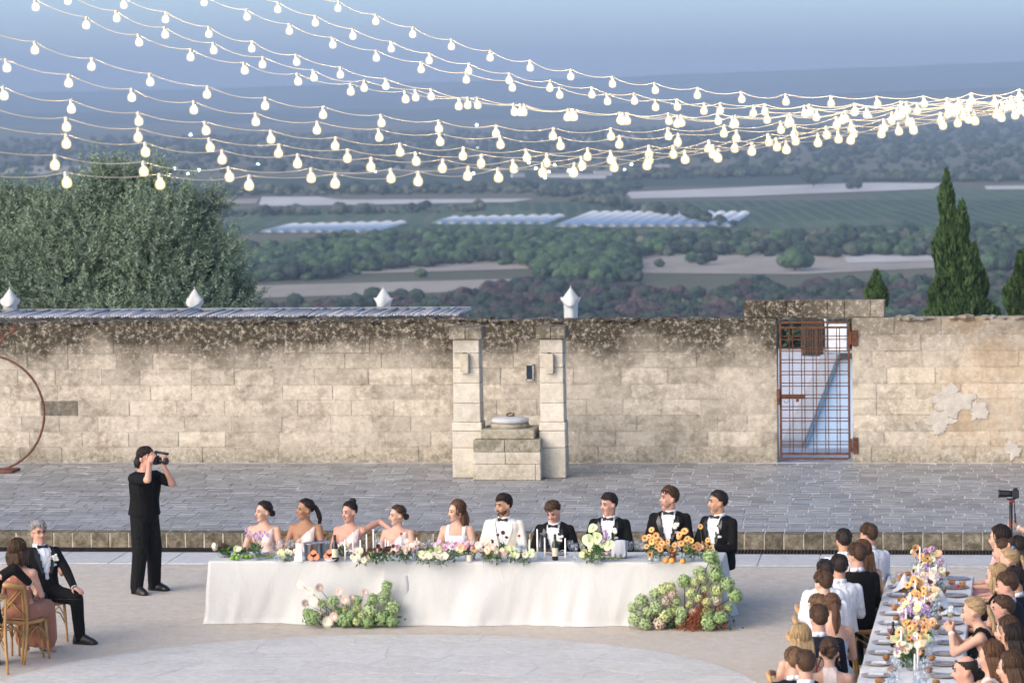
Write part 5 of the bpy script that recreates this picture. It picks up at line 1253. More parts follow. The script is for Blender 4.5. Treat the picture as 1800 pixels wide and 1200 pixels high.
    # --- extras
    if 'glasses' in extras:
        b = MB()
        for sx in (1, -1): b.tube([H @ Vector((sx*.031+.022*math.cos(t), -.100, .002+.016*math.sin(t))) for t in np.linspace(0, 2*PI, 13)], .0022, 5, False); b.tube([H @ Vector((sx*.053, -.098, .004)), H @ Vector((sx*.082, .0, .006))], .002, 5)
        b.tube([H @ Vector((-.009, -.102, .004)), H @ Vector((.009, -.102, .004))], .002, 5); b.build('glasses', M_METALD, root)
    if 'beard' in extras or 'stubble' in extras:
        b = MB(); nu, nv = 20, 14; c = Vector((0, -.022, -.040)); full = 'beard' in extras
        for i in range(nv+1):
            a = -PI/2+PI*i/nv
            for j in range(nu):
                t = 2*PI*j/nu; d = Vector((math.cos(a)*math.sin(t), -math.cos(a)*math.cos(t), math.sin(a))); k = min(1, max(0, (-.18-d.z + .35*max(0, abs(d.x)-.5))/.15)); k = k if d.y < .35 else 0
                f = -.012+(.0150 if full else .0140)*k; b.v.append(H @ (c+Vector((d.x*(.061+f), d.y*(.067+f), d.z*(.083+f)))))
        b.f = [(i*nu+j, i*nu+(j+1) % nu, (i+1)*nu+(j+1) % nu, (i+1)*nu+j) for i in range(nv) for j in range(nu)]; b.m = [0]*len(b.f)
        if full: b.ellip(H @ Vector((0, -.094, -.055)), (.026, .008, .006), 8, 5, H.to_3x3()); b.ellip(H @ Vector((0, -.084, -.100)), (.022, .012, .016), 8, 5, H.to_3x3())
        b.build('beard', mat('short_beard', (.085, .05, .036), .85, .3, 60) if full else mat('stubble', (.30, .175, .125), .8, .15, 60), root, True)
    if 'earring' in extras:
        for sx in (1, -1): b = MB(); b.ellip(H @ Vector((sx*.086, .002, -.055)), (.006, .006, .016), 6, 5); b.build('earring', M_GOLD, root, True)
    if 'watch' in extras:
        i = 0; b = MB(); d = (arms[i][2]-arms[i][1]).normalized(); p = arms[i][2]-d*.03; b.tube([p-d*.012, p+d*.012], .034*g, 12); b.build('watch', mat('pale_watch', (.7, .66, .6), .3), root, True)
    if 'clip' in extras:
        b = MB(); b.tube([H @ Vector((-.03, .06, .125)), H @ Vector((0, .05, .135)), H @ Vector((.03, .06, .125))], .014, 8); b.build('hair_clip', mat('blue_clip', (.09, .16, .34), .4), root, True)
    if 'scrunch' in extras:
        b = MB(); b.ellip(H @ Vector((0, .118, .035)), .02, 8, 6); b.build('hair_tie', C_SATIN, root, True)
    if 'necklace' in extras:
        b = MB()
        for t in np.linspace(0, 2*PI, 26): b.ellip(T @ Vector((.062*math.cos(t), .012+.058*math.sin(t), nb+.005+.012*math.sin(t))), .006, 5, 4)
        b.build('necklace', M_PETALW, root)
    root['hd'] = 0; del root['hd']
    return root, H, arms, T
def seat_z(px, py, Y): return WP(px, py, Y).z
R_ = math.radians
# ---- head table, left to right (crown pixel x,y in the photograph; seated behind the table)
SETL = []
SEATG, GUESTG = 'chairs behind the head table', 'chairs along the guest table'
HT = [
 dict(px=(464, 881), Y=41.72, label='woman in blush one shoulder dress at the left end of the head table', sex='f', head=(R_(-42), R_(-2), R_(4)), outfit=('oneshoulder', C_BLUSH), hair=('bun', 'dark'), skin='fair', extras=('earring',)),
 dict(px=(537, 877), Y=41.74, label='woman with dark ponytail and blush dress, second from left at the head table', sex='f', head=(R_(-48), R_(-5), R_(3)), outfit=('oneshoulder', C_BLUSH), hair=('pony', 'dark'), skin='brown', extras=('earring',), hl=.20),
 dict(px=(615, 882), Y=41.74, label='woman with black top bun resting her arm on the next chair', sex='f', head=(R_(-32), R_(2), R_(-3)), outfit=('oneshoulder', C_BLUSH), hair=('topbun', 'dark'), skin='rosy', hands=[(.50, .06, .93), (-.13, -.30, .66)], poles=[(.3, .6, .3), (-.5, .5, -.8)]),
 dict(px=(699, 888), Y=41.72, label='woman with low dark bun beside the bride at the head table', sex='f', head=(R_(-50), R_(0), R_(2)), outfit=('oneshoulder', C_BLUSH), hair=('bun', 'brown'), skin='fair', extras=('earring',)),
 dict(px=(803, 880), Y=41.74, label='bride in white square neck dress with half up brown hair', sex='f', head=(R_(-46), R_(0), R_(5)), outfit=('bride', C_BRIDE), hair=('half', 'auburn'), skin='fair', extras=('earring',), hl=.22),
 dict(px=(886, 869), Y=41.80, label='groom with moustache in ivory dinner jacket and black bow tie', sex='m', head=(R_(-38), R_(2), R_(0)), outfit='ivory', hair=('short', 'dark'), skin='tan', extras=('beard',)),
 dict(px=(977, 879), Y=41.78, label='man in black dinner jacket looking down right of the groom', sex='m', head=(R_(-12), R_(26), R_(-6)), outfit='tux', hair=('short', 'brown'), skin='rosy', extras=('flower',)),
 dict(px=(1071, 867), Y=41.80, label='man in black dinner jacket behind the pale green anthuriums', sex='m', head=(R_(-40), R_(3), R_(0)), outfit='tux', hair=('fade', 'dark'), skin='rosy', extras=('flower', 'pocket')),
 dict(px=(1177, 856), Y=41.84, label='tall man with tousled hair in black dinner jacket, second from right', sex='m', head=(R_(-55), R_(-6), R_(0)), outfit='tux', hair=('short', 'brown'), skin='rosy', extras=('flower', 'pocket', 'stubble')),
 dict(px=(1264, 863), Y=41.74, rz=-.55, label='bearded man in black dinner jacket at the right end of the head table', sex='m', head=(R_(-38), R_(-4), R_(0)), outfit='tux', hair=('fade', 'dark'), skin='tan', extras=('flower', 'pocket', 'stubble'))]
for i, d in enumerate(HT):
    px, py = d.pop('px'); Y = d.pop('Y'); p = WP(px, py, Y); rz = d.pop('rz', R_(-6)); xo = p.x
    lean = R_(2)
    if i == 6: lean = R_(12)
    d.setdefault('hands', None)
    if d['hands'] is None: d['hands'] = [(.15, -.33, .70), (-.14, -.34, .69)]
    hl_ = d['label']
    person(x=xo, y=Y, rz=rz, top_z=p.z, lean=lean, voxel=.0125, seed=i*7+1, group='wedding party at the head table', **d)
    chair(xo-(.10 if i == 9 else 0), Y+.03, rz if i < 9 else R_(2), 'chair of '+hl_, SEATG); SETL.append((p.x, hl_))
# ---- photographer
f = GP(254, 1040, 0); cz = WP(257, 787, f.y).z
ph, Hh, arms, T = person('photographer dressed in black standing with a camera at his eye', f.x+.02, f.y, R_(58), 'm', 'stand', top_z=cz, head=(R_(12), R_(4), 0), outfit='tee', hair=('short', 'dark'), skin='rosy', voxel=.0125, seed=77, lean=R_(3),
    hands=[(.065, -.265, 1.50), (-.085, -.185, 1.545)], poles=[(.55, -.25, -1), (-.7, -.35, -1)], legs=((.17, .03), (-.17, -.02)), palms=[((0, .3, 1), (-.15, -.45, .9), .8), ((.6, .2, .2), (.25, -.35, .9), .9)], extras=('beardx',))
hb = MB(); c0 = Hh.translation
def hpt(*p): return Hh @ Vector(p)
mb = MB(); hair_cap(mb, Hh, 'bun', .018, 5); 
for k in range(7): a = -1.2+.4*k; mb.tube([hpt(.07*math.sin(a), .085*math.cos(a)+.01, .0), hpt(.075*math.sin(a), .11*math.cos(a)+.015, -.06), hpt(.07*math.sin(a), .10*math.cos(a)+.02, -.115)], [.03, .026, .012], 7)
mb.build('collar_length_hair', HAIR['dark'], ph, True)
camr = empty('photo_camera', (0, 0, 0), 0, 'black camera with lens and top microphone held by the photographer', 'camera')
camr.parent = None
Wm = ph.matrix_world if False else Matrix.Translation(ph.location) @ Matrix.Rotation(R_(58), 4, 'Z') @ Matrix.Diagonal((*ph.scale, 1))
cc = Wm @ hpt(0, -.165, -.012); camr.location = cc; camr.rotation_euler = (0, 0, R_(58+12))
mb = MB(); mb.bevbox((0, 0, 0), (.135, .06, .09), .012); mb.bevbox((0, .0, .055), (.05, .05, .03), .008); mb.build('camera_body', M_METALD, camr)
Mq = Matrix.Rotation(PI/2, 3, 'X')
mb = MB(); mb.lathe([(.036, .03), (.038, .06), (.040, .12), (.043, .125), (.043, .15), (.035, .15)], n=18, M=Mq); mb.build('lens', M_METALD, camr, True)
mb = MB(); mb.lathe([(.034, .148), (.0, .15)], n=16, M=Mq); mb.build('lens_glass', mat('lens_coating', (.25, .22, .3), .1, 0, 5, spec=.8), camr, True)
mb = MB(); mb.bevbox((0, .02, .085), (.02, .03, .035), .004); mb.tube([(0, .03, .115), (0, -.17, .095)], .017, 9); mb.build('microphone', M_METALD, camr, True)
# ---- group at the left edge
p = WP(68, 918, 38.9)
person('grey haired man in dinner jacket and glasses seated at the left', p.x+.02, 38.95, R_(40), 'm', top_z=p.z, lean=R_(-7), head=(R_(-4), R_(-4), R_(-4)), outfit='tux', hair=('short', 'grey'), skin='rosy', voxel=.0125, seed=91, extras=('flower', 'pocket', 'glasses'),
    hands=[(.20, -.36, .60), (-.22, -.30, .60)], poles=[(1.0, .3, -.5), (-.9, .3, -.5)], legs=(((.20, -.40), (.24, -.38), (.55, -.8)), ((-.20, -.40), (-.2, -.40), (-.3, -1))), palms=[((0, 0, -1), (.25, -1, -.25), .35), ((0, 0, -1), (0, -1, -.2), .35)])
chair(p.x+.02, 38.98, R_(36), 'cross back chair under the grey haired man at the left', 'chairs of the left table')
p = WP(38, 949, 37.6)
person('person with short brown hair and rust coloured dress seen from behind', p.x-.04, 37.6, R_(172), 'f', top_z=p.z, head=(R_(-14), 0, 0), outfit=('halter', C_RUST), hair=('bob', 'brown'), skin='rosy', seed=95, voxel=.0125)
chair(p.x-.02, 37.66, R_(160), 'cross back chair under the person in rust coloured dress', 'chairs of the left table')
p = WP(-12, 955, 36.9)
person('person in black sleeve cut off at the left edge, arm over a chair back', p.x-.12, 36.85, R_(200), 'm', top_z=p.z, head=(R_(10), 0, 0), outfit='tux', hair=('short', 'brown'), skin='fair', seed=97, hands=[(-.12, -.25, .9), (-.46, .14, .90)], poles=[(.5, .3, -.8), (-.5, .6, .2)], voxel=.0145)
chair(p.x-.08, 36.9, R_(196), 'cross back chair under the person cut by the left edge', 'chairs of the left table')
g_ = GP(62, 1154, 0); chair(g_.x-.14, g_.y-.18, R_(165), 'empty nearest cross back chair at the left edge, napkin hanging from it', 'chairs of the left table')
# ---- guests on the left of the long table, far to near
SL = [
 ((1530, 923), 39.2, 'shirt', 'm', ('short', 'brown'), 'rosy', 'far end man in white shirt with brown hair, left side of guest table', 28, 30),
 ((1484, 932), 38.65, 'shirt', 'm', ('fade', 'dark'), 'tan', 'man in white shirt with black hair leaning out, far end of guest table', 8, 10),
 ((1518, 952), 38.0, ('tank', C_DGREEN), 'f', ('long', 'auburn'), 'fair', 'woman with long auburn hair behind the man in black jacket', 20, 10),
 ((1508, 958), 37.35, 'tux', 'm', ('short', 'brown'), 'rosy', 'man in black jacket seen from behind among the white shirts', 20, 30),
 ((1476, 978), 36.7, 'shirt', 'm', ('short', 'dark'), 'tan', 'man with thick black hair and white shirt next to the black jacket', 10, 12),
 ((1452, 986), 36.1, 'shirt', 'm', ('fade', 'dark'), 'rosy', 'man in white shirt with thinning dark hair, sixth on the left side', 14, 16),
 ((1449, 1005), 35.35, 'shirt', 'm', ('short', 'brown'), 'fair', 'man in white shirt with cropped brown hair, head nearest the courtyard', 16, 26),
 ((1440, 1048), 34.25, 'shirt', 'm', ('short', 'light'), 'fair', 'man in white shirt with fair hair half hidden by the navy suit', 24, 30),
 ((1464, 1045), 33.75, ('strapless', C_BLUE), 'f', ('pony', 'auburn'), 'fair', 'woman with bare back, brown ponytail and pale blue dress', 15, 0),
 ((1440, 1067), 33.05, 'navy', 'm', ('short', 'brown'), 'rosy', 'man in navy suit with white collar and brown hair', 10, 14),
 ((1409, 1100), 31.95, ('tank', C_RED), 'f', ('long', 'blonde'), 'fair', 'woman with long dark blonde hair and red patterned dress', 18, 10),
 ((1458, 1124), 31.2, ('halter', C_BLUSH), 'f', ('updo', 'brown'), 'fair', 'woman with curly pinned up hair and beaded necklace', 5, -8),
 ((1397, 1142), 30.85, 'navy', 'm', ('short', 'light'), 'fair', 'man half hidden behind the navy jacket in the front corner', 14, 18),
 ((1416, 1146), 30.3, 'navy', 'm', ('fade', 'brown'), 'rosy', 'nearest man in navy jacket with cropped hair at the bottom edge', 6, 10)]
for i, (c, Y, of, sx, hr, sk, lab, tw, hyaw) in enumerate(SL):
    p = WP(c[0], c[1], Y); back = R_(180+tw)
    person(lab, p.x, Y, back, sx, top_z=max(1.26, min(1.50, p.z)), lean=R_(4), head=(R_(hyaw*.8), R_(3), 0), outfit=of, hair=hr, skin=sk, seed=200+i*5, voxel=.0175, group='guests on the left of the long table', hl=.26 if hr[0] == 'pony' else .34,
           extras=(('necklace', 'earring') if i == 11 else ()), legs=None)
    chair(p.x-.02, Y, R_(88), 'chair of '+lab, GUESTG)
# ---- guests on the right, far to near
SR = [
 ((1762, 925), 38.75, ('cap', C_PINK), 'f', ('long', 'dark'), 'fair', 'woman with black hair and pink floral dress at the far right', 0, 0, None),
 ((1768, 948), 38.05, ('cap', C_DGREEN), 'f', ('bun', 'brown'), 'fair', 'woman with pinned brown hair behind the blue hair clip', -4, 0, None),
 ((1792, 945), 37.75, ('cap', C_DGREEN), 'f', ('long', 'dark'), 'tan', 'woman with long black hair at the right edge, far row', 4, 0, None),
 ((1779, 964), 37.2, ('tank', C_BLACK), 'f', ('pony', 'blonde'), 'fair', 'blonde woman with a blue clip in her hair', 5, 0, ('clip',)),
 ((1758, 994), 35.9, ('tank', C_BLACK), 'f', ('bob', 'blonde'), 'fair', 'woman with short fair bob on the right side of the guest table', 0, 0, None),
 ((1790, 998), 35.6, 'navy', 'm', ('short', 'dark'), 'tan', 'dark haired man partly hidden at the right edge', 6, 0, None),
 ((1776, 1008), 35.1, 'navy', 'm', ('short', 'brown'), 'rosy', 'man in navy jacket with cropped brown hair, right side', -4, 8, None),
 ((1770, 1048), 33.8, 'shirt', 'm', ('fade', 'brown'), 'rosy', 'young man with faded haircut and white shirt on the right', 0, 4, None),
 ((1706, 1052), 33.3, ('tank', C_BLACK), 'f', ('pony', 'blonde'), 'fair', 'woman in black top leaning on the table with clasped hands', 0, 6, ('watch', 'scrunch', 'earring')),
 ((1776, 1085), 32.55, ('tank', C_BLACK), 'f', ('long', 'brown'), 'fair', 'woman with brown hair between the young man and the near row', 0, 0, None),
 ((1785, 1100), 31.9, ('cap', C_DGREEN), 'f', ('long', 'dark'), 'tan', 'woman with thick black hair at the right edge, near row', 0, 0, None),
 ((1748, 1128), 30.85, ('cap', C_BLUSH), 'f', ('long', 'auburn'), 'fair', 'woman with long wavy auburn hair in the front row', 0, 0, None),
 ((1703, 1152), 30.2, 'tux', 'm', ('bald', 'dark'), 'rosy', 'balding man in black jacket at the bottom edge', 20, 0, None),
 ((1783, 1147), 30.15, ('cap', C_DGREEN), 'f', ('long', 'brown'), 'fair', 'woman with long brown hair in the bottom right corner', 0, 0, None)]
for i, (c, Y, of, sx, hr, sk, lab, tw, hyaw, ex) in enumerate(SR):
    p = WP(c[0], c[1], Y); rz = R_(-100+tw); kw = {}
    if i == 8: kw = dict(lean=R_(20), hands=[(.04, -.40, .99), (-.04, -.40, .99)], poles=[(.7, -.5, -1), (-.7, -.5, -1)], palms=[((-.8, .0, .2), (-.25, -.5, .6), 1.2), ((.8, .0, .2), (.25, -.5, .6), 1.2)]); 
    else: kw = dict(lean=R_(3))
    off = Vector((math.sin(rz), -math.cos(rz)))*(.26 if i == 8 else .0)
    person(lab, p.x-off.x, Y-off.y, rz, sx, top_z=max(1.22, min(1.50, p.z)), head=(R_(hyaw), R_(3), 0), outfit=of, hair=hr, skin=sk, seed=300+i*5, voxel=.0175, group='guests on the right of the long table', extras=ex or (), **kw)
    chair(p.x-off.x+.03, Y-off.y, R_(-92), 'chair of '+lab, GUESTG)
# ---- camera operator at the right edge: hand on a monopod
mp = WP(1776, 935, 39.4); gp = Vector((mp.x, 39.4, 0))
op, Hh, arms, T = person('camera operator at the right edge gripping a monopod', mp.x+.52, 39.5, R_(-95), 'm', 'stand', top_z=1.78, outfit='tee', hair=('short', 'dark'), skin='rosy', seed=400, voxel=.0175, extras=('watch',),
    hands=[(.05, -.42, mp.z-.01), (-.2, -.10, 1.0)], poles=[(.6, .2, -.9), (-.6, .5, -.6)], palms=[((-.9, -.1, 0), (-.1, -.8, .35), 1.1), ((0, 0, -1), (0, -.3, -1), .4)])
mono = empty('camera_monopod', gp, 0, 'black camera mounted sideways on a monopod at the right edge', 'camera')
tz = WP(1776, 882, 39.4).z
mb = MB(); mb.tube([(0, 0, 0), (0, 0, .7)], .012, 8); mb.tube([(0, 0, .7), (.008, 0, tz)], .021, 10); mb.build('monopod_leg', M_METALD, mono, True)
mb = MB(); mb.bevbox((.012, 0, tz+.01), (.05, .05, .035), .008); mb.build('fluid_head', mat('red_head', (.25, .03, .02), .5), mono)
mb = MB(); mb.bevbox((.012, 0, tz+.035), (.10, .06, .016), .004); mb.tube([(.045, 0, tz+.02), (.052, 0, tz-.13)], .006, 6); mb.tube([(.052, 0, tz-.13), (.056, 0, tz-.24)], .011, 8); mb.build('pan_handle', M_METALD, mono)
mb = MB(); mb.bevbox((.06, 0, tz+.095), (.075, .10, .10), .012); mb.bevbox((.06, 0, tz+.15), (.05, .05, .025), .008); mb.build('camera_body', M_METALD, mono)
Mx = Matrix.Rotation(-PI/2, 3, 'Y')
mb = MB(); mb.lathe([(.036, -.03), (.038, .03), (.042, .06), (.042, .11), (.045, .115), (.045, .135), (.034, .135)], (.0, 0, tz+.095), 16, M=Mx); mb.build('lens', M_METALD, mono, True)
if _RM.name in COL.objects: COL.objects.unlink(_RM)
bpy.data.objects.remove(_RM)
# ================================================================== TABLES, CLOTHS, FLOWERS
def linenmat(name, c, fold=.35):
    m, nt, bs, out = new_mat(name); tc = nt.add('ShaderNodeTexCoord'); v = tc.outputs['Object']
    n = nt.noise(nt.scalevec(v, (1, 1, .6)), 3.2, 4, .55, 1.5); n2 = nt.noise(v, 160, 2)
    nt.link(nt.mix(nt.ramp(n, .3, .7), tuple(k*.95 for k in c), c), bs.inputs['Base Color']); set_in(bs, Roughness=.85, Specular_IOR_Level=.2, Sheen_Weight=.1)
    bp = nt.add('ShaderNodeBump', Strength=fold, Distance=.06); nt.link(nt.math('ADD', n, nt.math('MULTIPLY', n2, .04)), bp.inputs['Height']); nt.link(bp.outputs[0], bs.inputs['Normal']); return m
M_LINEN = linenmat('ivory_linen', (.56, .555, .53), .22); M_LINENB = linenmat('white_linen', (.70, .70, .70)); M_NAPK = linenmat('pale_blue_napkin', (.60, .65, .71), .5); M_NAPW = linenmat('white_napkin', (.76, .76, .77), .6)
M_TWOOD = mat('table_ply', (.30, .22, .14), .7, .2, 5)
def glassmat(name, tint, edge=.55):
    m = bpy.data.materials.new(name); m.use_nodes = True; m.node_tree.nodes.clear(); nt = NT(m); out = nt.add('ShaderNodeOutputMaterial')
    tr = nt.add('ShaderNodeBsdfTransparent'); tr.inputs[0].default_value = (*tint, 1); gl = nt.add('ShaderNodeBsdfGlossy'); gl.inputs['Roughness'].default_value = .04; gl.inputs[0].default_value = (.95, .97, 1, 1)
    fr = nt.add('ShaderNodeLayerWeight', Blend=.3); mx = nt.add('ShaderNodeMixShader'); nt.link(nt.math('ADD', nt.math('MULTIPLY', nt.math('POWER', fr.outputs['Facing'], 2.5), .75), .06, True), mx.inputs[0]); nt.link(tr.outputs[0], mx.inputs[1]); nt.link(gl.outputs[0], mx.inputs[2]); nt.link(mx.outputs[0], out.inputs[0]); return m
G_CLEAR = glassmat('clear_glass', (.97, .985, .99)); G_AMBER = glassmat('amber_glass', (.92, .62, .30)); G_GREEN = glassmat('greenish_glass', (.86, .93, .88)); G_BLUE = glassmat('blue_glass', (.80, .87, .93))
M_WINE = mat('dark_wine_bottle', (.012, .010, .008), .12, .1, 5, spec=.6); M_LABEL = mat('cream_label', (.62, .55, .40), .8, .1, 30); M_WAX = mat('white_wax', (.84, .82, .77), .45, .03, 5, sub=.2); M_CHINA = mat('white_china', (.74, .75, .76), .5, .03, 5, spec=.25)
M_RIM = mat('brown_plate_rim', (.34, .27, .22), .5); M_BREAD = mat('bread_crust', (.36, .17, .06), .8, .25, 20, .4, 40); M_STEEL = mat('steel', (.55, .55, .56), .28, .06, 8, metal=1.0); M_DHOLD = mat('dark_holder', (.02, .018, .016), .4)
M_SPRITZ = mat('orange_spritz', (.80, .27, .04), .3, .05, 5); M_ROSEW = mat('red_drink', (.55, .05, .05), .2, .05, 5); M_WHITEW = mat('pale_wine', (.62, .50, .20), .2, .05, 5)
# ---- draped cloth
def cloth(name, x0, x1, y0, y1, z, m, label, cat='tablecloth', out=0.0, seed=0, drop=1.0, ang=0.0, org=None, amp=.035, flare=.05, ends=(True, True), group=None, sides=(True, True)):
    """top sheet plus hanging sides; folds open towards the hem"""
    org = org or ((x0+x1)/2, (y0+y1)/2); per = []; r = .025
    def seg(a, b, n): 
        for i in range(n): t = i/n; per.append((a[0]+(b[0]-a[0])*t, a[1]+(b[1]-a[1])*t))
    nx, ny = max(8, int((x1-x0)/.035)), max(8, int((y1-y0)/.035))
    seg((x0, y0), (x1, y0), nx); seg((x1, y0), (x1, y1), ny); seg((x1, y1), (x0, y1), nx); seg((x0, y1), (x0, y0), ny); n = len(per)
    mb = MB(); hang = z*drop; rows = [0, .012, .03, .06, .12, .22, .34, .48, .62, .76, .88, .965, 1.0]
    cx, cy = (x0+x1)/2, (y0+y1)/2
    for k, t in enumerate(rows):
        for (px, py) in per:
            nxv = -1.0 if abs(px-x0) < 1e-6 else (1.0 if abs(px-x1) < 1e-6 else 0); nyv = -1.0 if abs(py-y0) < 1e-6 else (1.0 if abs(py-y1) < 1e-6 else 0)
            dcx = min(abs(px-x0), abs(px-x1)); dcy = min(abs(py-y0), abs(py-y1)); corner = max(0, 1-max(dcx, dcy)/.22)
            if nxv == 0: nxv = (1 if px > cx else -1)*max(0, 1-dcx/.16)**1.5
            if nyv == 0: nyv = (1 if py > cy else -1)*max(0, 1-dcy/.16)**1.5
            w = mnoise.noise(Vector((px*1.15+seed*9+t*.35, py*1.15, seed)))+.75*mnoise.noise(Vector((px*2.6+seed*5+t*.9, py*2.6, t*.7+seed*2)))+.32*mnoise.noise(Vector((px*7+t*1.5, py*7, t*1.6+seed)))
            d = out+.012*min(1, k/2)+amp*t**1.3*(w+.25)*1.2+flare*corner*t**1.1+(.02*max(0, t-.95)/.05)
            zz = z-hang*t if k else z+.002
            if k == 0: d = out
            mb.v.append((px+nxv*d-org[0], py+nyv*d-org[1], max(.006, zz)))
    for k in range(len(rows)-1):
        for j in range(n): mb.f.append((k*n+j, (k+1)*n+j, (k+1)*n+(j+1) % n, k*n+(j+1) % n))
    # top sheet
    o = len(mb.v); tx, ty = nx//2, max(4, ny//2); M_ = nx//2
    mb.f.append(tuple(j for j in range(n)))
    mb.m = [0]*len(mb.f)
    ob = mb.build(name, m, None, True, (org[0], org[1], 0)); ob.rotation_euler = (0, 0, ang)
    for p in ob.data.polygons:
        if len(p.vertices) > 4: p.use_smooth = False
    return tag(ob, label, cat, group)
TX0, TX1, TY0, TY1, TZ = -8.80, -2.66, 40.36, 41.20, .760
for k, (a, b) in enumerate(((TX0+.02, -6.75), (-6.73, -4.70), (-4.68, TX1-.02))):
    e = empty('trestle_table', ((a+b)/2, (TY0+TY1)/2, 0), 0, ('left', 'middle', 'right')[k]+' trestle table hidden under the head table cloth', 'table', 'trestle tables of the head table')
    mb = MB(); mb.box((0, 0, TZ-.035), (b-a, TY1-TY0-.04, .04)); mb.build('table_top', M_TWOOD, e)
    for sx in (-1, 1):
        for sy in (-1, 1): mb = MB(); mb.tube([(sx*((b-a)/2-.12), sy*.33, 0), (sx*((b-a)/2-.12), sy*.33, TZ-.055)], .02, 8); mb.build('leg', M_STEEL, e)
cloth('tablecloth', TX0, -6.42, TY0, TY1, TZ, M_LINEN, 'ivory linen cloth falling to the ground over the left part of the head table', seed=1, amp=.10, flare=.05, group='cloths of the head table')
cloth('tablecloth', -6.66, TX1, TY0-.004, TY1+.004, TZ+.005, M_LINEN, 'ivory linen cloth over the right part of the head table, overlapping the left one', seed=4, amp=.10, flare=.08, out=.012, group='cloths of the head table')
# ---- small things for tables (origin at the base)
PROTO = {}
def proto(key, fn):
    if key not in PROTO: PROTO[key] = fn()
    return PROTO[key]
def L(prof, m, n=14, smooth=True, name='x', c=(0, 0, 0)): mb = MB(); mb.lathe(prof, c, n); return mb.mesh(name, m, smooth)
def place(name, parts, loc, label, cat, group=None, rz=0.0, s=1.0):
    """parts: list of (part name, mesh); a thing with its parts"""
    e = empty(name, loc, rz, label, cat, group); e.scale = (s, s, s)
    for p in parts:
        o = link(p[0], p[1], e, *(p[2:] if len(p) > 2 else ()))
    return e
def wine_glass(): return [('bowl', L([(.004, .085), (.022, .095), (.036, .125), (.038, .155), (.033, .20), (.032, .20), (.036, .155), (.034, .128), (.02, .10), (.0, .092)], G_CLEAR, name='bowl')), ('stem', L([(.034, 0), (.032, .003), (.006, .008), (.004, .05), (.005, .088)], G_CLEAR, 10, name='stem'))]
def tumbler(g=None): g = g or G_CLEAR; return [('glass', L([(.0, .004), (.032, .004), (.034, 0), (.036, .09), (.034, .09), (.031, .008), (0, .008)], g, name='glass'))]
def filled(m, h=.06): return [('glass', L([(.0, .004), (.034, .004), (.036, 0), (.038, .105), (.036, .105), (.032, .008), (0, .008)], G_CLEAR, name='glass')), ('drink', L([(0, .009), (.031, .009), (.034, h), (0, h)], m, name='drink'))]
def wine_filled(m): return wine_glass() + [('drink', L([(0, .094), (.02, .101), (.032, .126), (.034, .142), (0, .142)], m, name='drink'))]
def bottle(): return [('bottle_glass', L([(.0, .003), (.034, 0), (.037, .01), (.037, .185), (.030, .215), (.014, .245), (.0135, .30), (.016, .302), (.016, .315), (0, .315)], M_WINE, name='bottle_glass')), ('label', L([(.0375, .05), (.0378, .052), (.0378, .15), (.0375, .152)], M_LABEL, name='label')), ('capsule', L([(.0150, .258), (.0165, .26), (.0170, .317), (0, .319)], mat('dark_capsule', (.03, .012, .012), .35), name='capsule'))]
def water(): return [('bottle_glass', L([(.0, .003), (.036, 0), (.038, .01), (.038, .17), (.03, .20), (.014, .235), (.013, .275), (0, .275)], G_BLUE, name='bottle_glass')), ('label', L([(.0386, .07), (.0388, .072), (.0388, .145), (.0386, .147)], mat('blue_white_label', (.48, .60, .72), .6, .2, 30), name='label')), ('cap', L([(.015, .268), (.016, .27), (.016, .29), (0, .292)], mat('red_cap', (.28, .03, .03), .4), name='cap'))]
def candle(h): return [('candle', L([(.0105, .02), (.0105, h*.6), (.0085, h-.01), (.004, h), (0, h)], M_WAX, 10, name='candle')), ('wick', L([(.0015, h-.002), (.001, h+.012), (0, h+.013)], M_DHOLD, 5, name='wick')), ('holder', L([(.030, 0), (.030, .006), (.014, .012), (.013, .03), (.0, .03)], G_CLEAR, 12, name='holder'))]
def candle_dark(h): return [('candle', L([(.0105, .10), (.0105, .10+h*.6), (.0085, .10+h-.01), (0, .10+h)], M_WAX, 10, name='candle')), ('holder', L([(.028, 0), (.026, .01), (.012, .03), (.012, .095), (.016, .11), (.0, .11)], M_DHOLD, 12, name='holder'))]
def plate():
    return [('plate_dish', L([(.0, .004), (.08, .003), (.085, .0), (.135, .012), (.137, .014), (.133, .016), (.085, .007), (0, .007)], M_CHINA, 24, name='plate_dish')), ('rim', L([(.1345, .0155), (.1385, .0155), (.1385, .0125), (.1345, .0125)], M_RIM, 24, name='rim'))]
def napkin_mesh():
    mb = MB(); 
    for k in range(3): mb.bevbox((0, .004*k, .012+.006*k), (.115-.01*k, .17-.02*k, .005), .002)
    return mb.mesh('napkin', M_NAPK, True)
def bread_mesh(): mb = MB(); mb.ellip((0, 0, .026), (.05, .038, .028), 12, 8, noise=.25, nf=3, seed=3); return mb.mesh('bread', M_BREAD, True)
def cutlery_mesh():
    mb = MB()
    for k, y in enumerate((0, .022)): mb.tube([(-.10, y, .004), (.03, y, .005), (.10, y, .006)], [.004, .0035, .007], 6, flat=.4)
    return mb.mesh('cutlery', M_STEEL, True)
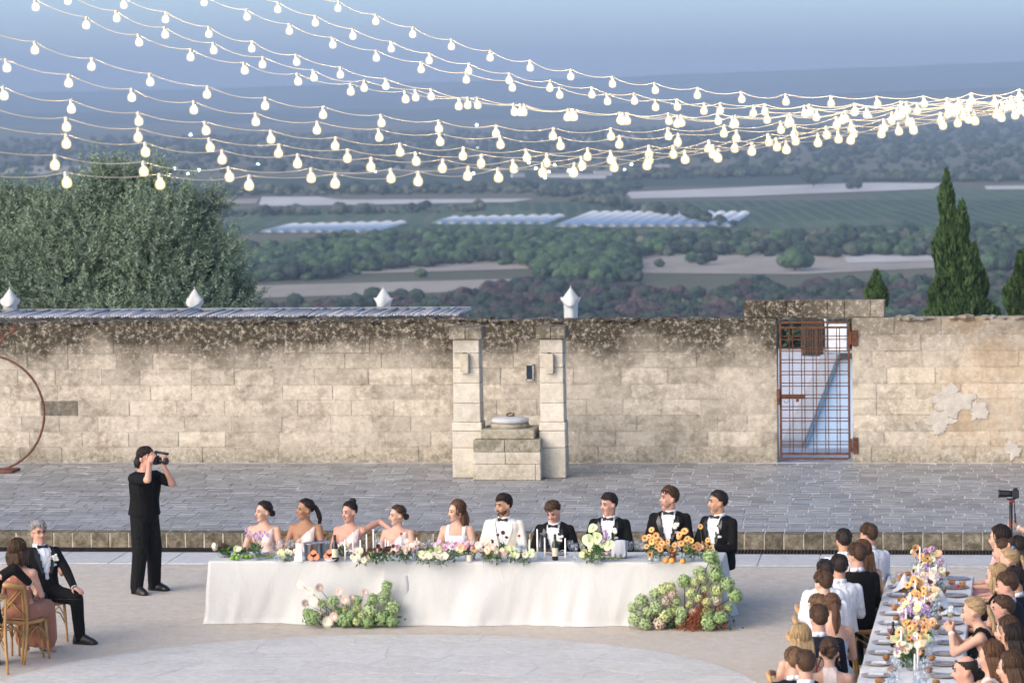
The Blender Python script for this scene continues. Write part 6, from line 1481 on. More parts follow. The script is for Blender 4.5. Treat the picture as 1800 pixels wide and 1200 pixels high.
def bucket(napk=True):
    P = [('bucket_wall', L([(.0, .004), (.068, .0), (.072, .01), (.092, .19), (.096, .195), (.088, .193), (.067, .012), (0, .01)], M_STEEL, 20, name='bucket_wall'))]
    mb = MB(); mb.lathe([(.07, .195), (.06, .205), (.02, .21), (.0, .205)], n=12)
    for j in range(20):
        for i in range(5): pass
    n = 13; rows = 6
    for i in range(rows+1):
        for j in range(n+1):
            a = PI*.95+PI*.75*j/n; t = i/rows; r = .098+.004*math.sin(j*2.1)+.012*t*abs(math.sin(j*1.3)); mb.v.append((r*math.cos(a), r*math.sin(a), .20-t*(.16+.03*math.sin(j*1.7))))
    o = len(mb.v)-(rows+1)*(n+1)
    for i in range(rows):
        for j in range(n): mb.f.append((o+i*(n+1)+j, o+(i+1)*(n+1)+j, o+(i+1)*(n+1)+j+1, o+i*(n+1)+j+1)); mb.m.append(0)
    if napk: P.append(('napkin', mb.mesh('napkin', M_NAPW, True)))
    return P
# flower heads (origin at centre, facing -Y/up)
def petals(n, L_, w, m, m2, r0=.2, tilt=.25, layers=1, cr=.25, thick=True):
    mb = MB()
    for ly in range(layers):
        for i in range(n):
            a = 2*PI*(i+.5*ly)/n; l = L_*(1-.22*ly); t = tilt+.35*ly; d = Vector((math.cos(a), 0, math.sin(a))); s = Vector((-math.sin(a), 0, math.cos(a))); f = Vector((0, -1, 0))
            p0 = d*l*r0; p1 = d*l*.65+f*l*t*.6; p2 = d*l+f*l*t*.7
            mb.add([p0-s*w*.4, p0+s*w*.4, p1+s*w, p2+s*w*.35, p2-s*w*.35, p1-s*w], [(0, 1, 2, 5), (5, 2, 3, 4)])
    mb.ellip((0, -.1*L_, 0), (L_*cr, L_*cr*.6, L_*cr), 8, 5, mi=1)
    return mb.mesh('flower', [m, m2], False)
M_GERB = mat('apricot_petal', (.82, .46, .17), .7, .15, 20, rnd=.12); M_GERBC = mat('dark_flower_eye', (.20, .045, .02), .8); M_PEACH = mat('peach_petal', (.80, .46, .28), .7, .12, 20, rnd=.1); M_LILAC = mat('lilac_petal', (.56, .38, .60), .7, .15, 25, rnd=.12)
M_PINKP = mat('pink_petal', (.72, .40, .50), .7, .15, 20, rnd=.12); M_CREAM = mat('cream_petal', (.80, .74, .58), .7, .08, 20, rnd=.06); M_BLUSHP = mat('blush_petal', (.76, .56, .47), .7, .1, 20, rnd=.06); M_BURG = mat('burgundy_petal', (.075, .014, .018), .7, .3, 20, rnd=.2)
M_PALEY = mat('pale_lime_petal', (.66, .70, .36), .6, .1, 12, rnd=.08); M_LEAFG = leafmat('table_leaf', (.045, .10, .03), (.11, .19, .06), .5, .2, 8.0); M_YELC = mat('yellow_eye', (.55, .40, .06), .8); M_ANTH = mat('pale_green_spathe', (.60, .68, .38), .35, .08, 6, spec=.5); M_FIG = mat('green_fruit', (.20, .36, .06), .45, .12, 8); M_PEACHF = mat('orange_fruit', (.80, .33, .06), .5, .15, 8); M_GFRUIT = mat('grapefruit_flesh', (.80, .26, .14), .4, .15, 30); M_GRAPE = mat('green_grape', (.30, .36, .10), .35, .1, 20)
FL = {'gerbera': petals(15, .042, .0075, M_GERB, M_GERBC, .2, .12, 2, .28), 'peach': petals(9, .036, .012, M_PEACH, M_YELC, .1, .45, 3, .3), 'pinkorchid': petals(5, .03, .014, M_PINKP, M_LILAC, .1, .3, 2, .25), 'cream': petals(12, .038, .008, M_CREAM, M_YELC, .15, .35, 3, .22), 'mum': petals(18, .055, .006, M_BLUSHP, M_CREAM, .1, .35, 3, .2), 'mumc': petals(18, .055, .006, M_CREAM, M_CREAM, .1, .35, 3, .2), 'burg': petals(8, .026, .010, M_BURG, M_BURG, .1, .4, 3, .3), 'paley': petals(10, .045, .014, M_PALEY, M_PALEY, .1, .4, 3, .3), 'blush': petals(10, .036, .012, M_BLUSHP, M_CREAM, .1, .4, 3, .3)}
mb = MB()
for k in range(26): 
    d = Vector((random.gauss(0, 1), random.gauss(0, 1), random.gauss(0, 1))).normalized(); mb.ellip(d*.018, (.008, .008, .008), 5, 4, noise=.4, nf=3, seed=k)
FL['lilac'] = mb.mesh('flower', M_LILAC)
mb = MB(); n = 18; ring = [Vector(((.05+.012*math.cos(t))*math.sin(t), -.01*math.cos(t*2), .065*math.cos(t)+.012*abs(math.sin(t)))) for t in np.linspace(0, 2*PI, n, endpoint=False)]
mb.add([Vector((0, .012, 0))]+ring, [(0, 1+(i+1) % n, 1+i) for i in range(n)]); mb.tube([(0, 0, .0), (0, -.02, .03), (0, -.025, .06)], [.007, .006, .003], 6, mi=1); FL['anthurium'] = mb.mesh('flower', [M_ANTH, M_CREAM], True)
def sprig_mesh(name, seed, n=40, L_=.05, R=.09, m=None):
    rs = np.random.RandomState(seed); d = unit(rs.randn(n, 3)+[0, 0, .5]); p = d*R*rs.uniform(.35, 1, n)[:, None]; a = unit(d+rs.randn(n, 3)*.5)*L_*rs.uniform(.4, .7, n)[:, None]; return leaf_mesh(name, p, a, unit(np.cross(a, rs.randn(n, 3)))*L_*.22, m or M_LEAFG)
SPRIG = [sprig_mesh('leaves', s) for s in range(4)]; SPRIGB = [sprig_mesh('leaves', s+9, 36, .045, .085, M_BURG) for s in range(2)]
def vase_mesh(kind, g):
    pr = {'cyl': [(.0, .006), (.036, .004), (.038, .0), (.040, .13), (.038, .13), (.035, .008), (0, .008)], 'bowl': [(.0, .006), (.05, .002), (.075, .03), (.078, .06), (.066, .10), (.064, .10), (.075, .06), (.07, .03), (0, .01)], 'bud': [(.0, .005), (.026, .0), (.030, .03), (.028, .06), (.011, .10), (.010, .15), (.013, .155), (.008, .10), (0, .01)], 'low': [(.0, .006), (.055, .0), (.07, .02), (.075, .055), (.072, .055), (.06, .012), (0, .01)]}[kind]
    return L(pr, g, 16, name='vase')
def bouquet(loc, label, heads, vase='cyl', g=None, hgt=.22, spread=.10, leaves=2, seed=0, leafset=None, group=None, stemc=None, cat='flowers', size=1.0):
    """vase, stems, leaves and flower heads, each head its own part; heads: list of (kind,count) or explicit offsets"""
    rs = np.random.RandomState(seed); e = empty('flower_vase', loc, 0, label, cat, group); link('vase', vase_mesh(vase, g or G_CLEAR), e); st = MB()
    for kind, items in heads:
        if isinstance(items, int): items = [(rs.uniform(-1, 1)*spread, rs.uniform(-1, 1)*spread*.6, hgt*rs.uniform(.6, 1.05)) for _ in range(items)]
        for (x, y, z) in items:
            o = link('flower_head', FL[kind], e, (x, y, z), (rs.uniform(-.9, .2), rs.uniform(-.4, .4), rs.uniform(-.7, .7)), (size*rs.uniform(.85, 1.2),)*3); st.tube([(x*.12, y*.12, .02), (x*.5, y*.5, z*.55), (x, y+.006, z-.004)], [.0022, .002, .0018], 5)
    st.build('stems', stemc or M_GREENST, e)
    for k in range(leaves):
        link('leaves', (leafset or SPRIG)[k % len(leafset or SPRIG)], e, (rs.uniform(-.6, .6)*spread, rs.uniform(-.4, .4)*spread, hgt*.42), (0, 0, rs.rand()*6))
    return e
def TP(px, py, z=TZ+.008): return GP(px, py, z)
# ---- things on the head table, left to right
bouquet(TP(392, 978), 'burgundy leaves and white blossom in a low bowl at the left table end', [('burg', 7), ('cream', 3)], 'low', None, .16, .12, 4, 1, SPRIG+SPRIGB)
bouquet(TP(424, 979), 'small green and white posy beside the green figs', [('cream', 4), ('paley', 2)], 'low', None, .12, .09, 3, 2)
def fruit(px, py, label, m, pts, r, cat='fruit'):
    e = empty('fruit_pile', TP(px, py), 0, label, cat); 
    for k, (x, y, z) in enumerate(pts): mb = MB(); mb.ellip((x, y, z), (r, r, r*.95), 12, 8, noise=.08, nf=2, seed=k+px); mb.build('fruit', m, e, True)
PILE = [(-.03, 0, .028), (.03, -.005, .028), (0, .04, .028), (.0, .01, .072)]
fruit(413, 984, 'small pile of green figs at the left end of the head table', M_FIG, PILE, .03); fruit(434, 981, 'flat heap of yellow green limes before the lilac vase', M_FIG, [(-.05, 0, .026), (.0, -.02, .026), (.05, 0, .026), (.02, .03, .026)], .027)
bouquet(TP(454, 983), 'tall cylinder vase of lilac scabiosa at the left of the head table', [('lilac', [(-.14, 0, .36), (-.10, 0, .33), (-.06, .02, .29), (-.02, 0, .31), (.02, .02, .33), (.05, 0, .29), (.08, .01, .33), (.12, 0, .30), (-.04, 0, .24), (.03, 0, .25), (-.13, 0, .29), (.0, -.02, .27)])], 'cyl', G_GREEN, .3, .1, 2, 3)
def grapes(px, py, label, n=26, m=None, seed=0, sx=.09):
    rs = np.random.RandomState(seed); mb = MB()
    for k in range(n): mb.ellip((rs.uniform(-1, 1)*sx, rs.uniform(-.035, .035), .014+.02*rs.rand()), .013, 7, 5)
    tag(mb.build('grape_bunch', m or M_GRAPE, None, True, TP(px, py)), label, 'grapes')
grapes(473, 980, 'bunch of green grapes right of the lilac vase'); grapes(1072, 984, 'bunch of green grapes under the anthurium vase', 34, seed=3, sx=.13); grapes(1032, 982, 'yellow green mossy sprig left of the anthurium vase', 26, mat('moss_yellow', (.38, .36, .10), .8, .2, 30), 5, .09)
GL = 'stemmed wine glasses on the head table'
for gi, (px, py) in enumerate(sorted(((484, 980), (493, 976), (505, 980), (512, 975), (600, 977), (664, 974), (668, 980), (757, 974), (830, 976), (1003, 978), (1011, 983), (1024, 980), (1108, 980), (1119, 978), (1127, 981), (1133, 976), (868, 977), (745, 980), (575, 979), (1190, 979)))):
    place('wine_glass', proto('wg', wine_glass), TP(px, py), ORDN[gi]+' stemmed wine glass from the left on the head table', 'glass', GL)
for gi, (px, py) in enumerate(((487, 986), (690, 985), (905, 986), (1012, 988))): place('water_tumbler', proto('tb', tumbler), TP(px, py), ORDN[gi]+' short water tumbler from the left on the head table', 'glass', 'tumblers on the head table')
# napkins, plates
for ki, px in enumerate((465, 533, 612, 697, 800, 884, 977, 1070, 1172, 1232)):
    q = TP(px, 974); place('place_setting', proto('pl', lambda: plate()+[('napkin', napkin_mesh(), (0, 0, 0)), ('cutlery', cutlery_mesh(), (0, -.1, 0), (0, 0, 1.57))]), q, 'plate of '+SETL[ki][1], 'plate', 'place settings of the head table', PI)
mb = MB(); mb.add([(-.05, 0, 0), (.05, 0, 0), (.035, .04, .20), (-.02, .05, .215), (-.05, .10, 0), (.06, .10, 0)], [(0, 1, 2, 3), (5, 4, 3, 2)]); tag(mb.build('menu_card', M_NAPW, None, False, TP(524, 986)), 'white folded menu card standing beside the steel bucket', 'menu card')
place('ice_bucket', proto('bk0', lambda: bucket(False)), TP(547, 982), 'plain steel ice bucket behind the grapefruit on the left', 'ice bucket'); place('ice_bucket', proto('bk', bucket), TP(1091, 980), 'white napkin draped ice bucket right of the anthuriums', 'ice bucket', s=1.02)
place('ice_bucket', proto('bk0', lambda: bucket(False)), TP(569, 978), 'second steel bucket with straw coloured reflections', 'ice bucket', s=.95)
def halves(px, py, label):
    e = empty('cut_grapefruit', TP(px, py), 0, label, 'fruit')
    for k, (x, z, ry) in enumerate(((-.035, .045, .3), (.03, .05, -.3), (0, .09, .1))):
        M = Matrix.Rotation(ry, 3, 'Y') @ Matrix.Rotation(.25, 3, 'X'); mb = MB(); mb.lathe([(0, 0), (.03, 0), (.036, .004), (.04, .006)], (0, 0, 0), 14, M=Matrix.Rotation(PI/2, 3, 'X')); mb.build('cut_face', M_GFRUIT, e, loc=(x, -.02, z)); mb = MB(); mb.ellip((x, .0, z), (.041, .022, .041), 12, 8); mb.build('peel', M_PEACHF, e, True)
halves(552, 985, 'halved pink grapefruit in front of the steel bucket'); halves(580, 984, 'halved grapefruit in a white bowl beside the wine bottle')
mb = MB(); mb.lathe([(.0, .004), (.03, 0), (.075, .035), (.073, .037), (.03, .008), (0, .008)], n=18); tag(mb.build('fruit_bowl', M_CHINA, None, True, TP(581, 987)), 'white bowl under the halved grapefruit', 'bowl')
place('wine_bottle', proto('bt', bottle), TP(589, 986), 'dark red wine bottle left of the tall candles', 'bottle'); place('wine_bottle', proto('bt', bottle), TP(976, 984), 'dark wine bottle with cream label right of the groom', 'bottle', s=.98)
place('water_bottle', proto('wb', water), TP(706, 978), 'clear water bottle before the woman with low bun', 'bottle'); place('water_bottle', proto('wb', water), TP(913, 984), 'clear water bottle with blue label beside the groom', 'bottle', s=1.05); place('water_bottle', proto('wbd', lambda: [('bottle_glass', L([(.0, .003), (.034, 0), (.036, .01), (.036, .16), (.028, .20), (.013, .24), (.0125, .31), (.015, .315), (0, .32)], G_BLUE, name='bottle_glass'))]), TP(951, 982), 'tall dark glass bottle between two candles', 'bottle')
for i, (px, py, top) in enumerate(((607, 986, 947), (621, 984, 935), (634, 985, 948), (645, 984, 938), (657, 983, 929), (678, 980, 946), (733, 981, 944), (931, 986, 947), (945, 985, 929), (958, 984, 944), (994, 985, 945), (683, 985, 950))):
    ci_ = sorted((607, 621, 634, 645, 657, 678, 733, 931, 945, 958, 994, 683)).index(px)
    b = TP(px, py); h = WP(px, top, b.y).z-b.z; place('taper_candle', candle(h), b, ORDN[ci_]+' white taper candle from the left on the head table', 'candle', 'taper candles on the head table')
bouquet(TP(637, 989), 'low white stock blossom at the foot of the candles', [('cream', 9)], 'low', None, .07, .12, 1, 11)
bouquet(TP(668, 990), 'dark burgundy blooms with leaves trailing over the cloth edge', [('burg', 14)], 'low', None, .20, .17, 5, 12, SPRIG+SPRIGB)
bouquet(TP(728, 984), 'pale pink orchids in a small glass', [('blush', 7)], 'bud', None, .22, .09, 1, 13)
fruit(758, 985, 'green apples stacked beside white stock flowers', M_FIG, PILE+[(.0, 0, .115)], .031)
bouquet(TP(772, 990), 'white stock flowers lying low before the bride', [('cream', 12)], 'low', None, .10, .13, 2, 14)
bouquet(TP(790, 986), 'pink and lilac orchids spread in front of the bride', [('pinkorchid', [(-.16, 0, .20), (-.12, 0, .23), (-.07, 0, .19), (-.02, 0, .22), (.03, 0, .18), (.08, 0, .21), (.13, 0, .24), (.18, 0, .20), (-.05, 0, .15), (.06, 0, .16), (.22, 0, .22)]), ('paley', 3), ('peach', [(.15, -.02, .17), (.19, 0, .16)])], 'low', None, .2, .14, 3, 15, size=1.1)
mb = MB(); mb.lathe([(.033, 0), (.034, .004), (.034, .075), (.030, .078), (.0, .076)], n=14); tag(mb.build('pillar_candle', mat('cream_wax', (.74, .60, .48), .5), None, True, TP(825, 986)), 'short cream pillar candle left of the peach bouquet', 'candle')
bouquet(TP(853, 988), 'bouquet of peach roses, blush dahlias and burgundy leaves before the groom', [('peach', 5), ('blush', 5), ('burg', 5), ('cream', 2)], 'cyl', None, .23, .14, 4, 16, SPRIG+SPRIGB, size=1.25)
bouquet(TP(879, 984), 'slim green stems with seed pods beside the groom', [('burg', [(-.02, 0, .30), (.04, 0, .33), (.08, 0, .27)])], 'bud', None, .3, .05, 2, 17)
bouquet(TP(899, 988), 'pale yellow blossom in a low glass in front of the ivory jacket', [('paley', 5), ('cream', 3)], 'cyl', None, .16, .06, 1, 18)
bouquet(TP(1050, 988), 'pale green anthuriums with lilac scabiosa in a cylinder vase', [('anthurium', [(-.06, 0, .40), (-.10, 0, .25), (.0, -.02, .29), (-.08, .02, .19), (.13, -.02, .20), (.06, 0, .24)]), ('lilac', [(.10, 0, .36), (.08, 0, .28), (.05, 0, .22), (.12, 0, .31)]), ('pinkorchid', [(.13, -.03, .12)])], 'cyl', G_GREEN, .3, .1, 2, 19, size=1.2)
bouquet(TP(1146, 990), 'apricot gerberas in a round clear bowl near the right table end', [('gerbera', [(-.02, -.04, .11), (-.06, 0, .20), (0, 0, .26), (.06, 0, .20), (-.03, 0, .32), (.10, 0, .17), (.05, 0, .33), (-.08, 0, .30), (.12, .02, .24), (.0, 0, .40)])], 'bowl', None, .3, .1, 1, 20, size=.95)
bouquet(TP(1183, 987), 'apricot gerberas in an amber glass vase', [('gerbera', [(-.06, 0, .24), (.02, 0, .20), (.08, 0, .30), (0, 0, .14), (-.04, 0, .16), (.1, 0, .22)]), ('peach', 2)], 'cyl', G_AMBER, .25, .08, 1, 21, size=.9)
bouquet(TP(1204, 988), 'tall apricot gerberas in a clear cylinder vase', [('gerbera', [(0, 0, .37), (.03, 0, .28), (-.06, 0, .33), (.08, 0, .26)])], 'cyl', None, .3, .06, 1, 22, size=1.0)
bouquet(TP(1236, 984), 'gerberas beside the last sitter at the right table end', [('gerbera', [(-.03, 0, .40), (.06, 0, .24), (-.05, 0, .13), (.02, 0, .17), (.10, 0, .15), (.03, -.02, .10)])], 'bud', None, .3, .06, 1, 23, size=.92)
fruit(1175, 990, 'two orange peaches before the amber vase', M_PEACHF, [(-.035, 0, .036), (.04, .0, .034)], .037); fruit(1200, 991, 'single orange peach right of the amber vase', M_PEACHF, [(0, 0, .033)], .034)
# ---- hydrangea arrangements on the ground
def hyd_mesh(name, m, seed, n=190):
    rs = np.random.RandomState(seed); d = unit(rs.randn(n, 3)); bumpy = 1+.10*np.array([mnoise.noise(Vector(q*2.6+seed)) for q in d]); p = d*bumpy[:, None]*rs.uniform(.80, 1.0, n)[:, None]
    t1 = unit(np.cross(d, rs.randn(n, 3))); t2 = np.cross(d, t1); P, A, B = [], [], []
    for k in range(4):
        a = k*PI/2; ax = t1*math.cos(a)+t2*math.sin(a); tl = rs.uniform(-.2, .75, (n, 1)); ax2 = unit(ax+d*tl); P.append(p+ax2*.085); A.append(ax2*.095); B.append(unit(np.cross(ax2, d)+d*rs.uniform(-.5, .5, (n, 1)))*.075)
    me = leaf_mesh(name, np.vstack(P), np.vstack(A), np.vstack(B), m); bm = bmesh.new(); bm.from_mesh(me); nf0 = len(bm.faces); bmesh.ops.create_icosphere(bm, subdivisions=2, radius=.74); bm.faces.ensure_lookup_table(); me.materials.append(M_HYIN)
    for f in bm.faces[nf0:]: f.material_index = 1
    bm.to_mesh(me); bm.free(); return me
M_HYIN = mat('hydrangea_core', (.19, .27, .10), .9, .2, 20)
HYG = leafmat('green_hydrangea', (.30, .41, .18), (.54, .62, .36), .6, .15, 30.0); HYD = leafmat('deep_green_hydrangea', (.21, .34, .12), (.43, .55, .27), .6, .15, 30.0); HYP = leafmat('pale_lime_hydrangea', (.45, .50, .20), (.66, .68, .36), .6, .1, 30.0); HYC = leafmat('cream_hydrangea', (.66, .56, .42), (.80, .72, .56), .6, .1, 30.0); HYB = leafmat('blush_hydrangea', (.66, .46, .36), (.78, .62, .52), .6, .1, 30.0)
HYM = {k: [hyd_mesh('hydrangea_head', m, s+i*3) for s in range(3)] for i, (k, m) in enumerate((('g', HYG), ('d', HYD), ('p', HYP), ('c', HYC), ('b', HYB)))}
M_RUSTF = leafmat('rust_frond', (.16, .045, .022), (.34, .11, .05), .8, .2, 20.0); M_STEMB = mat('dark_stem', (.045, .025, .02), .7)
def ground_flowers(base, heads, mums, label, seed, frond=()):
    rs = np.random.RandomState(seed); e = empty('hydrangea_arrangement', base, 0, label, 'flowers'); b = Vector(base); st = MB()
    for i, (px, py, r, k) in enumerate(heads):
        Y = base[1]-.02-.12*rs.rand()-(.10 if py > 1075 else 0); p = WP(px, py, Y); rr = r*1.08*Y/6060; p.z = max(rr*.95, p.z); q = p-b
        link('hydrangea_head', HYM[k][i % 3], e, q, (rs.rand()*3, rs.rand()*3, rs.rand()*3), (rr, rr, rr*.93)); st.tube([Vector((q.x*.55, .03, 0)), q*.6+Vector((0, .05, 0)), q], [.005, .005, .004], 5)
    for i, (px, py, r, k) in enumerate(mums):
        Y = base[1]-.10-.10*rs.rand(); p = WP(px, py, Y); q = p-b; s = r*1.15*Y/6060/.055
        link('chrysanthemum', FL['mum' if k == 'b' else 'mumc'], e, q, (rs.uniform(-.5, .2), rs.uniform(-.4, .4), rs.uniform(-.8, .8)), (s, s, s)); st.tube([Vector((q.x*.6, .02, 0)), q*.6+Vector((0, .03, 0)), q+Vector((0, .005, 0))], [.004, .004, .003], 5)
    st.build('stems', M_STEMB, e)
    N = 260; hx = [h[0] for h in heads]; cx = np.array([WP(rs.choice(hx), 1080, base[1]).x for _ in range(N)]); p = np.stack([cx-b.x+rs.randn(N)*.05, rs.uniform(-.10, .04, N), rs.uniform(.01, .16, N)], 1); a = unit(rs.randn(N, 3)+[0, -.3, .3])*rs.uniform(.02, .045, N)[:, None]
    link('leaves', leaf_mesh('leaves', p, a, unit(np.cross(a, rs.randn(N, 3)))*.016, M_LEAFG), e)
    for (pa, pb, n) in frond:
        A_ = np.array(WP(*pa, base[1]-.10)); B_ = np.array(WP(*pb, base[1]-.22)); B_[2] = max(.015, B_[2]); t = rs.rand(n)[:, None]; p = A_*(1-t)+B_*t+rs.randn(n, 3)*[.05, .03, .012]*(.5+t*.8); p[:, 2] = np.maximum(.006, p[:, 2]); a = unit((B_-A_)+rs.randn(n, 3)*.25)*rs.uniform(.015, .04, n)[:, None]
        link('rust_frond', leaf_mesh('rust_frond', p-np.array(b), a, unit(np.cross(a, rs.randn(n, 3)))*.004, M_RUSTF), e)
    return e
LB = GP(615, 1096, 0); LB.y = 40.20
ground_flowers((LB.x, 40.22, 0), [(550, 1084, 14, 'd'), (585, 1057, 11.5, 'g'), (607, 1092, 14, 'd'), (651, 1072, 13.5, 'g'), (672, 1085, 13.5, 'd'), (689, 1091, 10, 'd'), (691, 1067, 13.5, 'g'), (672, 1052, 12, 'g'), (655, 1052, 10, 'd'), (680, 1029, 10, 'g'), (646, 1097, 11.5, 'd'), (627, 1056, 10.5, 'g'), (607, 1069, 8, 'p'), (628, 1069, 8.5, 'p'), (627, 1092, 7.5, 'p'), (617, 1080, 9, 'd'), (593, 1075, 9, 'd'), (566, 1060, 8, 'g'), (540, 1076, 8, 'd'), (680, 1042, 8, 'g'), (635, 1083, 8, 'p')],
    [(529, 1027, 7, 'c'), (546, 1039, 7, 'c'), (560, 1032, 8, 'b'), (553, 1057, 10, 'c'), (535, 1059, 7, 'b'), (597, 1039, 7, 'b'), (607, 1053, 8, 'b'), (641, 1041, 7, 'b'), (561, 1080, 7, 'b'), (576, 1092, 10, 'c'), (587, 1083, 8, 'b'), (618, 1050, 6, 'b')], 'left ground arrangement of green hydrangeas and blush chrysanthemums before the head table', 3)
RB_ = GP(1205, 1100, 0)
ground_flowers((RB_.x, 40.22, 0), [(1249.5, 977.5, 13.5, 'd'), (1258, 992, 11, 'g'), (1259, 1010, 14, 'd'), (1279, 1025, 12, 'd'), (1292, 1046, 13.5, 'd'), (1203, 1021, 12.5, 'd'), (1230, 1006, 12, 'g'), (1152, 1043, 11, 'g'), (1128, 1055, 12, 'g'), (1113, 1068, 10, 'g'), (1117, 1088, 12.5, 'g'), (1135, 1100, 11, 'g'), (1138, 1075, 12, 'g'), (1244, 1078, 13, 'd'), (1267, 1084, 12, 'd'), (1246, 1100, 14, 'd'), (1279, 1068, 10, 'g'), (1198, 1076, 11, 'g'), (1153, 1067, 12.5, 'g'), (1167, 1034, 11, 'p'), (1179, 1031, 9, 'p'), (1234, 1016, 9, 'p'), (1222, 1022, 8, 'p'), (1215, 1042, 10, 'p'), (1239, 1033, 8, 'p'), (1260, 1037, 11, 'p'), (1212, 1061, 7, 'p'), (1243, 1058, 9, 'p'), (1170, 1082, 11, 'p'), (1183, 1072, 11, 'p'), (1258, 1055, 9, 'c'), (1228, 1051, 8, 'p'), (1183, 1043, 9, 'b'), (1171, 1055, 8, 'b'), (1159, 1102, 11, 'b'), (1219, 1075, 9, 'b'), (1190, 1055, 8, 'g'), (1195, 1090, 9, 'g')],
    [], 'right ground arrangement of green and lime hydrangeas climbing the table corner', 8, [((1235, 1062), (1205, 1108), 420), ((1225, 1070), (1222, 1112), 320), ((1262, 1060), (1278, 1106), 120), ((1240, 1045), (1232, 1080), 200)])
# ---- guest table
def GT(u, v, z=.772): return Vector((-.185-.0255*v+u, 39.33-v, z))
e = empty('long_table', (-.30, 34.4, 0), 0, 'long trestle table hidden under the guest table cloth', 'table')
mb = MB(); mb.box((0, 0, .70), (.86, 9.6, .04)); mb.build('table_top', M_TWOOD, e)
for v in (-4.5, -1.5, 1.5, 4.5):
    for sx in (-.36, .36): mb = MB(); mb.tube([(sx, v, 0), (sx, v, .68)], .02, 8); mb.build('leg', M_STEEL, e)
cloth('tablecloth', -.475, .475, -10.0, 0, .765, M_LINENB, 'white linen cloth over the long guest table at the right', seed=7, amp=.03, flare=.05, org=(0, 0), drop=.62).location = (-.185, 39.33, 0)
bpy.context.view_layer.update()
for o in [o for o in COL.objects if o.name.startswith('tablecloth') and 'long guest' in o.get('label', '')]: o.rotation_euler = (0, 0, -math.atan(.0255))
rs = np.random.RandomState(31)
PARTS_SET = plate()+[('napkin', napkin_mesh()), ('cutlery', cutlery_mesh(), (0, .155, -.001))]
BRD = bread_mesh()
for k in range(14):
    for sgn, nm in ((-1, 'left'), (1, 'right')):
        v = .34+.64*k+rs.uniform(-.03, .03); q = GT(sgn*.315+rs.uniform(-.012, .012), v)
        place('place_setting', PARTS_SET, q, ORDN[k]+' plate with blue napkin from the far end, '+nm+' side of guest table', 'plate', 'place settings on the '+nm+' of the guest table', sgn*PI/2)
        if rs.rand() < .85: tag(link('bread_roll', BRD, None, GT(sgn*(.17 if rs.rand() < .6 else .26), v-.22+rs.uniform(-.04, .04)), (0, 0, rs.rand()*3)), 'brown bread roll by the '+ORDN[k]+' plate from the far end, guest table '+nm, 'bread', 'bread rolls on the '+nm+' of the guest table')
        for j in range(2):
            gq = GT(sgn*(.16-.05*j+rs.uniform(-.015, .015)), v+.10+.09*j); place('wine_glass', proto('wg', wine_glass), gq, ('outer', 'inner')[j]+' stemmed glass at the '+ORDN[k]+' plate from the far end, guest table '+nm, 'glass', 'glasses on the '+nm+' of the guest table')
        if rs.rand() < .6: place('water_tumbler', proto('tb', tumbler), GT(sgn*(.12+rs.uniform(-.02, .02)), v-.06), 'tumbler by the '+ORDN[k]+' plate from the far end, guest table '+nm, 'glass', 'tumblers on the '+nm+' of the guest table')
for i, (px, py, kind, lab) in enumerate(((1582, 1014, 's', 'orange spritz glass at the far left of the guest table'), (1692, 1028, 's', 'orange spritz glass at the far right of the guest table'), (1573, 1068, 's', 'orange spritz glass on the left before the black jacket'), (1682, 1044, 'r', 'glass of red drink on the right of the guest table'), (1571, 1034, 'w', 'glass of pale wine beside the black jacket sleeve'), (1566, 1124, 'r', 'red drink on the left beside the dark bottle'), (1671, 1095, 'w', 'pale wine held near the woman in black'))):
    q = GP(px, py+6, .772); place('drink_glass', proto('fl'+kind, {'s': lambda: filled(M_SPRITZ, .075), 'r': lambda: wine_filled(M_ROSEW), 'w': lambda: wine_filled(M_WHITEW)}[kind]), q, lab, 'drink')
for i, (px, py, lab) in enumerate(((1570, 1128, 'small brown beer bottle on the left of the guest table'), (1617, 1068, 'dark wine bottle in the middle of the guest table flowers'), (1606, 1032, 'dark bottle among the far flowers of the guest table'))):
    place('wine_bottle', proto('bt', bottle), GP(px, py+8, .772), lab, 'bottle', s=.8)
def drape(px, py, label, w=.15, h=.14):
    q = GP(px, py, .772); mb = MB(); n = 10
    for i in range(n+1):
        for j in range(n+1):
            a, b = i/n-.5, j/n-.5; z = h*math.exp(-(a*a*9+b*b*5))+.012*mnoise.noise(Vector((a*9, b*9, px)))+.006; mb.v.append((a*w*2, b*w*2, max(.003, z*(1-1.2*abs(a))+.01)))
    mb.f = [(i*(n+1)+j, (i+1)*(n+1)+j, (i+1)*(n+1)+j+1, i*(n+1)+j+1) for i in range(n) for j in range(n)]; mb.m = [0]*len(mb.f); tag(mb.build('crumpled_napkin', M_NAPW, None, True, q), label, 'napkin')
drape(1590, 1040, 'white crumpled napkin propped up at the far left of the guest table', .13, .20); drape(1655, 1072, 'white crumpled napkin draped right of the table flowers', .14, .20); drape(1672, 1080, 'low white crumpled napkin beside the woman in black', .12, .09)
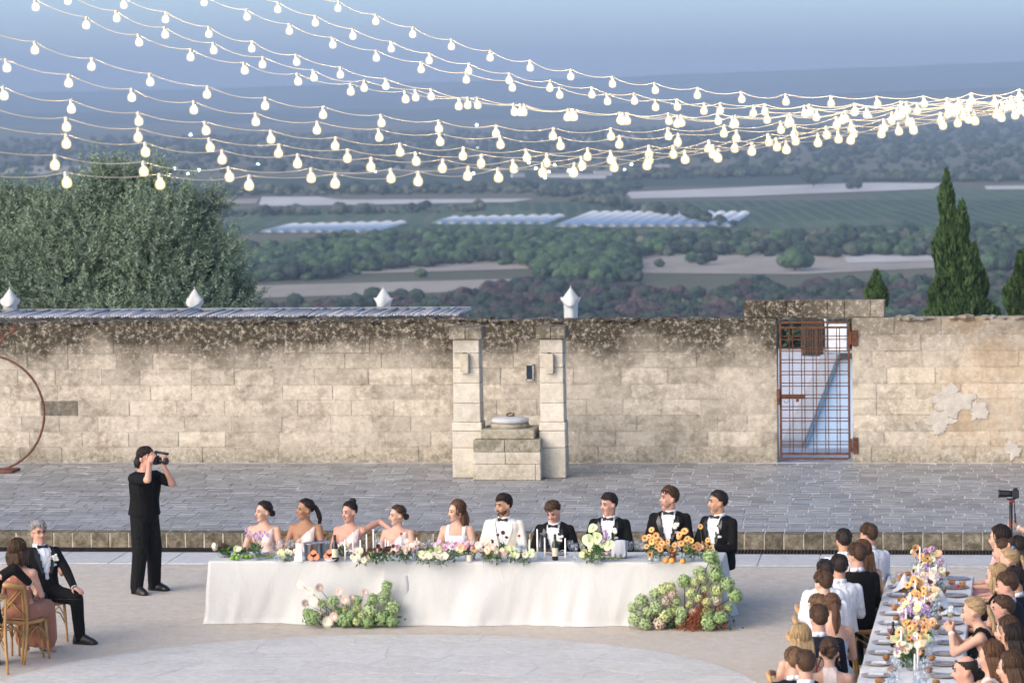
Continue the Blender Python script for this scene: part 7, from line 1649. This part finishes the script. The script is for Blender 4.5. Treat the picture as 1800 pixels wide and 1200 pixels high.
GF = [(.35, [('gerbera', 4), ('peach', 2), ('lilac', 3), ('paley', 2)], 'far bouquet of apricot gerberas at the end of the guest table', 'cyl', .36), (.75, [('lilac', 6), ('cream', 2), ('gerbera', 2), ('anthurium', 1)], 'lilac and lime bouquet near the far table end', 'cyl', .28), (1.2, [('lilac', 6), ('cream', 3), ('paley', 3)], 'lilac and pale lime flowers of the far guest table', 'bowl', .24), (1.75, [('cream', 4), ('lilac', 6), ('blush', 4)], 'blush and lilac flowers on the guest table', 'cyl', .25), (2.3, [('gerbera', 7), ('burg', 2)], 'apricot gerberas in the middle of the guest table', 'cyl', .30), (2.85, [('gerbera', 6), ('peach', 5), ('cream', 2)], 'dense apricot and peach bouquet of the guest table', 'bowl', .26), (3.5, [('peach', 5), ('blush', 6), ('burg', 2)], 'peach and blush flowers beyond the lilac vase', 'cyl', .24), (4.1, [('lilac', 8), ('cream', 2)], 'slender lilac scabiosa vases on the near guest table', 'cyl', .30), (4.5, [('lilac', 7), ('paley', 2)], 'second lilac vase on the near guest table', 'bud', .32), (5.1, [('gerbera', 6), ('peach', 4)], 'near apricot gerbera bouquet of the guest table', 'cyl', .28), (5.6, [('gerbera', 6), ('paley', 3)], 'nearest gerbera bouquet at the bottom edge', 'bowl', .26), (6.4, [('peach', 5), ('cream', 4)], 'peach bouquet cut by the bottom edge', 'cyl', .25)]
for i, (v, hd, lab, vs, h) in enumerate(GF): bouquet(GT(rs.uniform(-.05, .05), v), lab, [(k_, n_*2) for k_, n_ in hd]+[('lilac', 3), ('cream', 3)], vs, (None, G_AMBER, None)[i % 3], h, .15, 4, 60+i, size=1.0)
for i in range(18):
    v = .5+.38*i; q = GT((-.09, .09, .04)[i % 3]+rs.uniform(-.02, .02), v); h = rs.uniform(.20, .30)
    place('taper_candle', proto('cd%d' % (i % 4), lambda: candle_dark(h)) if i % 3 == 0 else proto('cl%d' % (i % 4), lambda: candle(h)), q, ORDN[i]+' white taper candle from the far end of the guest table', 'candle', 'dark candle holders on the guest table' if i % 3 == 0 else 'glass candle holders on the guest table')
# more blossom and glass between the settings of the head table
for i, (px, py, hd, vs, h, lab) in enumerate(((506, 984, [('cream', 6), ('paley', 2)], 'low', .10, 'low cream posy left of the menu card'), (603, 981, [('blush', 4), ('cream', 3)], 'bud', .17, 'slim blush posy right of the dark wine bottle'), (712, 987, [('blush', 5), ('pinkorchid', 4), ('cream', 3)], 'cyl', .19, 'pink and blush posy before the woman with low bun'),
        (748, 988, [('cream', 7), ('paley', 3)], 'low', .11, 'low white and lime posy beside the green apples'), (832, 985, [('pinkorchid', 5), ('peach', 4)], 'bud', .20, 'pink orchids and peach roses left of the groom bouquet'), (872, 988, [('cream', 5), ('blush', 4), ('peach', 2)], 'low', .15, 'cream and blush posy right of the groom bouquet'),
        (922, 988, [('cream', 4), ('paley', 3)], 'bud', .13, 'tiny pale posy beside the blue labelled bottle'), (1161, 985, [('gerbera', 6), ('peach', 2)], 'cyl', .27, 'gerberas in a clear vase left of the amber glass'), (1218, 986, [('gerbera', 5), ('peach', 2)], 'bud', .24, 'gerberas in a bud vase right of the tall cylinder'), (1038, 987, [('paley', 4), ('lilac', 3)], 'low', .13, 'lime and lilac posy at the foot of the anthuriums'), (641, 985, [('cream', 5), ('blush', 3)], 'low', .12, 'cream posy between the tall candles'))):
    bouquet(TP(px, py), lab, hd, vs, None, h, .10, 2, 120+i, size=1.05)
# napkin hanging over the nearest left chair and folded on a seat
g_ = GP(44, 1068, .5)
# ================================================================== FESTOON LIGHTS
M_CABLE = mat('cream_cable', (.66, .58, .43), .6, .1, 5)
M_SOCK = mat('cream_socket', (.60, .55, .44), .5, .1, 5)
STR = [
 (39, [(360, -75), (480, -32), (595, 8), (722, 53), (859, 95), (1000, 128), (1149, 152), (1304, 168), (1474, 175), (1649, 175), (1740, 166), (1835, 160)], 595, 660),
 (38.2, [(240, -85), (340, -45), (489, 10), (622, 58), (760, 102), (908, 138), (1065, 163), (1227, 186), (1400, 190), (1550, 186), (1700, 176), (1835, 168)], 489, 554),
 (37.2, [(160, -72), (280, -30), (365, 0), (508, 48), (659, 95), (818, 134), (985, 160), (1162, 183), (1345, 193), (1500, 190), (1680, 180), (1835, 172)], 433, 508),
 (36, [(60, -55), (180, -10), (287, 25), (443, 79), (606, 127), (775, 167), (930, 192), (1100, 205), (1300, 205), (1480, 196), (1660, 184), (1835, 175)], 367, 443),
 (35, [(0, -50), (120, -5), (208, 27), (375, 82), (550, 130), (735, 165), (930, 192), (1132, 207), (1330, 210), (1500, 200), (1680, 187), (1835, 178)], 289, 375),
 (33, [(-180, -80), (-60, -40), (70, 8), (243, 68), (428, 117), (623, 155), (830, 182), (1040, 202), (1240, 212), (1430, 208), (1620, 192), (1835, 178)], 152, 243),
 (31.2, [(-220, 0), (-60, 45), (62, 80), (263, 137), (475, 180), (697, 212), (928, 231), (1174, 232), (1350, 222), (1550, 205), (1700, 190), (1835, 180)], 162, 263),
 (30, [(-240, 42), (-60, 92), (14, 112), (231, 163), (460, 208), (697, 237), (945, 249), (1180, 243), (1400, 228), (1600, 206), (1835, 182)], 121, 231),
 (29, [(-240, 105), (-60, 145), (9, 160), (243, 205), (490, 238), (747, 263), (945, 270), (1160, 262), (1345, 243), (1560, 215), (1835, 184)], 125, 243),
 (28, [(-240, 162), (-60, 190), (116, 213), (377, 252), (650, 272), (900, 280), (1085, 272), (1300, 252), (1540, 222), (1835, 186)], 116, 243),
 (27, [(-240, 198), (-60, 220), (116, 243), (397, 272), (691, 286), (930, 288), (1085, 278), (1300, 258), (1540, 228), (1835, 188)], 116, 255),
 (25.8, [(-260, 240), (-60, 262), (97, 280), (405, 302), (727, 304), (890, 297), (1060, 288), (1236, 268), (1408, 247), (1600, 220), (1835, 190)], 97, 252),
 (24.8, [(-280, 300), (-60, 306), (115, 310), (448, 316), (797, 307), (975, 297), (1158, 280), (1345, 260), (1540, 232), (1700, 206), (1835, 192)], 115, 280)]
ORD = ['topmost', 'second from the top', 'third from the top', 'fourth from the top', 'fifth from the top', 'sixth from the top', 'middle', 'sixth from the bottom', 'fifth from the bottom', 'fourth from the bottom', 'third from the bottom', 'second from the bottom', 'lowest and nearest']
M_CORE, _nt, _bs, _ = new_mat('bulb_filament'); set_in(_bs, Base_Color=(1, .9, .7, 1), Emission_Color=(1.0, .80, .48, 1), Emission_Strength=60.0); M_CORE.cycles.emission_sampling = 'NONE'
M_BULB = bpy.data.materials.new('frosted_bulb_glass'); M_BULB.use_nodes = True; M_BULB.node_tree.nodes.clear(); _nt = NT(M_BULB)
_o = _nt.add('ShaderNodeOutputMaterial'); _t = _nt.add('ShaderNodeBsdfTransparent'); _e = _nt.add('ShaderNodeEmission', Strength=2.4); _e.inputs[0].default_value = (1.0, .70, .32, 1); _m = _nt.add('ShaderNodeMixShader'); _lw = _nt.add('ShaderNodeLayerWeight', Blend=.5); _nt.link(_nt.math('MULTIPLY', _nt.math('POWER', _nt.math('SUBTRACT', 1.0, _lw.outputs['Facing']), 2.0), .30), _m.inputs[0])  # wide envelope emits a painted glow halo that fades towards its rim
_nt.link(_t.outputs[0], _m.inputs[1]); _nt.link(_e.outputs[0], _m.inputs[2]); _nt.link(_m.outputs[0], _o.inputs[0]); M_BULB.cycles.emission_sampling = 'NONE'
mb = MB(); mb.lathe([(.0, -.084), (.008, -.081), (.0125, -.070), (.0125, -.060), (.008, -.046), (.003, -.030)], n=10); CORE = mb.mesh('filament', M_CORE, True)
mb = MB(); RB = .043
mb.lathe([(.0, -.110), (.022, -.107), (.038, -.094), (RB, -.070), (.038, -.046), (.024, -.028), (.014, -.020)], n=12); BULB = mb.mesh('bulb', M_BULB, True)
mb = MB(); mb.lathe([(.015, -.026), (.017, -.02), (.017, .012), (.010, .02), (.0, .02)], n=8); SOCK = mb.mesh('socket', M_SOCK, True)
DP, PXP = 34.0, 1960.0
pole_top = WP(PXP, 150, DP)
for si, (dl, ctl, b0, b1) in enumerate(STR):
    ctl = ctl + [(PXP, 152+si*1.2)]
    xs = np.array([c[0] for c in ctl], float); ys = np.array([c[1] for c in ctl], float); x0 = xs[0]
    lx = max(x0, 0 if x0 < 0 else x0)
    q = np.arange(x0, PXP+.1, 3.0)
    # smooth interpolation of the traced drape
    yy = np.interp(q, xs, ys); ker = np.ones(41)/41; yy = np.convolve(np.pad(yy, 20, mode='reflect', reflect_type='odd'), ker, 'valid')
    inv = 1/dl + (1/DP-1/dl)*np.clip((q-lx)/(PXP-lx), -1, 1)
    pts = []
    for a, b, iv in zip(q, yy, inv):
        pts.append(np.array(WP(a, b-7*(24.8/dl)**.5*1.0, 1/iv)))
    pts = np.array(pts); seg = np.linalg.norm(np.diff(pts, axis=0), axis=1); s = np.r_[0, np.cumsum(seg)]
    sb0, sb1 = np.interp(b0, q, s), np.interp(b1, q, s); step = sb1-sb0
    first = sb0 - math.floor(sb0/step)*step; bs_ = np.arange(first, s[-1]-.15, step)
    def at(u): return np.array([np.interp(u, s, pts[:, k]) for k in range(3)])
    org = Vector(at(s[-1]))
    e = empty('festoon_string', org, 0, ORD[si]+' string of lit festoon bulbs fanning across the sky', 'string lights', 'festoon strings over the courtyard')
    # cable sags a little between bulbs
    cp = []; rs = np.random.RandomState(si)
    for k in range(len(bs_)-1):
        sag = rs.uniform(.025, .055)
        for t in (0, .2, .4, .6, .8):
            p = at(bs_[k]+(bs_[k+1]-bs_[k])*t); p[2] -= sag*4*t*(1-t); cp.append(p)
    cp.append(at(bs_[-1])); cp.append(at(s[-1]))
    mb = MB(); mb.tube([Vector(p)-org for p in cp], .0038, 6); mb.build('cable', M_CABLE, e, True)
    for u in bs_:
        p = Vector(at(u))-org; tl = (rs.uniform(-.12, .12), rs.uniform(-.12, .12), 0)
        so = link('socket', SOCK, e, p+Vector((0, 0, -.012)), tl); link('bulb', BULB, so); link('filament', CORE, so)
pole = empty('festoon_pole', (pole_top.x, DP, 0), 0, 'tall slim dark pole holding the string lights at the right', 'pole')
mb = MB(); mb.tube([(0, 0, 0), (0, 0, pole_top.z+.3)], [.06, .04], 10); mb.build('mast', mat('dark_metal', (.05, .05, .05), .5), pole); mb = MB(); mb.lathe([(.22, 0), (.22, .02), (.07, .04)], n=14); mb.build('foot_plate', MATS['dark_metal'], pole)
